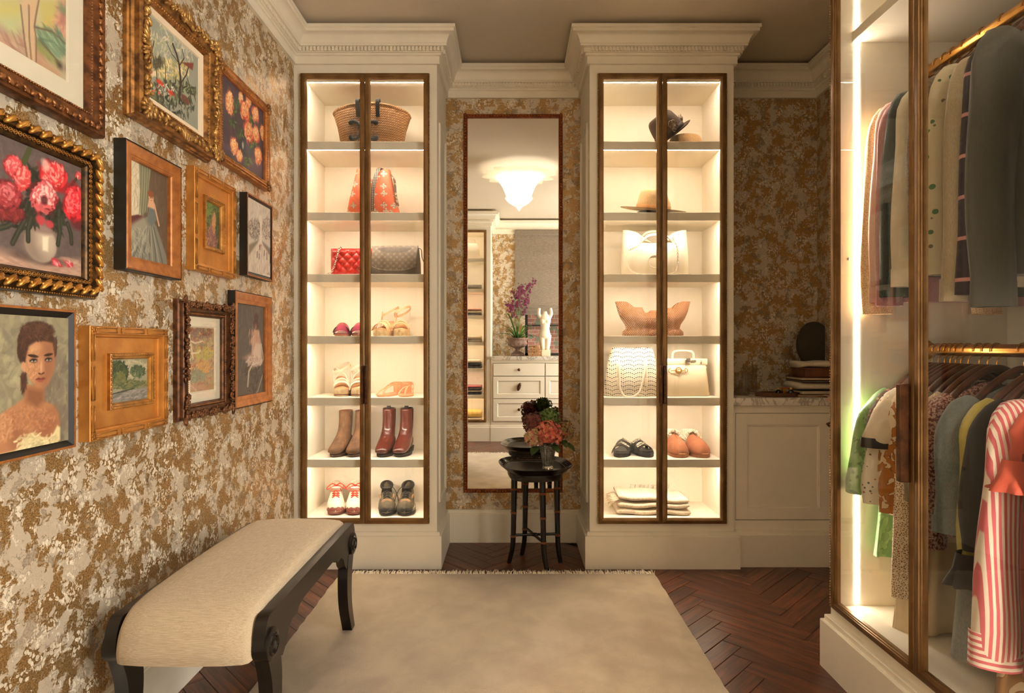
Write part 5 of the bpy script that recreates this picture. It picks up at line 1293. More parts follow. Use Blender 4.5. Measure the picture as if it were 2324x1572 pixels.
# --- sandals
def slide(t, side, lea, inner, studs):
    L, W = .245, .088
    part(sole(MB(), L, W, lambda s: .010 + .004 * s), 'outsole', mat('tan_sole', (150, 90, 66), .6), t)
    part(sole(MB(), L * .98, W * .96, lambda s: .014 + .018 * s * s, .009), 'footbed', lea, t)
    m = MB()
    G = []
    for f in np.linspace(0, 1, 9):
        y = -.100 + f * .10
        w_ = np.interp(f, [0, .5, 1], [.038, .044, .041]); h_ = np.interp(f, [0, .4, 1], [.022, .050, .068])
        G.append([(w_ * math.cos(a), y + .012 * math.sin(a), .008 + h_ * math.sin(a) ** .8) for a in np.linspace(0, PI, 15)])
    G = np.array(G); m.grid(G); m.grid(G[:, ::-1] * [.95, 1, .95])
    part(m, 'vamp', lea, t, smooth=180)
    m = MB()
    for s in (-1, 1):
        for q in range(3):
            a = math.radians(90 + s * (44 + q * 14)); m.blob((.0435 * math.cos(a), -.080 + q * .004, .012 + .043 * math.sin(a)), (.010, .008, .003), rot('Y', 90 - math.degrees(a)) @ rot('Z', 30 * s))
    part(m, 'cutouts', inner, t)
    m = MB()
    for x, y in ((0, -.06), (.018, -.045), (-.016, -.04), (.004, -.025)): m.blob((x, y, .066 - abs(x) * .5 + (y + .06) * .2), (.0035, .0035, .0025))
    part(m, 'studs', studs, t, kind='stuff')
    return t
MAG = mat('magenta_leather', (136, 24, 62), .4, var=.2, vs=40)
pair(slide, 'slide_sandal', 'magenta slide sandal with gold studs, the one nearer the picture wall', 'magenta slide sandal with gold studs, half behind the door stile', 'shoe', 777, 816, 3.30, SZ['d'], 12, 10, lea=MAG, inner=mat('dark_cutout', (40, 18, 26), .6), studs=GOLDM)
def wedge(t, side, strap, wsole, foot, plat=.034, hl=.085, lay=None, ankle=1.0, cross=False):
    L, W = .235, .090
    zt = lambda s: plat + (hl - plat) * max(0, (s - .25) / .75) ** 1.5
    part(sole(MB(), L, W, zt, 0, .97), 'wedge_sole', wsole, t)
    if lay: part(sole(MB(), L * 1.004, W * 1.006, lambda s: .014, .0, .98, .004), 'outsole', lay, t)
    part(sole(MB(), L * .97, W * .95, lambda s: zt(s) + .004, plat - .004 if True else 0), 'footbed', foot, t)
    m = MB()
    strip(m, archp(-.072, .043, .040, plat - .002, lean=.012), (0, 1, .25), .034, .003)
    strip(m, archp(-.035, .042, .052, plat, lean=.012), (0, 1, .3), .020, .003)
    part(m, 'toe_strap', strap, t)
    m = MB()
    az = hl + .055
    P = [(.046 * ankle * math.sin(a), .075 + .05 * math.cos(a) * ankle, az + .026 * math.sin(a * 1.0 + side * .5)) for a in np.linspace(0, 2 * PI, 25)]
    strip(m, P, (0, 0, 1), .013, .003)
    part(m, 'ankle_strap', strap, t)
    m = MB()
    for s in (-1, 1):
        strip(m, spline([(s * .036, .03, zt(.62)), (s * .042, .05, zt(.7) + .025), (s * .042, .07, az)], 8), (0, 1, 0), .014, .003)
        if cross: strip(m, spline([(s * .040, -.02, plat + .02), (s * .018, .005, plat + .075), (-s * .030, .05, az)], 10), (0, 1, 0), .016, .003)
    part(m, 'side_strap', strap, t)
    m = MB(); m.torus((.048 * ankle * side, .085, az + .012), .006, .0012, R3=rot('Z', 90), n=12, k=5)
    part(m, 'buckle', GOLDM, t)
    return t
NUDE = mat('nude_leather', (216, 176, 132), .55, var=.1, vs=40); ROPE = mat('jute_rope', (206, 178, 134), .95, var=.25, vs=60, bs=.8, bscale=260, bd=.003); FB = mat('tan_footbed', (206, 154, 108), .6)
pair(wedge, 'wedge_sandal', 'nude strappy wedge sandal with rope sole, nearer the magenta slides', 'nude strappy wedge sandal with rope sole, nearer the mirror', 'shoe', 874, 911, 3.32, SZ['d'], -10, 6, strap=NUDE, wsole=ROPE, foot=FB)
WLEA = mat('white_leather', (222, 208, 184), .5, var=.06, vs=40)
pair(wedge, 'wedge_sandal', 'white cross strap wedge sandal nearer the picture wall', 'white cross strap wedge sandal half behind the door stile', 'shoe', 775, 814, 3.34, SZ['e'], 16, 12, strap=WLEA, wsole=mat('layered_wedge', (220, 202, 168), .8, rgb2=(176, 150, 112), vs=26), foot=FB, lay=mat('red_brown_sole', (110, 56, 40), .6), plat=.040, hl=.095, cross=True)
def flat_sandal(t, side, lea):
    L, W = .24, .082
    part(sole(MB(), L, W, .010), 'sole', lea, t)
    m = MB()
    strip(m, archp(.01, .040, .050, .008, lean=.006), (0, 1, 0), .015, .0025)
    strip(m, spline([(0, -.075, .010), (.004, -.06, .034), (.012, -.02, .050), (.018, .01, .056)], 9), (1, 0, 0), .010, .003)
    strip(m, spline([(-.034, -.085, .010), (-.018, -.05, .036), (.014, .0, .056)], 9), (1, 0, 0), .008, .003)
    for s in (-1, 1): strip(m, spline([(s * .038, .01, .030), (s * .040, .05, .045), (s * .030, .095, .060), (0, .108, .062)], 10), (0, 0, 1), .014, .0025)
    m.blob((.008, -.006, .058), (.010, .007, .006))
    part(m, 'straps', lea, t)
    m = MB(); G = np.array([[(x, .09 + .016 * math.cos(x * 40), .010 + .052 * v) for x in np.linspace(-.026, .026, 7)] for v in np.linspace(0, 1, 6)])
    m.grid(G); m.grid(G[:, ::-1] + [0, .003, 0]); part(m, 'heel_tab', lea, t, smooth=180)
    return t
TAN = mat('peach_leather', (218, 160, 118), .5, var=.1, vs=40)
pair(flat_sandal, 'flat_sandal', 'flat peach leather knotted sandal nearer the white wedges', 'flat peach leather knotted sandal nearer the mirror', 'shoe', 884, 921, 3.32, SZ['e'], -16, 6, lea=TAN)
def buckle_slide(t, side, lea):
    L, W = .245, .090
    part(sole(MB(), L, W, lambda s: .026 + .004 * s), 'sole', BLKR, t)
    part(sole(MB(), L * .97, W * .95, lambda s: .030 + .012 * abs(s - .5), .022), 'footbed', lea, t)
    for y, h_ in ((-.055, .044), (.0, .058)):
        m = MB(); strip(m, archp(y, .046, h_, .016, lean=.008), (0, 1, .2), .040, .004)
        s_ = part(m, 'strap', lea, t, smooth=60)
        m = MB(); k = side * 28
        m.M = xf((math.sin(math.radians(k)) * .047, y - .004, .020 + h_ * math.cos(math.radians(k))), ry=k, rz=18 * side)
        q = [(-.021, -.017), (.021, -.017), (.021, .017), (-.021, .017)]
        for i in range(4):
            a, b = np.array(q[i]), np.array(q[(i + 1) % 4])
            for f in np.linspace(0, 1, 6)[:-1]:
                c = a + (b - a) * f; m.blob((c[0], c[1], .004), (.0048, .0048, .004), nu=6, nv=4)
        part(m, 'jewelled_buckle', mat('crystal_stones', (226, 214, 196), .15, .6, var=.3, vs=300), s_, label='square buckle of crystal stones', smooth=0)
    return t
pair(buckle_slide, 'buckle_sandal', 'black sandal with jewelled buckles, nearer the wall mirror', 'black sandal with jewelled buckles, nearer the tan slippers', 'shoe', 1413, 1452, 3.33, SZ['f'], -20, 14, lea=mat('black_leather', (30, 28, 26), .45, var=.2))
def slipper(t, side):
    SU = mat('chestnut_suede', (158, 98, 66), .9, var=.18, vs=24, bs=.2, bscale=300)
    L, W = .265, .108
    part(sole(MB(), L, W, .022), 'sole', mat('slipper_sole', (150, 98, 66), .8, bs=.5, bscale=200), t)
    h = W / 2
    part(upper(MB(), L * .97, [(0, .3 * h, .014, .02), (.03, .62 * h, .032, .02), (.10, .84 * h, .052, .02), (.22, .95 * h, .066, .02), (.38, .95 * h, .082, .02), (.50, .88 * h, .090, .02), (.55, .8 * h, .080, .02)]), 'upper', SU, t, smooth=180)
    m = MB(); m.tube([(0, -L * .47 * (1 - f) + .01 * f, .026 + .090 * math.sin(f * 1.35) ** .75) for f in np.linspace(0.06, 1, 14)], .0018, 6); part(m, 'seam', mat('slipper_seam', (140, 78, 48), .9), t)
    part(MB().tube(np.c_[footout(L * 1.0, W * 1.01), np.full(28, .022)], .003, 5, closed=True), 'welt', mat('slipper_welt', (206, 150, 104), .9), t)
    m = MB(); R_ = random.Random(3)
    for i in range(620):
        a = R_.uniform(0, PI); f = R_.random()
        y = .005 + .10 * f; w_ = .046 - .006 * f; h_ = .085 + .012 * (1 - f)
        c = np.array((w_ * math.cos(a), y, .024 + h_ * math.sin(a) ** .8)); d_ = np.array((math.cos(a), R_.uniform(-.6, .2), math.sin(a) + .2)) + np.array([R_.uniform(-.4, .4) for _ in range(3)])
        d_ /= np.linalg.norm(d_); b = np.cross(d_, (0.3, 1, .2)); b /= np.linalg.norm(b); e = np.cross(d_, b)
        m.blob(c + d_ * .006, (.0028, .0028, .012), np.stack([b, e, d_], 1), nu=4, nv=3)
    part(m, 'shearling_cuff', mat('shearling', (248, 234, 208), .95, var=.06, Sheen_Weight=.4), t, label='fluffy cream shearling cuff', kind='stuff', smooth=180)
    return t
pair(slipper, 'slipper', 'chestnut suede slipper with shearling cuff, half behind the door stile', 'chestnut suede slipper with shearling cuff, nearer the marble counter', 'shoe', 1530, 1573, 3.33, SZ['f'], 4, 12)

# --- bags
def sring(hx, hy, z, n=32, p=3.2, zf=None, dx=0.0, dy=0.0):
    a = np.arange(n) * 2 * PI / n
    x = hx * np.sign(np.cos(a)) * np.abs(np.cos(a)) ** (2 / p); y = hy * np.sign(np.sin(a)) * np.abs(np.sin(a)) ** (2 / p)
    zz = np.full(n, float(z)) if zf is None else np.array([zf(v) for v in x])
    return np.stack([x + dx, y + dy, zz], 1)
def chain(m, P, r=.0055, th=.0014, n=None):
    P = np.asarray(P, float); L = np.linalg.norm(np.diff(P, axis=0), axis=1); tot = L.sum(); n = n or int(tot / (r * 1.5)); cum = np.r_[0, np.cumsum(L)]
    for i in range(n):
        s = (i + .5) * tot / n; c = np.array([np.interp(s, cum, P[:, k]) for k in range(3)]); c2 = np.array([np.interp(min(tot, s + .002), cum, P[:, k]) for k in range(3)])
        d_ = c2 - c; d_ /= np.linalg.norm(d_) + 1e-9
        o = np.array((0, 1, 0)) if i % 2 else np.array((.8, .2, .5)); e = np.cross(d_, o); e /= np.linalg.norm(e); o = np.cross(e, d_)
        m.torus(c, r, th, R3=np.stack([d_ * 1.15, o, e * .75], 1), n=8, k=4)
def basket_mat():
    t = NT('straw_weave'); o = t.sep(t.obj())
    row = t.math('MULTIPLY', t.math('ADD', o[2], t.math('MULTIPLY', t.math('MULTIPLY', o[0], o[0]), .6)), 520)
    zig = t.math('ABSOLUTE', t.math('SINE', t.math('MULTIPLY', row, .5)))
    col = t.math('SINE', t.math('ADD', t.math('MULTIPLY', o[0], 620), t.math('MULTIPLY', t.math('SINE', row), 2.2)))
    h = t.math('MULTIPLY', t.math('ADD', t.math('MULTIPLY', col, .5), .5), zig)
    n = t.noise(t.obj(), 60, 4)
    c = t.mix(h, lin((128, 84, 46)), t.mix(n, lin((214, 166, 108)), lin((190, 136, 82))))
    return t.pbr(c, .8, 0, t.bump(h, .9, .004))
BLKL = mat('black_bag_leather', (15, 13, 12), .6, bs=.2, bscale=300, Specular_IOR_Level=.3)
t = place('straw_tote', 'wide woven straw basket bag with black leather emblem on the top shelf', 'bag', 845, 3.31, SZ['a'])
zt = lambda x: .222 - .9 * x * x
part(MB().loft([sring(.160, .062, 0), sring(.166, .068, .004), sring(.185, .078, .11), sring(.208, .086, 0, zf=lambda x: zt(x)), sring(.202, .080, 0, zf=lambda x: zt(x)), sring(.176, .07, .10), sring(.155, .058, .01)]), 'basket', basket_mat(), t, smooth=60)
m = MB(); m.tube(sring(.206, .084, 0, 48, zf=lambda x: zt(x) + .002), .006, 8, closed=True); part(m, 'rim', basket_mat.__call__() if False else bpy.data.materials['straw_weave'], t)
for s, xx in ((-1, -.056), (1, .048)):
    m = MB(); strip(m, spline([(xx, -.083, .150), (xx * 1.02, -.092, .200), (xx * 1.05, -.096, .238), (xx * 1.05, -.078, .244), (xx * 1.05, -.068, .226)], 14), (1, 0, 0), .021, .004); part(m, 'handle_tab', BLKL, t)
m = MB()
for s in (-1, 1):
    c_ = [(s * .056, .118), (s * .050, .126), (s * .038, .126), (s * .024, .118), (s * .015, .100), (s * .012, .080), (s * .015, .060), (s * .024, .042), (s * .038, .034), (s * .050, .034), (s * .056, .042)]
    P = [(x * 1.25 - .029, -.0795 - .06 * z + .004, z) for x, z in spline(c_, 26)]
    m.tube(P, [.0095 + .003 * (abs(i - 12.5) > 10) for i in range(26)], 10)
    for z in (.118, .043): m.blob((s * .0675 - .029, -.0775 - .06 * z, z), (.0125, .006, .0125), nu=12, nv=6)
part(m, 'emblem', BLKL, t, label='black leather emblem of two facing scrolled arcs')

def floral_mat(name, base, f1, f2, scale=15):
    t = NT(name); o = t.sep(t.obj()); q = t.comb(o[0], o[2], 0)
    vo = t.n('TexVoronoi', voronoi_dimensions='2D'); t.set(vo.inputs['Vector'], q); vo.inputs['Scale'].default_value = scale; vo.inputs['Randomness'].default_value = .55
    d = t.sep(t.vmath('SUBTRACT', t.vmath('SCALE', q, scale=scale), t.vmath('SCALE', vo.outputs['Position'], scale=scale)))
    r = t.math('SQRT', t.math('ADD', t.math('MULTIPLY', d[0], d[0]), t.math('MULTIPLY', d[1], d[1]))); a = t.math('ARCTAN2', d[1], d[0])
    rp = t.math('MULTIPLY', t.math('ADD', t.math('MULTIPLY', t.math('ABSOLUTE', t.math('COSINE', t.math('MULTIPLY', a, 2.0))), .7), .3), .36)
    m1 = t.step(t.math('SUBTRACT', rp, r), 0, .03); sp = t.noise(q, 330, 2, .5, 0, '2D')
    c = t.mix(m1, lin(base), t.mix(t.step(sp, .46, .54), lin(f1), lin(f2)))
    return t.pbr(c, .55)
t = place('bucket_bag', 'coral orange bucket bag printed with white flowers and brown monogram strap', 'bag', 848, 3.31, SZ['b'])
ob = floral_mat('orange_print', (204, 92, 54), (244, 226, 200), (70, 44, 34), 19)
dip = lambda x: .262 - .06 * math.exp(-(x / .035) ** 2)
part(MB().loft([sring(.140, .07, 0), sring(.146, .075, .005), sring(.128, .066, .10), sring(.106, .05, .19), sring(.092, .036, 0, zf=dip), sring(.088, .032, 0, zf=lambda x: dip(x) - .001), sring(.10, .04, .17), sring(.13, .06, .012)]), 'body', ob, t, smooth=60)
MONO = NT('brown_monogram'); o_ = MONO.sep(MONO.obj()); vv = MONO.math('MULTIPLY', MONO.math('SINE', MONO.math('MULTIPLY', MONO.math('ADD', o_[0], o_[2]), 330)), MONO.math('SINE', MONO.math('MULTIPLY', MONO.math('SUBTRACT', o_[0], o_[2]), 330)))
MONO = MONO.pbr(MONO.mix(MONO.step(vv, .45, .6), lin((58, 46, 38)), lin((190, 176, 154))), .5)
m = MB(); strip(m, spline([(.048, .0, .262), (.040, -.040, .262), (.022, -.068, .200), (.012, -.086, .10), (.010, -.088, .02)], 18), (1, 0, 0), .022, .003); strip(m, spline([(.048, .0, .262), (.050, .02, .255), (.05, .03, .22)], 8), (1, 0, 0), .020, .003); part(m, 'strap', MONO, t)
m = MB(); strip(m, spline([(.098, -.01, .235), (.118, -.02, .20), (.126, -.03, .13), (.140, -.035, .06)], 14), (.3, .95, 0), .024, .003); part(m, 'side_gusset', floral_mat('gusset_print', (90, 60, 46), (236, 216, 190), (46, 32, 26), 40), t)

t = place('quilted_bag', 'bright red quilted leather bag with silver chain strap', 'bag', 803, 3.315, SZ['c'])
qm = mat('red_quilted_leather', (172, 26, 20), .32, var=.12, vs=20, bs=.12, bscale=180)
W_, H_, n_ = .117, .150, 56
G = []
for j in range(37):
    row = []
    for i in range(n_):
        u, v = i / (n_ - 1) * 2 - 1, j / 36
        qd = abs(math.sin((u * W_ + v * H_) * 62)) * abs(math.sin((u * W_ - v * H_) * 62)); e = min(1, 9 * (1 - abs(u))) * min(1, 9 * v) * min(1, 9 * (1 - v))
        row.append((u * W_, -.030 - .010 * qd ** .45 * e - .008 * e, .003 + v * H_))
    G.append(row)
m = MB(); m.grid(np.array(G)[:, ::-1] if False else np.array(G)); m.bev((-W_, -.0301, .001), (W_, .03, .003 + H_ + .001), .006, 2)
part(m, 'body', qm, t, smooth=60)
m = MB(); chain(m, spline([(-.062, -.02, .160), (-.066, -.048, .150), (-.085, -.052, .08), (-.104, -.056, .025), (-.128, -.06, .006)], 30), .0065, .0017); part(m, 'chain_strap', SILVER, t, kind='stuff', smooth=180)
m = MB()
for s in (-1, 1): m.torus((.052 + s * .006, -.050, .040), .012, .0022, n=18, k=6, a0=math.radians(40) + (PI if s > 0 else 0), a1=math.radians(320) + (PI if s > 0 else 0))
part(m, 'clasp', SILVER, t, label='silver clasp of two interlocked letter C')

t = place('monogram_clutch', 'grey brown monogram flap clutch leaning in front of the red bag', 'bag', 898, 3.265, SZ['c'], rz=-3)
def monogram(name, base, fig):
    q = NT(name); o = q.sep(q.obj()); S_ = 44.0
    a = q.math('MULTIPLY', q.math('ADD', o[0], o[2]), S_ * .7); b = q.math('MULTIPLY', q.math('SUBTRACT', o[0], o[2]), S_ * .7)
    fa = q.math('SUBTRACT', q.math('FRACT', q.math('ADD', a, 20)), .5); fb = q.math('SUBTRACT', q.math('FRACT', q.math('ADD', b, 20)), .5)
    r = q.math('SQRT', q.math('ADD', q.math('MULTIPLY', fa, fa), q.math('MULTIPLY', fb, fb))); an = q.math('ARCTAN2', fb, fa)
    rp = q.math('ADD', .20, q.math('MULTIPLY', q.math('COSINE', q.math('MULTIPLY', an, 4.0)), .09))
    m_ = q.math('SUBTRACT', 1.0, q.step(q.math('ABSOLUTE', q.math('SUBTRACT', rp, r)), .03, .06)); d_ = q.math('SUBTRACT', 1.0, q.step(r, .05, .08))
    c = q.mix(q.math('MULTIPLY', q.math('MAXIMUM', m_, d_), .75), q.mix(q.noise(q.obj(), 30, 3), lin(base), lin(tuple(v * .82 for v in base))), lin(fig))
    return q.pbr(c, .5)
mg = monogram('grey_monogram', (104, 90, 76), (158, 138, 110))
part(MB().loft([sring(.134, .032, 0), sring(.138, .038, .006), sring(.136, .040, .07), sring(.128, .030, .145), sring(.124, .020, .156)]), 'body', mat('dark_canvas', (72, 60, 48), .6, var=.2, bs=.3, bscale=400), t, smooth=50)
G = np.array([[(x * (1 - .06 * v), -.018 - .024 * math.sin(v * 1.9) - .003, .158 - (.158 - (.026 + .022 * abs(x / .13) ** 3)) * v if v > 0 else .158) for x in np.linspace(-.125, .126, 25)] for v in np.linspace(0, 1, 14)])
m = MB(); m.grid(G[:, ::-1]); m.grid(G + [0, .003, 0]); m.tube(G[-1], .0022, 6); m.tube(G[0] + [0, .006, -.001], .006, 8); part(m, 'flap', mg, t, smooth=180)
m = MB(); strip(m, spline([(.124, .0, .150), (.142, -.005, .140), (.146, -.01, .10), (.158, -.012, .07)], 12), (0, 1, 0), .010, .003); part(m, 'wrist_strap', mat('brown_strap', (84, 60, 44), .5), t)

t = place('leather_tote', 'large white leather tote with silver chain strap and stitched emblem', 'bag', 1485, 3.33, SZ['c'])
wl = mat('soft_white_leather', (226, 214, 192), .42, var=.04, vs=12, bs=.2, bscale=40, bd=.004)
pk = lambda x: .248 - .075 * math.exp(-((x) / .075) ** 2) + .012 * (abs(x) / .17)
part(MB().loft([sring(.176, .06, 0), sring(.184, .07, .008), sring(.182, .075, .10), sring(.178, .06, .18), sring(.176, .03, 0, zf=pk), sring(.170, .026, 0, zf=pk), sring(.165, .03, .15), sring(.17, .05, .02)]), 'body', wl, t, smooth=60)
m = MB(); strip(m, spline([(-.085, -.05, .185), (-.05, -.075, .215), (0, -.085, .222), (.05, -.075, .215), (.085, -.05, .185)], 18), (0, .5, .87), .015, .005); strip(m, spline([(-.085, .02, .19), (-.05, .0, .242), (0, -.01, .252), (.05, .0, .242), (.085, .02, .19)], 18), (0, .5, .87), .015, .005); part(m, 'handles', wl, t)
m = MB(); chain(m, spline([(-.085, -.06, .215), (-.092, -.078, .18), (-.115, -.084, .158), (-.155, -.086, .138)], 24), .0058, .0016); chain(m, spline([(.085, -.055, .21), (.102, -.080, .16), (.106, -.088, .10), (.104, -.09, .055)], 24), .0058, .0016); part(m, 'chain_strap', SILVER, t, kind='stuff', smooth=180)
m = MB(); strip(m, spline([(-.155, -.084, .138), (-.172, -.084, .09), (-.15, -.088, .03), (-.10, -.088, .006)], 16), (.7, 0, .7), .010, .004); strip(m, spline([(.104, -.09, .055), (.09, -.092, .02), (.05, -.09, .006)], 12), (.7, 0, .7), .010, .004); part(m, 'shoulder_strap', wl, t)
m = MB()
for s in (-1, 1): m.torus((.0 + s * .016, -.0765, .078), .034, .0028, n=28, k=6, a0=math.radians(42) + (PI if s > 0 else 0), a1=math.radians(318) + (PI if s > 0 else 0))
part(m, 'emblem', wl, t, label='raised stitched emblem of two interlocked letter C')

def weave_leather():
    q = NT('woven_tan_leather'); o = q.sep(q.obj()); S_ = 330
    a = q.math('SINE', q.math('MULTIPLY', q.math('ADD', o[0], q.math('MULTIPLY', o[2], .75)), S_)); b = q.math('SINE', q.math('MULTIPLY', q.math('SUBTRACT', o[0], q.math('MULTIPLY', o[2], .75)), S_))
    h = q.math('MULTIPLY', q.math('ABSOLUTE', a), q.math('ABSOLUTE', b)); n = q.noise(q.obj(), 50, 3)
    c = q.mix(q.step(h, .05, .55), lin((92, 54, 32)), q.mix(n, lin((196, 138, 92)), lin((164, 106, 66))))
    return q.pbr(c, .42, .08, q.bump(h, .8, .004))
t = place('woven_bag', 'slouchy tan woven leather bag with flared top corners', 'bag', 1481, 3.315, SZ['d'])
wt = weave_leather(); wz = lambda x: .128 + .062 * (lambda q: q * q * (3 - 2 * q))(min(1, max(0, (abs(x) - .06) / .10)))
part(MB().loft([sring(.156, .060, 0, 40), sring(.166, .07, .006, 40), sring(.164, .07, .024, 40), sring(.146, .058, .042, 40), sring(.150, .066, .062, 40), sring(.172, .074, .095, 40), sring(.190, .066, .13, 40, zf=lambda x: .10 + .035 * min(1, abs(x) / .19) ** 2), sring(.206, .036, 0, 40, zf=wz), sring(.200, .031, 0, 40, zf=wz), sring(.17, .045, .10, 40), sring(.14, .04, .05, 40)]), 'body', wt, t, smooth=180)
m = MB()
for x, h_ in ((-.085, .160), (.075, .156), (.02, .142)): m.loft([sring(.05, .02, .10, 16, dx=x, dy=.01), sring(.045, .018, .13, 16, dx=x, dy=.01), sring(.03, .012, h_, 16, dx=x, dy=.01)])
part(m, 'folded_inner', mat('tan_inner', (150, 98, 64), .6), t, smooth=180)

def lasercut():
    q = NT('laser_cut_leather'); o = q.sep(q.obj()); SX, SZ_ = 17.0, 150.0
    u = q.math('MULTIPLY', o[0], SX); v = q.math('MULTIPLY', o[2], SZ_ * .6)
    fu = q.math('SUBTRACT', q.math('FRACT', q.math('ADD', u, 10)), .5)
    arc = q.math('MULTIPLY', q.math('MULTIPLY', fu, fu), 3.6)
    ph = q.math('ADD', v, arc)
    row = q.math('SUBTRACT', q.math('FRACT', ph), .5); bigrow = q.math('FLOOR', ph)
    du = q.math('SUBTRACT', q.math('FRACT', q.math('ADD', q.math('MULTIPLY', u, 6.0), .5)), .5)
    r = q.math('SQRT', q.math('ADD', q.math('MULTIPLY', q.math('MULTIPLY', du, du), .9), q.math('MULTIPLY', row, row)))
    odd = q.math('MODULO', q.math('ADD', bigrow, 40), 2.0)
    R_ = q.math('ADD', .17, q.math('MULTIPLY', odd, .14))
    hole = q.math('SUBTRACT', 1.0, q.step(r, q.math('SUBTRACT', R_, .04), q.math('ADD', R_, .04)))
    c = q.mix(hole, lin((222, 208, 184)), lin((44, 34, 28)))
    return q.pbr(c, .55, 0, q.bump(q.math('SUBTRACT', 1.0, hole), .5, .002))
t = place('perforated_tote', 'white laser cut leather tote with scalloped top', 'bag', 1434, 3.30, SZ['e'])
lc = lasercut(); sc_ = lambda x: .258 + .006 * abs(math.sin(x * 48))
part(MB().loft([sring(.152, .07, 0, 48), sring(.156, .074, .004, 48), sring(.145, .066, .10, 48), sring(.130, .05, .19, 48), sring(.110, .034, 0, 48, zf=sc_), sring(.107, .031, 0, 48, zf=sc_), sring(.12, .04, .15, 48), sring(.145, .06, .01, 48)]), 'body', lc, t, smooth=60)
m = MB(); m.tube(spline([(-.085, -.066, .105), (-.088, -.070, .175), (-.080, -.060, .19), (-.078, -.072, .16), (-.082, -.082, .06), (-.062, -.09, .008), (-.030, -.092, -.0), (0, -.09, .006), (.030, -.085, .04), (.052, -.075, .13), (.058, -.062, .185), (.066, -.062, .185), (.064, -.07, .15), (.062, -.07, .095)], 60), .0058, 8); part(m, 'drop_handles', WLEA, t, smooth=180)
m = MB()
for x in (-.085, .062): m.bev((x - .010, -.078, .055), (x + .010, -.068, .10), .003, 1)
part(m, 'handle_tabs', WLEA, t)

t = place('structured_bag', 'cream structured top handle bag with gold horsebit clasp', 'bag', 1547, 3.305, SZ['e'], rz=5)
cl = mat('cream_grain_leather', (222, 204, 172), .48, var=.04, bs=.35, bscale=420)
part(MB().loft([sring(.138, .062, 0, 40, 6), sring(.142, .066, .005, 40, 6), sring(.134, .05, .12, 40, 6), sring(.128, .034, .196, 40, 6), sring(.126, .030, .20, 40, 6)]), 'body', cl, t, smooth=50)
part(MB().bev((-.129, -.0415, .168), (.130, .035, .2025), .004, 2), 'flap', cl, t)
m = MB(); m.tube(spline([(-.060, -.02, .20), (-.056, -.02, .232), (-.035, -.02, .244), (.035, -.02, .244), (.056, -.02, .232), (.060, -.02, .20)], 24), .006, 10); part(m, 'top_handle', cl, t)
m = MB(); m.bev((.0, -.056, .178), (.030, -.044, .206), .003, 1); m.bev((.036, -.047, .183), (.064, -.0415, .196), .002, 1); m.bev((.088, -.047, .172), (.096, -.04, .192), .002, 1); part(m, 'turn_lock', SILVER, t)
m = MB()
for xx, a_ in ((-.040, 1), (.0, 1)): pass
m.torus((-.038, -.057, .139), .0165, .0026, n=24, k=6); m.torus((-.042, -.058, .139), .008, .0017, n=16, k=5, a0=.6, a1=5.6); m.torus((-.034, -.058, .139), .008, .0017, n=16, k=5, a0=PI + .6, a1=PI + 5.6)
m.torus((-.002, -.057, .139), .012, .0022, n=14, k=6, a0=-PI / 2, a1=PI / 2); m.tube([(-.002, -.057, .127), (-.002, -.057, .151)], .0022, 6); m.tube([(-.022, -.057, .139), (-.002, -.057, .139)], .002, 6); m.tube([(-.08, -.057, .139), (-.054, -.057, .139)], .002, 6)
m.torus((-.082, -.057, .139), .012, .0022, n=14, k=6, a0=PI / 2, a1=1.5 * PI)
part(m, 'horsebit', GOLDM, t, label='gold ring and bit holding two letter G')
m = MB(); strip(m, spline([(.124, -.038, .150), (.131, -.046, .08), (.134, -.052, .02)], 10), (.4, .9, 0), .004, .0025); part(m, 'gusset_edge', mat('dark_edge', (120, 92, 66), .6), t)

t = place('folded_throw', 'folded cream woven throw with fringe on the cabinet floor', 'blanket', 1475, 3.32, SZ['g'], rz=-2)
tw = weave('throw_weave', (232, 216, 190), (184, 164, 136), 620, 620, .95, 'xz', bs=.8, sheen=.3)
for k, (z0, z1, hx_, ext) in enumerate(((.0, .034, .196, 0), (.035, .068, .19, .01), (.069, .100, .186, .004))):
    m = MB(); rings = []
    for x in np.linspace(-hx_, hx_, 26):
        e = min(1, (hx_ - abs(x)) / .02 + .25) ** .5; wob = .004 * math.sin(x * 31 + k) + .012 * (x / hx_ if k == 2 else 0) * -1
        cz, hz_ = (z0 + z1) / 2 + wob, (z1 - z0) / 2 * e
        rings.append([(x, yy * .11 * (1 - .02 * k), cz + zz * hz_) for yy, zz in [(math.copysign(abs(math.cos(a)) ** .35, math.cos(a)), math.copysign(abs(math.sin(a)) ** .6, math.sin(a))) for a in np.arange(20) * 2 * PI / 20]])
    m.loft(rings); part(m, 'fold', tw, t, smooth=180)
m = MB(); R_ = random.Random(5)
for i in range(60):
    y = R_.uniform(-.1, .06); m.tube([(-.185, y, .085), (-.21, y + R_.uniform(-.01, .01), .075), (-.225 - R_.uniform(0, .015), y + R_.uniform(-.02, .02), .05 + R_.uniform(-.015, .03))], .0016, 4)
for i in range(30):
    x = R_.uniform(-.10, .12); m.tube([(x, .09, .10), (x + .004, .085, .118 + R_.uniform(0, .008)), (x + R_.uniform(-.02, .02), .08, .118)], .0014, 4)
part(m, 'fringe', tw, t, kind='stuff', smooth=180)

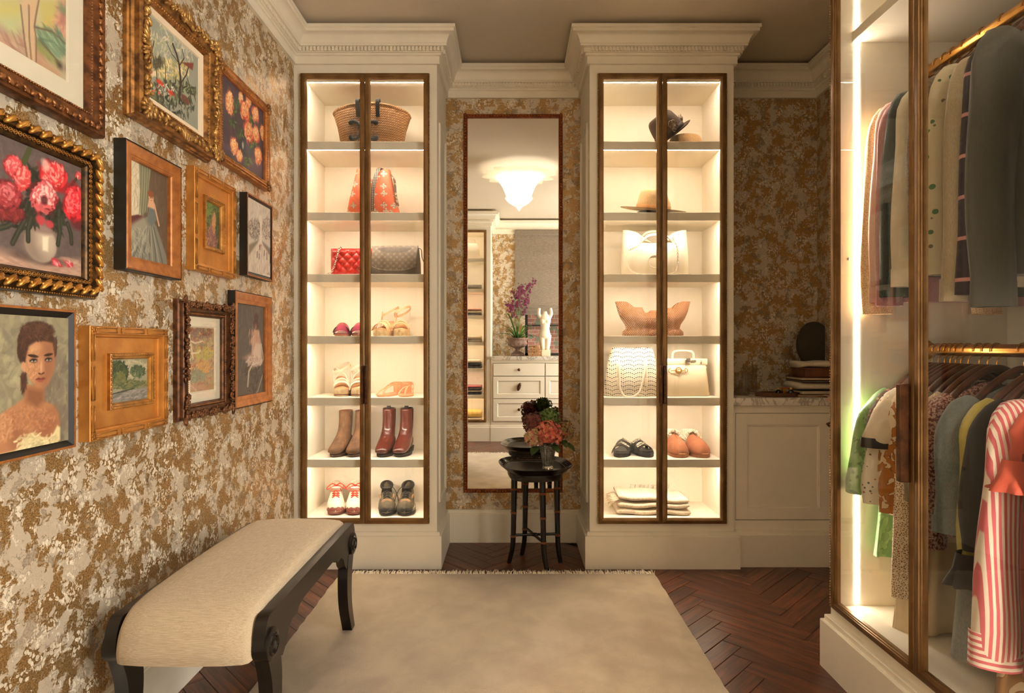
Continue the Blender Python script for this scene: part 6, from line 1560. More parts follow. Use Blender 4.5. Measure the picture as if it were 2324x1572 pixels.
# --- hats
def hat(t, felt, band, rc=.088, hc=.105, rb=.155, pinch=.02, curl=.02, rx_=1.0, thick=.003, flat=.0, asp=1.15):
    prof = [(rb, curl), (rb * .98, curl * .9), ((rb + rc) / 2, curl * .1), (rc * 1.06, .002), (rc, .010), (rc * .97, hc * .45), (rc * .88, hc * .82), (rc * .70, hc * .98), (rc * .40, hc * (1.0 - flat * .5)), (.0008, hc * (1 - flat))]
    prof = [tuple(q) for q in spline(prof, 40)]; prof = [(max(r, .0006), z) for r, z in prof]
    inn = [(max(.0005, r - thick), z - thick) if r < rc * 1.05 else (r - (thick if r > rb * .97 else 0), z - thick) for r, z in reversed(prof)]
    fn = lambda a, z: 1 - (pinch / rc) * np.exp(-((np.cos(a) - 1) / .25) ** 2) * min(1, max(0, (z - hc * .4) / (hc * .5)))
    part(MB().lathe(prof + inn, n=40, sy=asp, fn=fn), 'hat_body', felt, t, smooth=180)
    part(MB().lathe([(rc * 1.01, .008), (rc * 1.035, .010), (rc * 1.02, .030), (rc * 1.0, .031)], n=40, sy=asp), 'hat_band', band, t, smooth=60)
    return t
BFELT = mat('brown_felt', (62, 42, 30), .9, var=.12, vs=20); DBAND = mat('dark_ribbon', (34, 24, 19), .7, bs=.3, bscale=300)
STRAW = weave('straw_hat', (232, 202, 152), (206, 170, 118), 700, 700, .8, 'xz', bs=.5); STRAW2 = weave('tan_straw_hat', (216, 176, 124), (184, 142, 94), 700, 700, .8, 'xz', bs=.5)
t = thing('felt_hat', 'brown felt hat with feathered band tipped on its side on the top shelf', 'hat', (X(1523, 3.30), 3.30, SZ['a'] + .079), 12, None, 4, -40)
hat(t, BFELT, DBAND, .082, .125, .118, .03, .006, asp=1.1)
m = MB(); R_ = random.Random(8)
for i in range(22): m.tube(spline([(.083, -.02 + .002 * i, .012), (.088, -.035 + .003 * i, .03), (.086, -.05 + .004 * i, .05 + R_.uniform(-.01, .012))], 8), .0016, 4)
for i in range(14): m.torus((-.01 + R_.uniform(-.02, .02), -.090, .040 + R_.uniform(-.02, .02)), .012, .0014, R3=rot('Z', R_.uniform(-20, 20)), n=10, k=4)
part(m, 'feather_trim', mat('feather', (150, 128, 104), .8, var=.4, vs=80), t, kind='stuff', smooth=180)
t = place('sun_hat', 'natural straw sun hat lying behind the brown felt hat', 'hat', 1556, 3.385, SZ['a'] + .004)
hat(t, STRAW2, STRAW2, .098, .100, .128, .0, .002, asp=.75)
t = thing('straw_fedora', 'pale straw fedora with ribbon resting on a dark hat', 'hat', (X(1482, 3.31), 3.31, SZ['b'] + .040), 0, None, 11, 5)
hat(t, STRAW, mat('tan_ribbon', (206, 156, 104), .7), .092, .115, .180, .03, .008, asp=.82, flat=.12)
t = place('dark_hat', 'flat dark brown hat lying under the straw fedora', 'hat', 1477, 3.31, SZ['b'] + .002)
hat(t, mat('espresso_felt', (66, 40, 28), .9), DBAND, .075, .020, .100, .0, .008, asp=.8)
# ================================================================== CLOTHES IN THE WARDROBE
RAILX = WF + .311
WALN = wood('hanger_wood', (92, 48, 30), (62, 30, 20), (40, 20, 14), scale=.6, rough=.28, rnd=.15)
def hanger_parts():
    m = MB()
    P = spline([(-.156, 0, -.168), (-.135, 0, -.141), (-.09, 0, -.098), (-.035, 0, -.062), (0, 0, -.053), (.035, 0, -.062), (.09, 0, -.098), (.135, 0, -.141), (.156, 0, -.168)], 33)
    rad = np.interp(np.abs(np.linspace(-1, 1, 33)), [0, .3, .8, 1], [.011, .012, .0135, .009])
    a = np.arange(10) * 2 * PI / 10
    rings = []
    for (x, y, z), r, k in zip(P, rad, np.abs(np.linspace(-1, 1, 33))):
        th = np.interp(k, [0, .4, .9, 1], [.007, .010, .017, .012])
        rings.append(np.stack([np.full(10, x), y + th * np.cos(a), z + r * np.sin(a)], 1))
    m.loft(rings)
    bar = m.make('shoulder_bar', WALN, 180)
    h = MB()
    q = [(0, 0, -.050), (0, 0, -.034), (.004, 0, -.026)] + [(.0215 * math.cos(math.radians(d_)), 0, .0215 * math.sin(math.radians(d_))) for d_ in range(-50, 206, 16)]
    h.tube(spline(q, 44), .0019, 6)
    return bar, h.make('hook', BRASS, 180)
HBAR, HHOOK = hanger_parts()
def hanger(Y, zr, rz, label, grp):
    t = thing('clothes_hanger', label, 'hanger', (RAILX, Y, zr), rz, grp)
    part(HBAR, 'shoulder_bar', None, t); part(HHOOK, 'hook', None, t)
    return t

def cloth(name, rgb, rgb2=None, scale=420, rough=.9, kind='plain', **k):
    if name in _M: return _M[name]
    t = NT(name); o = t.obj(); s = t.sep(o)
    wv = t.math('MULTIPLY', t.math('SINE', t.math('MULTIPLY', s[0], scale * 6)), t.math('SINE', t.math('MULTIPLY', s[2], scale * 6)))
    c1, c2 = lin(rgb), lin(rgb2 or tuple(v * .86 for v in rgb)); n = t.noise(o, k.get('ns', 30), 4)
    q = t.comb(s[0], s[2], t.math('MULTIPLY', s[1], .8))
    bs = .12
    if kind == 'plain': c = t.mix(n, c1, c2)
    elif kind == 'denim':
        st = t.noise(t.vmath('MULTIPLY', o, (900, 900, 90)), 1, 2); c = t.mix(t.step(st, .3, .7), c1, c2); bs = .18
    elif kind == 'stripe':
        f = t.math('SUBTRACT', t.math('ABSOLUTE', t.math('SUBTRACT', t.math('FRACT', t.math('MULTIPLY', t.math('ADD', s[0], 5.0), k.get('freq', 62))), .5)), k.get('duty', .25))
        c = t.mix(t.step(f, -.03, .03), c2, c1)
    elif kind == 'hstripe':
        f = t.math('SUBTRACT', t.math('ABSOLUTE', t.math('SUBTRACT', t.math('FRACT', t.math('MULTIPLY', t.math('ADD', s[2], 5.0), k.get('freq', 10))), .5)), k.get('duty', .42))
        c = t.mix(t.step(f, -.01, .01), c1, c2)
    elif kind in ('floral', 'sequin'):
        vo = t.n('TexVoronoi'); t.set(vo.inputs['Vector'], q); vo.inputs['Scale'].default_value = k.get('vs', 60)
        rr = t.sep(vo.outputs['Color']); on = t.math('MULTIPLY', t.math('LESS_THAN', vo.outputs['Distance'], k.get('sz', .42)), t.math('LESS_THAN', rr[0], k.get('dens', .5)))
        c = t.mix(on, t.mix(n, c1, tuple(v * .9 for v in c1)), t.mix(t.math('GREATER_THAN', rr[1], .62), c2, lin(k.get('rgb3', (150, 120, 60)))))
    elif kind == 'tweed':
        c = t.mix(t.step(t.noise(o, k.get('ns2', 190), 2, .6), .44, .56), c1, c2); bs = .5
    elif kind == 'swirl':
        a = t.noise(o, k.get('ns2', 11), 2, .5, 1.5); c = t.mix(t.step(a, .50, .53), c1, c2); c = t.mix(t.math('SUBTRACT', 1.0, t.step(t.math('ABSOLUTE', t.math('SUBTRACT', a, .515)), .008, .02)), c, lin(k.get('rgb3', (220, 190, 130))))
    elif kind == 'lace':
        vo = t.n('TexVoronoi', feature='DISTANCE_TO_EDGE'); t.set(vo.inputs['Vector'], q); vo.inputs['Scale'].default_value = k.get('vs', 70)
        c = t.mix(t.step(vo.outputs['Distance'], .08, .2), c1, c2)
    _M[name] = t.pbr(c, rough, 0, t.bump(wv, bs, .0008), Sheen_Weight=k.get('sheen', .15), Transmission_Weight=0.0)
    return _M[name]

def garment(name, label, Y, zr, m1, hw=.165, hem=.19, L=.66, dep=.030, seed=0, sleeve='long', sl_len=.60, flare=.03, fold=.008, sl_r=.052, cuff=None, collar=None, sl_mat=None, rz=0, neck=.065, sl_z0=.0, extra=None, han=True, hl=None, grp=None, slv_end=.8, bot_wave=0.0, side=(-1, 1)):
    """one garment on its own hanger; z measured down from the rail"""
    top = zr > 1.5
    t = thing(name, label, 'garment', (RAILX, Y, zr), rz, grp or ('clothes on the upper brass rail' if top else 'clothes on the lower brass rail'))
    R_ = random.Random(seed); ph = [R_.uniform(0, 6.28) for _ in range(6)]
    zs = lambda x: -.098 - .62 * max(0, abs(x) - .045) ** 1.05 - .014 * math.exp(-(x / .04) ** 2)          # shoulder line over the hanger
    n = 40; a = np.arange(n) * 2 * PI / n; rings = []
    m = MB()
    zsh = zs(hw)
    for v in np.linspace(0, 1, 20):
        w_ = hw + (hem - hw) * v ** 1.1 - .012 * math.sin(v * PI) * (1 if hem < hw * 1.3 else .4); dp = np.interp(v, [0, .06, .25, 1], [.012, .020, dep * .85, dep])
        x = w_ * np.sign(np.cos(a)) * np.abs(np.cos(a)) ** .75
        f = fold * v * (np.sin(a * 5 + ph[0]) + .6 * np.sin(a * 9 + ph[1] + 2 * v))
        y = dp * np.sin(a) + f
        z0 = np.array([zs(q) if v < .999 else 0 for q in x]) if True else 0
        ztop = np.array([zs(q) for q in x]) + .010; zbot = -(.090 + L) + bot_wave * np.sin(x * 30 + ph[2])
        zz = ztop + (zbot - ztop) * v
        rings.append(np.stack([x, y, zz], 1))
    m.loft(rings)
    part(m, 'body', m1, t, smooth=180)
    if sleeve != 'none':
        for s in side:
            m = MB(); ll = sl_len; k = 16
            P = spline([(s * (hw - .045), 0, zs(hw - .045) - .02), (s * (hw + .004), -.004, zsh - .045), (s * (hw + .018 + flare * .3), -.008, zsh - .30 * ll), (s * (hw + .020 + flare * .8), -.010, zsh - .7 * ll), (s * (hw + .016 + flare), -.008, zsh - ll)], k)
            rr = np.interp(np.linspace(0, 1, k), [0, .12, .5, .9, 1], [sl_r * .8, sl_r, sl_r * .92, sl_r * slv_end, sl_r * slv_end * .98])
            T = np.gradient(P, axis=0); T /= np.linalg.norm(T, axis=1)[:, None]
            b = np.arange(16) * 2 * PI / 16; rg = []
            for i in range(k):
                u = np.array((T[i][2], 0, -T[i][0])); u /= np.linalg.norm(u) + 1e-9
                w2 = rr[i] * (1 + .07 * np.sin(b * 3 + ph[3] + i * .5)); fl = .62
                rg.append(P[i] + np.outer(w2 * np.cos(b), u) + np.outer(w2 * fl * np.sin(b) + .004 * math.sin(i * .9 + ph[4]), (0, 1, 0)))
            e = rg[-1]; c = e.mean(0); rg += [c + (e - c) * .86 + (0, 0, .004), c + (e - c) * .8 + (0, 0, .05)]
            m.loft(rg)
            sp_ = part(m, 'sleeve', sl_mat or m1, t, smooth=60)
            if cuff:
                cm, ch = cuff; m = MB()
                i0 = k - 1; rg2 = []
                c0 = rg[k - 1].mean(0); d_ = T[-1]
                for q, g in ((-ch, 1.05), (-ch * .02, 1.06), (.003, 1.05), (.002, .92)):
                    rg2.append(c0 + (rg[k - 1] - c0) * g + d_ * (q + .001))
                m.loft(rg2, cap=False); part(m, 'cuff', cm, sp_, smooth=50)
    if collar:
        m = MB()
        for s in (-1, 1):
            G = np.array([[(s * (.018 + .045 * u + .012 * v), -.020 - .020 * math.sin(v * 1.6) - .004, -.084 - .006 * u - (.050 + .016 * (1 - u)) * v) for u in np.linspace(0, 1, 7)] for v in np.linspace(0, 1, 6)])
            m.grid(G); m.grid(G[::-1] + [0, .003, 0])
        m.tube([(.050 * math.cos(q), .022 * math.sin(q), -.090) for q in np.linspace(0, 2 * PI, 21)[:-1]], .008, 8, closed=True)
        part(m, 'collar', collar, t, smooth=60)
    if extra: extra(t, zs)
    if han:
        hanger(Y, zr, rz, hl or 'dark wooden hanger holding the %s' % label.split(',')[0].split(' hung')[0][:60], 'dark wooden hangers on the brass rails')
    return t
C = cloth
ZT, ZB = 2.107, 1.137
LACE = C('cream_lace', (246, 222, 182), (222, 178, 128), kind='lace', vs=150); PALE = C('pale_pink_silk', (226, 186, 170), (206, 160, 146), rough=.55); CHAM = C('mauve_chambray', (190, 140, 142), (162, 112, 118), kind='denim')
DKD = C('green_denim', (70, 84, 82), (48, 60, 60), kind='denim'); WCOT = C('white_cotton', (236, 224, 200)); TWD = C('grey_tweed', (140, 126, 106), (104, 92, 78), kind='tweed')
EMB = C('embroidered_cream', (226, 214, 182), (84, 132, 78), kind='floral', vs=38, sz=.30, dens=.5, rgb3=(120, 110, 80)); LIN = C('cream_linen', (220, 206, 176), (198, 182, 152), kind='denim'); NAVY = C('navy_pink_stripe', (58, 52, 68), (226, 164, 160), kind='hstripe', freq=9.0, duty=.455)
GG = C('grey_green_twill', (84, 82, 70), (66, 66, 58), kind='denim'); BLKC = C('black_wool', (34, 30, 29), (22, 20, 20))
def buttons(t, zs, n=6, x=.0, mt=None, z0=-.15, dz=.085, y=-.034):
    for i in range(n): part(MB().lathe([(.0005, .002), (.005, .002), (.0055, 0), (.005, -.001)], n=10), 'button', mt or SILVER, t, loc=(x, y, z0 - dz * i)).rotation_euler = (PI / 2, 0, 0)
garment('lace_blouse', 'cream lace blouse with long sleeves next to the light strip', 2.092, ZT, LACE, hw=.16, L=0.66, flare=.012, sl_len=0.685, seed=1, slv_end=.95)
garment('silk_blouse', 'pale pink silk blouse hung between lace and mauve shirts', 2.045, ZT, PALE, hw=.16, L=0.7, flare=.02, sl_len=0.645, seed=2, cuff=(PALE, .05))
garment('chambray_shirt', 'mauve chambray shirt with buttoned cuff on the upper rail', 2.005, ZT, CHAM, hw=.165, L=0.72, flare=.02, sl_len=0.655, seed=3, cuff=(CHAM, .055), collar=CHAM)
garment('denim_shirt', 'dark green grey denim shirt on the upper rail', 1.968, ZT, DKD, hw=.165, L=0.64, flare=.02, sl_len=0.63, seed=4, cuff=(DKD, .06), collar=DKD, sl_r=.058)
garment('cotton_shirt', 'white cotton shirt mostly behind the door stile', 1.918, ZT, WCOT, hw=.165, L=.62, flare=.02, sl_len=0.6, seed=5, cuff=(WCOT, .055))
garment('tweed_jacket', 'grey brown tweed jacket hung beside the embroidered blouse', 1.845, ZT, TWD, hw=.17, L=.60, flare=.01, sl_len=.48, seed=6)
garment('embroidered_blouse', 'cream blouse embroidered with green leaves', 1.77, ZT, EMB, hw=.165, L=0.64, flare=.015, sl_len=0.58, seed=7, cuff=(EMB, .05), collar=EMB, extra=lambda t, zs: buttons(t, zs, 4))
garment('linen_shirt', 'cream linen shirt with plain long sleeve on the upper rail', 1.69, ZT, LIN, hw=.17, L=0.64, flare=.025, sl_len=0.66, seed=8, cuff=(LIN, .06), collar=LIN, sl_r=0.046)
garment('striped_blouse', 'navy blouse with pink bands around its sleeves', 1.638, ZT, NAVY, hw=.168, L=0.64, flare=.01, sl_len=0.65, seed=9, slv_end=1.05, sl_r=0.046)
garment('twill_jacket', 'grey green twill overshirt on the upper rail', 1.578, ZT, GG, hw=.175, L=0.68, flare=.006, sl_len=0.68, seed=10, sl_r=.068, collar=GG, dep=.036, cuff=(GG, .06))
garment('black_jacket', 'black wool jacket at the end of the upper rail', 1.4, ZT, BLKC, hw=.18, L=0.7, flare=.0, sl_len=0.68, seed=11, sl_r=.06)

# lower rail, from the far end towards the camera
GRN = C('green_silk', (128, 172, 104), (100, 146, 84), rough=.5, kind='swirl', ns2=16, rgb3=(92, 126, 80)); DKF = C('dark_floral', (70, 48, 40), (170, 100, 66), kind='floral', vs=80); WPR = C('white_print', (234, 224, 200), (66, 76, 84), kind='floral', vs=85, sz=.30, dens=.5, rgb3=(176, 110, 70))
CRM = C('cream_crepe', (228, 210, 178)); ORG = C('amber_swirl', (176, 112, 46), (228, 206, 168), kind='swirl', ns2=17, rgb3=(140, 80, 36)); SHR = C('ivory_chiffon', (230, 210, 172), (214, 190, 152), rough=.7); LAC2 = C('crochet_lace', (240, 222, 190), (150, 112, 76), kind='lace', vs=170)
GFL = C('grey_floral', (140, 132, 110), (206, 94, 120), kind='floral', vs=70, dens=.4, rgb3=(90, 100, 84)); FUR = C('cream_boucle', (226, 202, 168), (200, 172, 138), kind='tweed'); MTW = C('maroon_tweed', (116, 52, 56), (206, 168, 146), kind='tweed', ns2=150); LDN = C('light_denim', (142, 148, 142), (112, 120, 118), kind='denim')
BRF = C('black_crepe', (36, 32, 30), (24, 22, 21)); YEL = C('lime_silk', (174, 160, 60), (206, 190, 110), rough=.6); PST = C('pink_white_stripe', (240, 226, 208), (212, 104, 112), kind='stripe', freq=88, duty=.26); COR = C('coral_chiffon', (216, 98, 72), (190, 76, 56), rough=.7)
MRN = C('maroon_cotton', (126, 46, 40), (98, 34, 32)); BOR = C('black_orange_print', (40, 34, 32), (190, 84, 46), kind='swirl', ns2=9, rgb3=(214, 170, 120)); SEQ = C('red_sequin', (44, 30, 28), (170, 34, 32), kind='sequin', vs=95, sz=.40, dens=.72, rgb3=(206, 190, 170), rough=.4); KHA = C('ivory_trouser', (216, 198, 160), (170, 130, 84), kind='swirl', ns2=8, rgb3=(160, 110, 66)); BND = C('black_ribbon', (30, 26, 26)); REDB = C('red_band', (186, 30, 34))
garment('silk_tunic', 'pale green silk tunic with wide sleeve nearest the light strip', 2.078, ZB, GRN, hw=.175, hem=.20, L=.62, flare=.035, sl_len=.32, sl_r=.062, seed=21, slv_end=1.25)
garment('floral_blouse', 'dark brown floral blouse beside the green tunic', 2.048, ZB, DKF, hw=.17, L=.42, flare=.02, sl_len=.26, seed=22, sl_r=.058)
garment('print_blouse', 'white blouse with small blue print on the lower rail', 2.018, ZB, WPR, hw=.17, L=.46, flare=.02, sl_len=.34, seed=23, sl_r=.062, slv_end=1.15)
garment('crepe_top', 'cream top with black and red banded short sleeve', 1.992, ZB, CRM, hw=.17, L=.45, flare=.035, sl_len=.15, seed=24, sl_r=.064, slv_end=1.1, cuff=(BND, .03), extra=lambda t, zs: None)
garment('swirl_blouse', 'amber and cream swirl print blouse on the lower rail', 1.968, ZB, ORG, hw=.165, L=.42, flare=.012, sl_len=.36, seed=25, sl_r=.060, slv_end=1.0)
garment('chiffon_dress', 'long ivory chiffon dress reaching almost to the wardrobe floor', 1.945, ZB, SHR, hw=.16, hem=.215, L=.83, flare=.0, sl_len=.40, seed=26, fold=.013, sl_r=.045)
garment('crochet_dress', 'ivory dress with crochet lace sleeve bands', 1.912, ZB, SHR, hw=.155, hem=.19, L=.80, flare=.02, sl_len=.62, seed=27, fold=.011, sl_mat=LAC2, sl_r=.05, slv_end=1.1)
garment('flower_blouse', 'grey floral top with pink flowers below the dark hangers', 1.868, ZB, GFL, hw=.165, L=.40, flare=.01, sl_len=.30, seed=28)
garment('boucle_jacket', 'cream boucle jacket beside the grey floral top', 1.835, ZB, FUR, hw=.165, L=.42, flare=.01, sl_len=.36, seed=29, sl_r=.056)
garment('tweed_coat', 'maroon and cream flecked tweed jacket', 1.80, ZB, MTW, hw=.168, L=.46, flare=.02, sl_len=.42, seed=30, sl_r=.060)
garment('light_denim_shirt', 'light blue washed denim shirt dress with rolled collar', 1.705, ZB, LDN, hw=.168, hem=.20, L=.78, flare=.02, sl_len=.34, seed=31, sl_r=.066, collar=LDN, dep=.036, fold=.010, cuff=(LDN, .045))
garment('lime_blouse', 'lime yellow silk blouse showing as a sliver', 1.64, ZB, YEL, hw=.165, L=.5, flare=.012, sl_len=.40, seed=32, sl_r=.054)
def ruffle(t, zs):
    m = MB(); a = np.linspace(0, 2 * PI, 49)[:-1]
    rings = []
    for q, z in ((.9, .0), (1.05, -.04), (1.45, -.085), (1.4, -.086)):
        r = .052 * q + (.010 * np.sin(a * 9) if q > 1.2 else 0); rings.append(np.stack([-.222 + r * np.cos(a), -.008 + r * .62 * np.sin(a), np.full(48, -.535 + z)], 1))
    m.loft(rings, cap=False); part(m, 'ruffle_cuff', BRF, t, smooth=180)
garment('ruffle_blouse', 'black blouse with gathered ruffle cuffs', 1.605, ZB, BRF, hw=.168, L=.60, flare=.03, sl_len=.36, seed=33, sl_r=.056, extra=ruffle)
garment('striped_shirt', 'long pink and white striped shirt with wide cuff', 1.525, ZB, PST, hw=.17, hem=.20, L=.60, flare=.04, sl_len=.62, seed=34, sl_r=.068, cuff=(C('pink_cuff_stripe', (240, 226, 208), (212, 104, 112), kind='hstripe', freq=62, duty=.26), .085), collar=PST, slv_end=.92)
def frill(t, zs):
    m = MB(); a = np.linspace(0, 2 * PI, 49)[:-1]; rings = []
    for q, z in ((1.0, .0), (1.15, -.03), (1.6, -.075), (1.55, -.076)):
        r = .055 * q + (.009 * np.sin(a * 8 + 1) if q > 1.2 else 0); rings.append(np.stack([-.188 + r * np.cos(a), -.008 + r * .66 * np.sin(a), np.full(48, -.265 + z)], 1))
    m.loft(rings, cap=False); part(m, 'frill_sleeve', COR, t, smooth=180)
garment('frill_top', 'coral top with frilled cap sleeve', 1.482, ZB, COR, hw=.162, L=.48, flare=.0, sl_len=.12, seed=35, sl_r=.056, extra=frill)
def pompoms(t, zs):
    pm_ = MB().blob((0, 0, 0), (.0125, .0125, .0125), nu=10, nv=7).make('pompom', C('coral_pompom', (214, 108, 82), (180, 80, 60), kind='tweed', sheen=.5), 180)
    for i in range(15): part(pm_, 'pompom', None, t, loc=(-.188 + .008 * math.sin(i), -.040, -.215 - .036 * i))
garment('pompom_dress', 'maroon cotton dress edged with a row of coral pompoms', 1.458, ZB, MRN, hw=.165, hem=.19, L=.76, flare=.0, sl_len=.62, seed=36, sl_r=.042, extra=pompoms)
garment('print_dress', 'black dress with large orange scroll print', 1.42, ZB, BOR, hw=.168, hem=.20, L=.72, flare=.0, sl_len=.34, seed=37, sl_r=.062)
garment('sequin_dress', 'dark dress covered in red and silver sequins', 1.365, ZB, SEQ, hw=.17, hem=.20, L=.72, flare=.01, sl_len=.62, seed=38, sl_r=.055)
garment('printed_trousers', 'ivory wide trousers with scroll print hem below the striped shirt', 1.56, ZB, KHA, hw=.12, hem=.20, L=.82, sleeve='none', seed=39, fold=.012)
# ================================================================== HYDRANGEAS IN A CRYSTAL VASE
VX, VY, VZ = X(1243, 3.165), 3.165, .508
cg = NT('cut_crystal'); gp = cg.t.nodes.new('ShaderNodeBsdfPrincipled'); gp.inputs['Base Color'].default_value = (.95, .93, .88, 1); gp.inputs['Roughness'].default_value = .04; gp.inputs['Transmission Weight'].default_value = .96; gp.inputs['IOR'].default_value = 1.5
cg.t.links.new(gp.outputs[0], cg.out.inputs[0]); CRYS = cg.m
t = thing('crystal_vase', 'cut crystal vase of hydrangeas standing on the black tray', 'vase', (VX, VY, VZ + .0005))
zz = np.linspace(0, .132, 34)
prof = [(.0005, 0)] + [(np.interp(z, [0, .008, .014, .03, .132], [.027, .0275, .024, .0265, .047]) + (.0018 if i % 2 else -.0012) * (z > .02), z) for i, z in enumerate(zz)] + [(.0445, .1325), (.040, .125), (.030, .06), (.022, .024), (.0005, .020)]
part(MB().lathe(prof, n=36, fn=lambda a, z: 1 + .035 * np.cos(a * 18)), 'vase_body', CRYS, t, smooth=30)
def petalmat(name, c1, c2, c3):
    q = NT(name); o = q.obj(); a = q.noise(o, 42, 3, .6); b = q.noise(q.vmath('ADD', o, (5, 3, 1)), 120, 2, .6)
    c = q.mix(q.step(a, .40, .60), lin(c1), lin(c2)); c = q.mix(q.math('MULTIPLY', q.step(b, .5, .66), .8), c, lin(c3))
    return q.pbr(c, .7, 0, None, Subsurface_Weight=0.0, Sheen_Weight=.2)
LEAFG = mat('hydrangea_leaf', (62, 84, 40), .5, var=.4, vs=50); STEMG = mat('stem_green', (82, 104, 56), .6)
def head(label, off, R, m_, n=95, flat=.85, seed=0, leafd=None):
    R_ = random.Random(seed)
    t = thing('hydrangea', label, 'flower', (VX, VY, VZ + .03), 0, 'hydrangeas in the crystal vase')
    c = np.array(off) - (0, 0, .03)
    m = MB(); ga = PI * (3 - math.sqrt(5))
    for i in range(n):
        z = 1 - 1.75 * (i + .5) / n; r = math.sqrt(max(0, 1 - z * z)); a = ga * i + R_.uniform(-.2, .2)
        d_ = np.array((r * math.cos(a), r * math.sin(a), z)); p = c + d_ * R * np.array((1, 1, flat)) * R_.uniform(.9, 1.08)
        up = d_ + np.array([R_.uniform(-.5, .5) for _ in range(3)]); up /= np.linalg.norm(up)
        u = np.cross(up, (.3, .5, .8)); u /= np.linalg.norm(u); v = np.cross(up, u); s = R_.uniform(.0085, .0125)
        for k in range(4):
            b = k * PI / 2 + R_.uniform(-.15, .15); e = u * math.cos(b) + v * math.sin(b); f = -u * math.sin(b) + v * math.cos(b)
            q = [p, p + e * s * .55 + f * s * .52 + up * s * .10, p + e * s * 1.15 + f * s * .28 + up * s * .22, p + e * s * 1.15 - f * s * .28 + up * s * .22, p + e * s * .55 - f * s * .52 + up * s * .10]
            m.add(q, [(0, 1, 2, 3, 4)])
    m.blob(c, (R * .82, R * .82, R * .82 * flat), nu=12, nv=8)
    part(m, 'florets', m_, t, kind='stuff', smooth=0)
    part(MB().tube(spline([c, c * (.45, .45, .62), (c[0] * .12, c[1] * .12, .045), (c[0] * -.12, c[1] * -.12, .004)], 14), .0026, 6), 'stem', STEMG, t)
    if leafd is not None:
        for (dx, dy, dz, L, ang) in leafd:
            m = MB(); G = []
            for i in range(9):
                f = i / 8; w_ = L * .34 * math.sin(PI * min(1, f * .96 + .04)) ** .8
                x = L * f; zz_ = -.5 * L * f * f
                G.append([(x * math.cos(ang) - s * w_ * math.sin(ang), x * math.sin(ang) + s * w_ * math.cos(ang), zz_ + .15 * w_ * abs(s)) for s in (-1, -.5, 0, .5, 1)])
            G = np.array(G) + (dx, dy, dz - .03); m.grid(G); m.grid(G[:, ::-1] + [0, 0, -.001]); part(m, 'leaf', LEAFG, t, smooth=180)
head('large coral pink and red hydrangea head facing front in the vase', (.006, -.040, .190), .068, petalmat('hyd_coral', (206, 62, 58), (222, 126, 104), (160, 152, 84)), 120, .92, 1, [(.02, -.03, .13, .07, 5.2)])
head('dusty pink hydrangea with green edges above the tray centre', (-.068, -.022, .165), .052, petalmat('hyd_pink', (206, 118, 112), (190, 166, 112), (150, 160, 84)), 90, .95, 2, [(-.05, -.02, .12, .075, 4.2)])
head('dark maroon hydrangea head at the back beside the drawers reflection', (-.070, .028, .235), .056, petalmat('hyd_maroon', (98, 32, 36), (132, 56, 56), (120, 104, 60)), 95, .95, 3)
head('fresh green hydrangea head highest in the vase', (.012, .030, .262), .054, petalmat('hyd_green', (92, 122, 48), (64, 92, 38), (150, 168, 86)), 95, .9, 4)
head('rust and olive hydrangea head on the side towards the white cabinet', (.088, .012, .195), .050, petalmat('hyd_rust', (140, 62, 46), (150, 130, 74), (110, 124, 62)), 85, 1.0, 5, [(.08, .0, .135, .075, 5.6), (.075, -.01, .15, .06, 5.0)])

# ================================================================== THINGS ON THE MARBLE COUNTER
CT = .881
t = thing('jewellery_tray', 'dark wooden hexagonal tray on the marble counter', 'tray', (X(1768, 3.22), 3.235, CT + .0005))
hexo = lambda rx, ry, z: [(rx * math.cos(a), ry * math.sin(a), z) for a in np.arange(6) * PI / 3]
part(MB().loft([hexo(.118, .075, 0), hexo(.122, .078, .004), hexo(.122, .078, .022), hexo(.116, .073, .022), hexo(.114, .071, .006)]), 'tray_body', mat('walnut_tray', (92, 58, 36), .4, var=.3, vs=30), t, smooth=0)
for lb, px, rgb in (('small black round scent bottle on the wooden tray', 1767, (24, 20, 22)), ('small dark teal round scent bottle on the wooden tray', 1795, (22, 44, 52))):
    t = thing('scent_bottle', lb, 'bottle', (X(px, 3.235), 3.235, CT + .0075))
    part(MB().lathe([(.0005, 0), (.010, 0), (.0155, .006), (.017, .014), (.014, .023), (.006, .028), (.006, .030)], n=18), 'bottle_body', mat('bottle_%d' % px, rgb, .12, Coat_Weight=.5), t, smooth=60)
    part(MB().lathe([(.0065, .030), (.007, .036), (.004, .041), (.0005, .042)], n=12), 'stopper', GOLDM, t)
t = thing('ring_stand', 'little gold ring stand with coral beads on the wooden tray', 'ring stand', (X(1781, 3.24), 3.245, CT + .0075))
part(MB().bev((-.022, -.012, 0), (.022, .012, .008), .002, 1).box((-.005, -.004, .008), (.005, .004, .030)).box((-.018, -.004, .030), (.018, .004, .035)), 'stand', GOLDM, t)
m = MB()
for i in range(7): m.blob((-.015 + .005 * i, 0, .0385), (.0035, .0035, .0035), nu=6, nv=4)
part(m, 'beads', mat('coral_bead', (190, 84, 56), .4), t, kind='stuff')
WL = X(1812, 3.22)
def book(label, x0, x1, y0, y1, z0, z1, cover, pages, rz=0):
    t = thing('book', label, 'book', ((x0 + x1) / 2, (y0 + y1) / 2, z0 + .0003), rz, 'stack at the end of the marble counter')
    a, b, h = (x1 - x0) / 2, (y1 - y0) / 2, z1 - z0 - .0006
    part(MB().bev((-a, -b, 0), (a, b, .003), .001, 1).bev((-a, -b, h - .003), (a, b, h), .001, 1).box((a - .003, -b, .002), (a, b, h - .002)), 'cover', cover, t)
    part(MB().box((-a + .004, -b + .004, .003), (a - .003, b - .004, h - .003)), 'pages', pages, t)
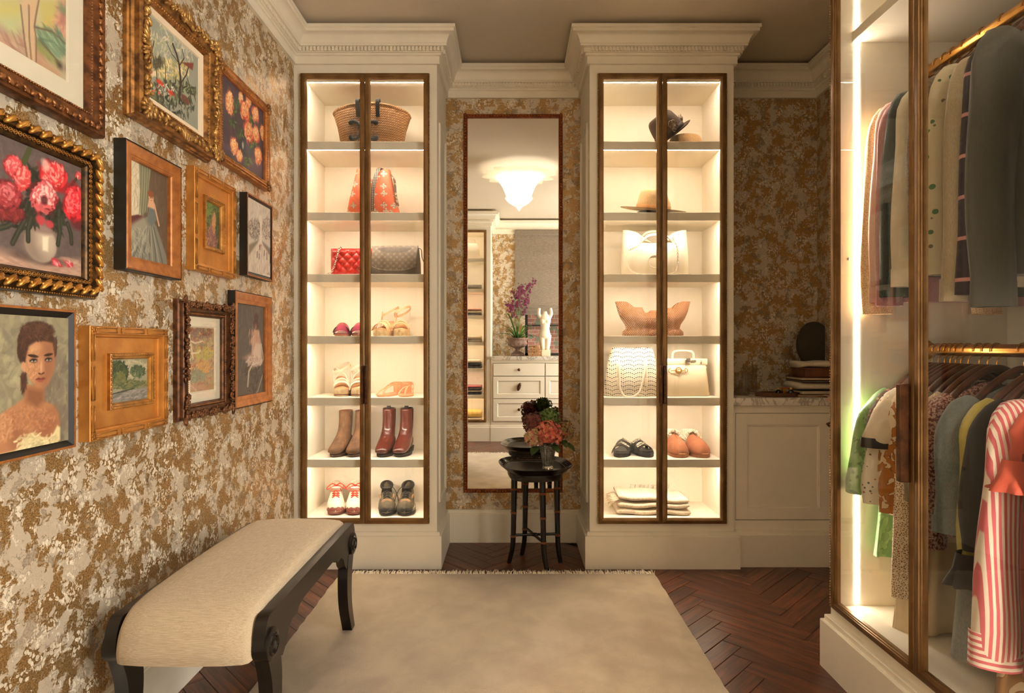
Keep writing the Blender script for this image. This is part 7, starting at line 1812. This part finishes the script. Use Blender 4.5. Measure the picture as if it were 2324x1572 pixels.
PG = mat('page_edge', (206, 190, 160), .9, bs=.4, bscale=500); LB = mat('brown_cover', (84, 46, 30), .4, var=.2); DB = mat('black_cover', (30, 26, 26), .5); RB = mat('tan_cover', (150, 96, 58), .5)
book('thin tan book at the bottom of the counter stack', 1.515, 1.76, 3.20, 3.40, CT, CT + .012, RB, PG)
book('black book second from the bottom of the counter stack', 1.535, 1.765, 3.20, 3.41, CT + .012, CT + .034, DB, PG, 2)
t = thing('folded_cloth', 'thick folded cream cloth between books on the counter', 'cloth', (1.645, 3.31, CT + .0343), 0)
TWL = weave('towel_weave', (232, 218, 190), (206, 190, 160), 800, 800, .95, 'xz', bs=.6, sheen=.3)
part(MB().loft([[(x, y * (1 - .12 * (abs(x) / .11) ** 6), .021 + z) for y, z in [(.1 * math.copysign(abs(math.cos(a)) ** .4, math.cos(a)), .0205 * math.copysign(abs(math.sin(a)) ** .7, math.sin(a))) for a in np.arange(20) * 2 * PI / 20]] for x in np.linspace(-.11, .11, 12)]), 'cloth', TWL, t, smooth=180)
book('slim black album above the folded cream cloth', 1.55, 1.77, 3.20, 3.41, CT + .076, CT + .086, DB, PG)
book('dark brown leather book above the slim album', 1.545, 1.765, 3.205, 3.40, CT + .086, CT + .103, LB, PG, -2)
t = thing('wooden_box', 'brown wooden box on top of the counter books', 'box', (1.66, 3.31, CT + .1035))
part(MB().bev((-.085, -.08, 0), (.085, .08, .040), .002, 1), 'box_body', mat('box_wood', (110, 64, 40), .4, var=.3, vs=20), t); part(MB().bev((-.087, -.082, .0402), (.087, .082, .050), .002, 1), 'lid', mat('box_wood', (110, 64, 40)), t)
t = thing('rolled_towel', 'folded white hand towel lying on the wooden box', 'towel', (1.655, 3.31, CT + .154))
part(MB().loft([[(x, y, .018 + z) for y, z in [(.075 * math.copysign(abs(math.cos(a)) ** .5, math.cos(a)), (.017 + .003 * math.sin(x * 40)) * math.copysign(abs(math.sin(a)) ** .7, math.sin(a))) for a in np.arange(20) * 2 * PI / 20]] for x in np.linspace(-.095, .095, 12)]), 'towel_fold', TWL, t, smooth=180)
t = thing('vanity_mirror', 'dark round standing mirror at the far end of the marble counter', 'mirror', (1.742, 3.47, CT + .0005))
part(MB().lathe([(.0005, 0), (.05, 0), (.05, .006), (.012, .012), (.008, .03), (.008, .19)], n=20), 'foot', BRONZE_D, t); m = MB(); m.M = xf((0, 0, .28), rx=90); m.lathe([(.0005, -.008), (.10, -.008), (.105, 0), (.10, .008), (.0005, .008)], n=32, sy=1.25); part(m, 'disc', mat('dark_mirror_back', (70, 66, 54), .35, .4), t)
t = thing('scarf', 'pale pink silk scarf draped over the edge of the marble counter', 'scarf', (1.668, 3.15, CT + .0005))
G = np.array([[(-.03 + .16 * u + .012 * math.sin(v * 5), (-.006 - .014 * max(0, min(1, (v - .42) * 8)) + .0 if v > .42 else .11 * (1 - v / .42) - .006), (.006 + .004 * math.sin(u * 16) if v < .42 else .006 - .085 * (v - .42) * (.4 + u))) for u in np.linspace(0, 1, 12)] for v in np.linspace(0, 1, 16)])
m = MB(); m.grid(G[::-1]); m.grid(G + [0, -.002, .002]); part(m, 'silk', mat('pink_silk', (232, 190, 176), .5, var=.1), t, smooth=180)
VG = glass_mat('ribbed_glass', (.95, .94, .92), .05)
for lb, px, Yv, hh, rr in (('tall clear ribbed glass vase at the cabinet side of the counter', 1684, 3.33, .125, .040), ('square clear glass vase behind the tall ribbed one', 1702, 3.45, .16, .038)):
    t = thing('glass_vase', lb, 'vase', (X(px, Yv), Yv, CT + .0005))
    part(MB().lathe([(.0005, 0), (rr * .9, 0), (rr, .006), (rr * 1.02, hh), (rr * .95, hh), (rr * .92, .01), (.0005, .009)], n=40, fn=lambda a, z: 1 + .03 * np.cos(a * 20)), 'vase_body', VG, t, smooth=30)

# ================================================================== REAR WALL (SEEN IN THE MIRROR)
t = thing('drawer_cabinet', 'long cream chest of drawers under marble seen in the mirror', 'drawers', (.0, -.236, 0))
xa, xb, D_ = -.258, 1.40, RY + .001 + .236
part(MB().box((xa, -.022, 0), (xb, D_, .984)).box((-.232, -.0221, .949), (xb - .03, 0, .984)).box((-.232, -.0221, .14), (xb - .03, 0, .239)).box((xa, -.0221, .14), (-.232, 0, .984)).box((xb - .03, -.0221, .14), (xb, 0, .984)).box((.4, -.0221, .239), (.403, -.004, .949)), 'carcass', CREAM, t)
part(MB().sweep(BASE, [(xb, 0), (xa, 0)]), 'plinth', CREAM, t)
cols = [(-.229, .398), (.405, 1.03)]
for c0, c1 in cols:
    for z0, z1, kn in ((.792, .945, .868), (.520, .787, .66), (.243, .515, .385)):
        m = MB(); W_, H_ = c1 - c0 - .004, z1 - z0 - .004; fw = .05 if z1 - z0 > .2 else .0
        if fw: m.frame(W_, H_, [(0, .004), (0, .020), (fw, .020), (fw + .003, .017), (fw + .010, .011), (fw + .012, .011)], 0); m.box((-W_ / 2 + fw, -.011, -H_ / 2 + fw), (W_ / 2 - fw, .0, H_ / 2 - fw))
        else: m.bev((-W_ / 2, -.020, -H_ / 2), (W_ / 2, 0, H_ / 2), .002, 1)
        for v_ in m.V: v_[:, 1] *= -1
        m.F = [tuple(reversed(f)) for f in m.F]
        dr = part(m, 'drawer', CREAM, t, loc=((c0 + c1) / 2, .002, (z0 + z1) / 2))
        k = MB(); k.M = xf((0, .018 if not fw else .010, kn - (z0 + z1) / 2), rx=-90)
        k.lathe([(.0005, -.002), (.009, -.002), (.006, .008), (.009, .014), (.017, .020), (.018, .026), (.012, .032), (.0005, .034)], n=16)
        if .6 < kn < .7: k = MB().blob((0, .03, kn - (z0 + z1) / 2), (.022, .02, .05), rot('Y', 15), nu=12, nv=8).blob((.012, .035, kn - (z0 + z1) / 2 + .03), (.016, .018, .02))
        part(k, 'knob', BRONZE_D, dr, label='dark bronze drawer knob')
tag(part(MB().bev((xa, RY + .001, .984), (xb, -.196, 1.030), .003, 2), 'worktop', MARBLE), 'veined marble top of the chest of drawers in the mirror', 'worktop')
RT = 1.030
# window
wn = struct(MB().box((WX0, RY - .09, WZ0), (WX0 + .035, RY - .04, WZ1)).box((WX1 - .035, RY - .09, WZ0), (WX1, RY - .04, WZ1)).box((WX0, RY - .09, WZ0), (WX1, RY - .04, WZ0 + .035)).box((WX0, RY - .09, WZ1 - .035), (WX1, RY - .04, WZ1)).box((WX0, RY - .085, 1.415), (WX1, RY - .045, 1.435)), 'window_1', mat('black_steel', (30, 28, 28), .4))
part(MB().box((WX0 + .034, RY - .068, WZ0 + .034), (WX1 - .034, RY - .064, WZ1 - .034)), 'glass_pane', PANE, wn, smooth=0)
wx = NT('brick_outside'); br = wx.n('TexBrick'); wx.set(br.inputs['Vector'], wx.comb(wx.sep(wx.obj())[0], wx.sep(wx.obj())[2], 0)); br.inputs['Scale'].default_value = 4.5; wx.set(br.inputs['Color1'], lin((190, 140, 122))); wx.set(br.inputs['Color2'], lin((150, 100, 90))); wx.set(br.inputs['Mortar'], lin((200, 190, 180)))
nn = wx.noise(wx.obj(), 9, 5, .65); wx.pbr(wx.mix(wx.step(nn, .52, .6), br.outputs[0], lin((120, 140, 120))), .9)
struct(MB().box((-.9, -1.75, -1), (1.7, -1.65, 4.5)).box((-1.0, -1.75, 2.6), (1.8, -.87, 2.7)).box((1.7, -1.75, -1), (1.8, -.87, 2.7)).box((-1.0, -1.75, -1), (-.9, -.87, 2.7)), 'exterior_wall_shade_box', wx.m)  # brick wall outside; unseen roof and sides added to keep sky light off
w2 = MB()  # side window added out of view to let daylight into the room
for y in (SY0, (SY0 + SY1) / 2 - .02, SY1 - .04): w2.box((RX + .03, y, SZ0), (RX + .08, y + .04, SZ1))
for z in (SZ0, 1.5, SZ1 - .04): w2.box((RX + .03, SY0, z), (RX + .08, SY1, z + .04))
w2 = struct(w2, 'added_window', bpy.data.materials['black_steel'])
part(MB().box((RX + .05, SY0 + .03, SZ0 + .03), (RX + .054, SY1 - .03, SZ1 - .03)), 'glass_pane', PANE, w2, smooth=0)
t = thing('roman_shade', 'grey linen roman shade over the rear window', 'shade', (.5, RY, 1.57))
shw = weave('grasscloth', (150, 136, 118), (112, 100, 86), 500, 900, .95, 'xz', bs=.5)
m = MB(); G = np.array([[(x, .022 + .004 * math.sin(z * 26), z) for x in np.linspace(-.46, .46, 8)] for z in np.linspace(.0, 1.03, 60)]); m.grid(G); m.grid(G[:, ::-1] - [0, .004, 0]); part(m, 'shade_cloth', shw, t, smooth=180)
m = MB()
for z in (.0, .045, .09): m.tube([(-.46, .030, z), (.46, .030, z)], .009, 8)
part(m, 'bottom_folds', shw, t); part(MB().bev((-.465, .001, 1.03), (.465, .05, 1.09), .004, 1), 'headrail', shw, t)
# orchid in a stone urn
OX, OY = .070, -.46
t = thing('stone_urn', 'weathered stone urn planted with orchids seen in the mirror', 'urn', (OX, OY, RT + .0005))
part(MB().bev((-.085, -.085, 0), (.085, .085, .03), .004, 1).lathe([(.075, .03), (.06, .045), (.030, .06), (.028, .085), (.05, .10), (.105, .125), (.120, .155), (.112, .185), (.122, .20), (.135, .215), (.135, .225), (.12, .225), (.105, .20)], n=28, fn=lambda a, z: 1 + (.03 * np.cos(a * 14) if .1 < z < .16 else 0)), 'urn_body', mat('stone', (134, 108, 96), .9, var=.4, vs=26, bs=.5, bscale=90), t)
part(MB().lathe([(.0005, .206), (.108, .205)], n=24), 'moss', mat('moss', (60, 52, 34), .95, bs=.8, bscale=120), t, kind='stuff')
t = thing('orchid', 'purple orchid with arching leaves growing in the stone urn', 'plant', (OX, OY, RT + .208))
LG = mat('orchid_leaf', (70, 112, 44), .4, var=.35, vs=30); PUR = mat('orchid_purple', (122, 34, 76), .6, var=.35, vs=60); R_ = random.Random(12)
for i in range(22):
    a = i * 2.4; L = R_.uniform(.16, .34); up = R_.uniform(.25, 1.0); m = MB(); G = []
    for j in range(10):
        f = j / 9; r = .02 + L * (f * (1.05 - .25 * up)); z = .0 + L * up * math.sin(f * PI * .62) - .22 * L * f * f * (1.1 - up); w_ = .014 * math.sin(PI * (f * .93 + .05)) ** .6
        G.append([(r * math.cos(a) - s * w_ * math.sin(a), r * math.sin(a) + s * w_ * math.cos(a), z - .3 * w_ * (1 - abs(s))) for s in (-1, 0, 1)])
    G = np.array(G); m.grid(G); m.grid(G[:, ::-1] - [0, 0, .0012]); part(m, 'leaf', LG, t, smooth=180)
for i in range(9):
    a = R_.uniform(0, 6.28); L = R_.uniform(.45, .78); lean = R_.uniform(.05, .26)
    P = spline([(0, 0, .02), (lean * .2 * math.cos(a), lean * .2 * math.sin(a), L * .5), (lean * .7 * math.cos(a), lean * .5 * math.sin(a), L * .85), (lean * math.cos(a), lean * .6 * math.sin(a), L)], 20)
    sp_ = part(MB().tube(P, .0025, 5), 'flower_spike', LG, t); m = MB()
    for j in range(8, 20):
        for q in range(2 if j < 17 else 1):
            c = P[j] + np.array([R_.uniform(-.035, .035), R_.uniform(-.03, .03), R_.uniform(-.015, .015)])
            for k in range(5):
                b = k * 1.2566 + R_.uniform(0, .5); s = .013 if j < 17 else .007
                m.blob(c + (s * .8 * math.cos(b), 0, s * .8 * math.sin(b)), (s * .75, .0025, s * .42), rot('Y', -math.degrees(b)), nu=6, nv=3)
    part(m, 'blooms', PUR, sp_, kind='stuff', smooth=180)
# torso on a plinth
t = thing('torso_sculpture', 'white marble female torso on a plinth before the rear window', 'sculpture', (.415, -.50, RT + .0005))
TM = mat('white_marble', (236, 224, 200), .35, var=.06, vs=10)
part(MB().bev((-.065, -.06, 0), (.065, .06, .075), .003, 1), 'plinth', TM, t)
def ell_ring(cx, cy, z, a, b, n=24): return [(cx + a * math.cos(q), cy + b * math.sin(q), z) for q in np.arange(n) * 2 * PI / n]
TT = [(.0, 0, .215, .050, .040), (.0, 0, .235, .074, .056), (-.004, 0, .26, .078, .058), (-.004, 0, .30, .066, .050), (0, 0, .345, .054, .042), (.002, 0, .39, .060, .046), (.004, 0, .43, .068, .052), (.004, 0, .47, .070, .048), (.002, 0, .50, .062, .040), (0, 0, .525, .036, .030), (0, 0, .545, .026, .025), (0, 0, .56, .024, .024)]
m = MB().loft([ell_ring(*r) for r in TT])
for s in (-1, 1): m.blob((s * .029, .030, .432), (.033, .026, .034), nu=16, nv=10); m.tube(spline([(s * .036, 0, .26), (s * .034, .004, .18), (s * .024, .0, .075)], 8), np.linspace(.046, .030, 8), 16); m.tube(spline([(s * .055, 0, .48), (s * .078, .005, .53), (s * .070, .0, .60)], 8), [.024, .024, .023, .022, .021, .020, .019, .018], 12)
part(m, 'torso', TM, t, smooth=180)
for lb, x, y, z, s in (('larger patterned lidded box under a smaller one by the torso', .285, -.36, RT, (.085, .06, .055)), ('smaller patterned lidded box stacked by the torso', .282, -.36, RT + .0735, (.065, .05, .045))):
    t = thing('trinket_box', lb, 'box', (x, y, z + .0005), 3)
    bm2 = C('box_pattern_%d' % int(s[0] * 1000), (176, 132, 92), (120, 84, 58), kind='floral', vs=60, dens=.5, rgb3=(206, 176, 130))
    part(MB().bev((-s[0], -s[1], 0), (s[0], s[1], s[2]), .003, 1), 'box_body', bm2, t); part(MB().bev((-s[0] - .003, -s[1] - .003, s[2] + .0003), (s[0] + .003, s[1] + .003, s[2] + .016), .003, 1), 'lid', bm2, t)
    part(MB().blob((0, s[1] + .006, s[2]), (.008, .006, .010)), 'clasp', GOLDM, t)
# folded knitwear in the rear cabinet
KN = [((236, 222, 196), (210, 190, 160)), ((96, 100, 104), (70, 74, 78)), ((206, 150, 130), (180, 124, 104)), ((44, 42, 44), (30, 28, 30)), ((222, 184, 96), (196, 158, 72)), ((150, 142, 128), (120, 112, 100)), ((160, 60, 56), (120, 44, 44)), ((40, 46, 60), (28, 32, 44))]
def sweater(label, x, z, c, hh, Wd=.12, y=-.44):
    t = thing('folded_sweater', label, 'sweater', (x, y, z + .0004), 0, 'folded knitwear in the rear cabinet')
    part(MB().loft([[(xx, yy * (1 - .1 * (abs(xx) / Wd) ** 5), hh / 2 + zz) for yy, zz in [(.13 * math.copysign(abs(math.cos(a)) ** .4, math.cos(a)), (hh / 2 - .0008) * math.copysign(abs(math.sin(a)) ** .7, math.sin(a))) for a in np.arange(16) * 2 * PI / 16]] for xx in np.linspace(-Wd, Wd, 10)]), 'knit', C('knit_%d_%d_%d' % c[0], c[0], c[1], kind='tweed'), t, smooth=180)
stacks = [(SHELF_Z[1], [(5, .06, 'grey knit hat shape on the second shelf of the mirrored cabinet')]), (SHELF_Z[2], [(1, .03, 'charcoal jumper under cream one, third shelf of the mirrored cabinet'), (0, .03, 'cream jumper on charcoal, third shelf of the mirrored cabinet'), (2, .03, 'rose jumper topmost on the third shelf of the mirrored cabinet')]),
          (SHELF_Z[3], [(5, .035, 'stone jumper at the bottom, fourth shelf of the mirrored cabinet'), (0, .045, 'cream jumper on stone one, fourth shelf of the mirrored cabinet')]),
          (SHELF_Z[4], [(3, .035, 'black jumper lowest on the fifth shelf of the mirrored cabinet'), (7, .03, 'navy jumper in the middle, fifth shelf of the mirrored cabinet'), (0, .045, 'cream jumper topmost on the fifth shelf of the mirrored cabinet')]),
          (SHELF_Z[5], [(7, .035, 'navy jumper lowest on the sixth shelf of the mirrored cabinet'), (0, .02, 'cream jumper between dark ones, sixth shelf of the mirrored cabinet'), (3, .03, 'black jumper above cream, sixth shelf of the mirrored cabinet'), (6, .03, 'red patterned jumper topmost on the sixth shelf of the mirrored cabinet')]),
          (.2461, [(0, .03, 'cream jumper on the floor of the mirrored cabinet'), (4, .09, 'chunky mustard jumper on the floor of the mirrored cabinet')])]
for z, items in stacks:
    for ci, hh, lb in items:
        sweater(lb, -.50, z, KN[ci], hh); z += hh
t = thing('white_handbag', 'white handbag on the top shelf of the mirrored cabinet', 'bag', (-.50, -.42, SHELF_Z[0] + .0005), 180)
part(MB().loft([sring(.10, .05, 0), sring(.105, .055, .006), sring(.09, .04, .15), sring(.07, .02, .20)]), 'body', wl, t, smooth=60); part(MB().tube(spline([(-.05, 0, .195), (-.04, 0, .25), (.04, 0, .25), (.05, 0, .195)], 14), .005, 8), 'handle', wl, t)
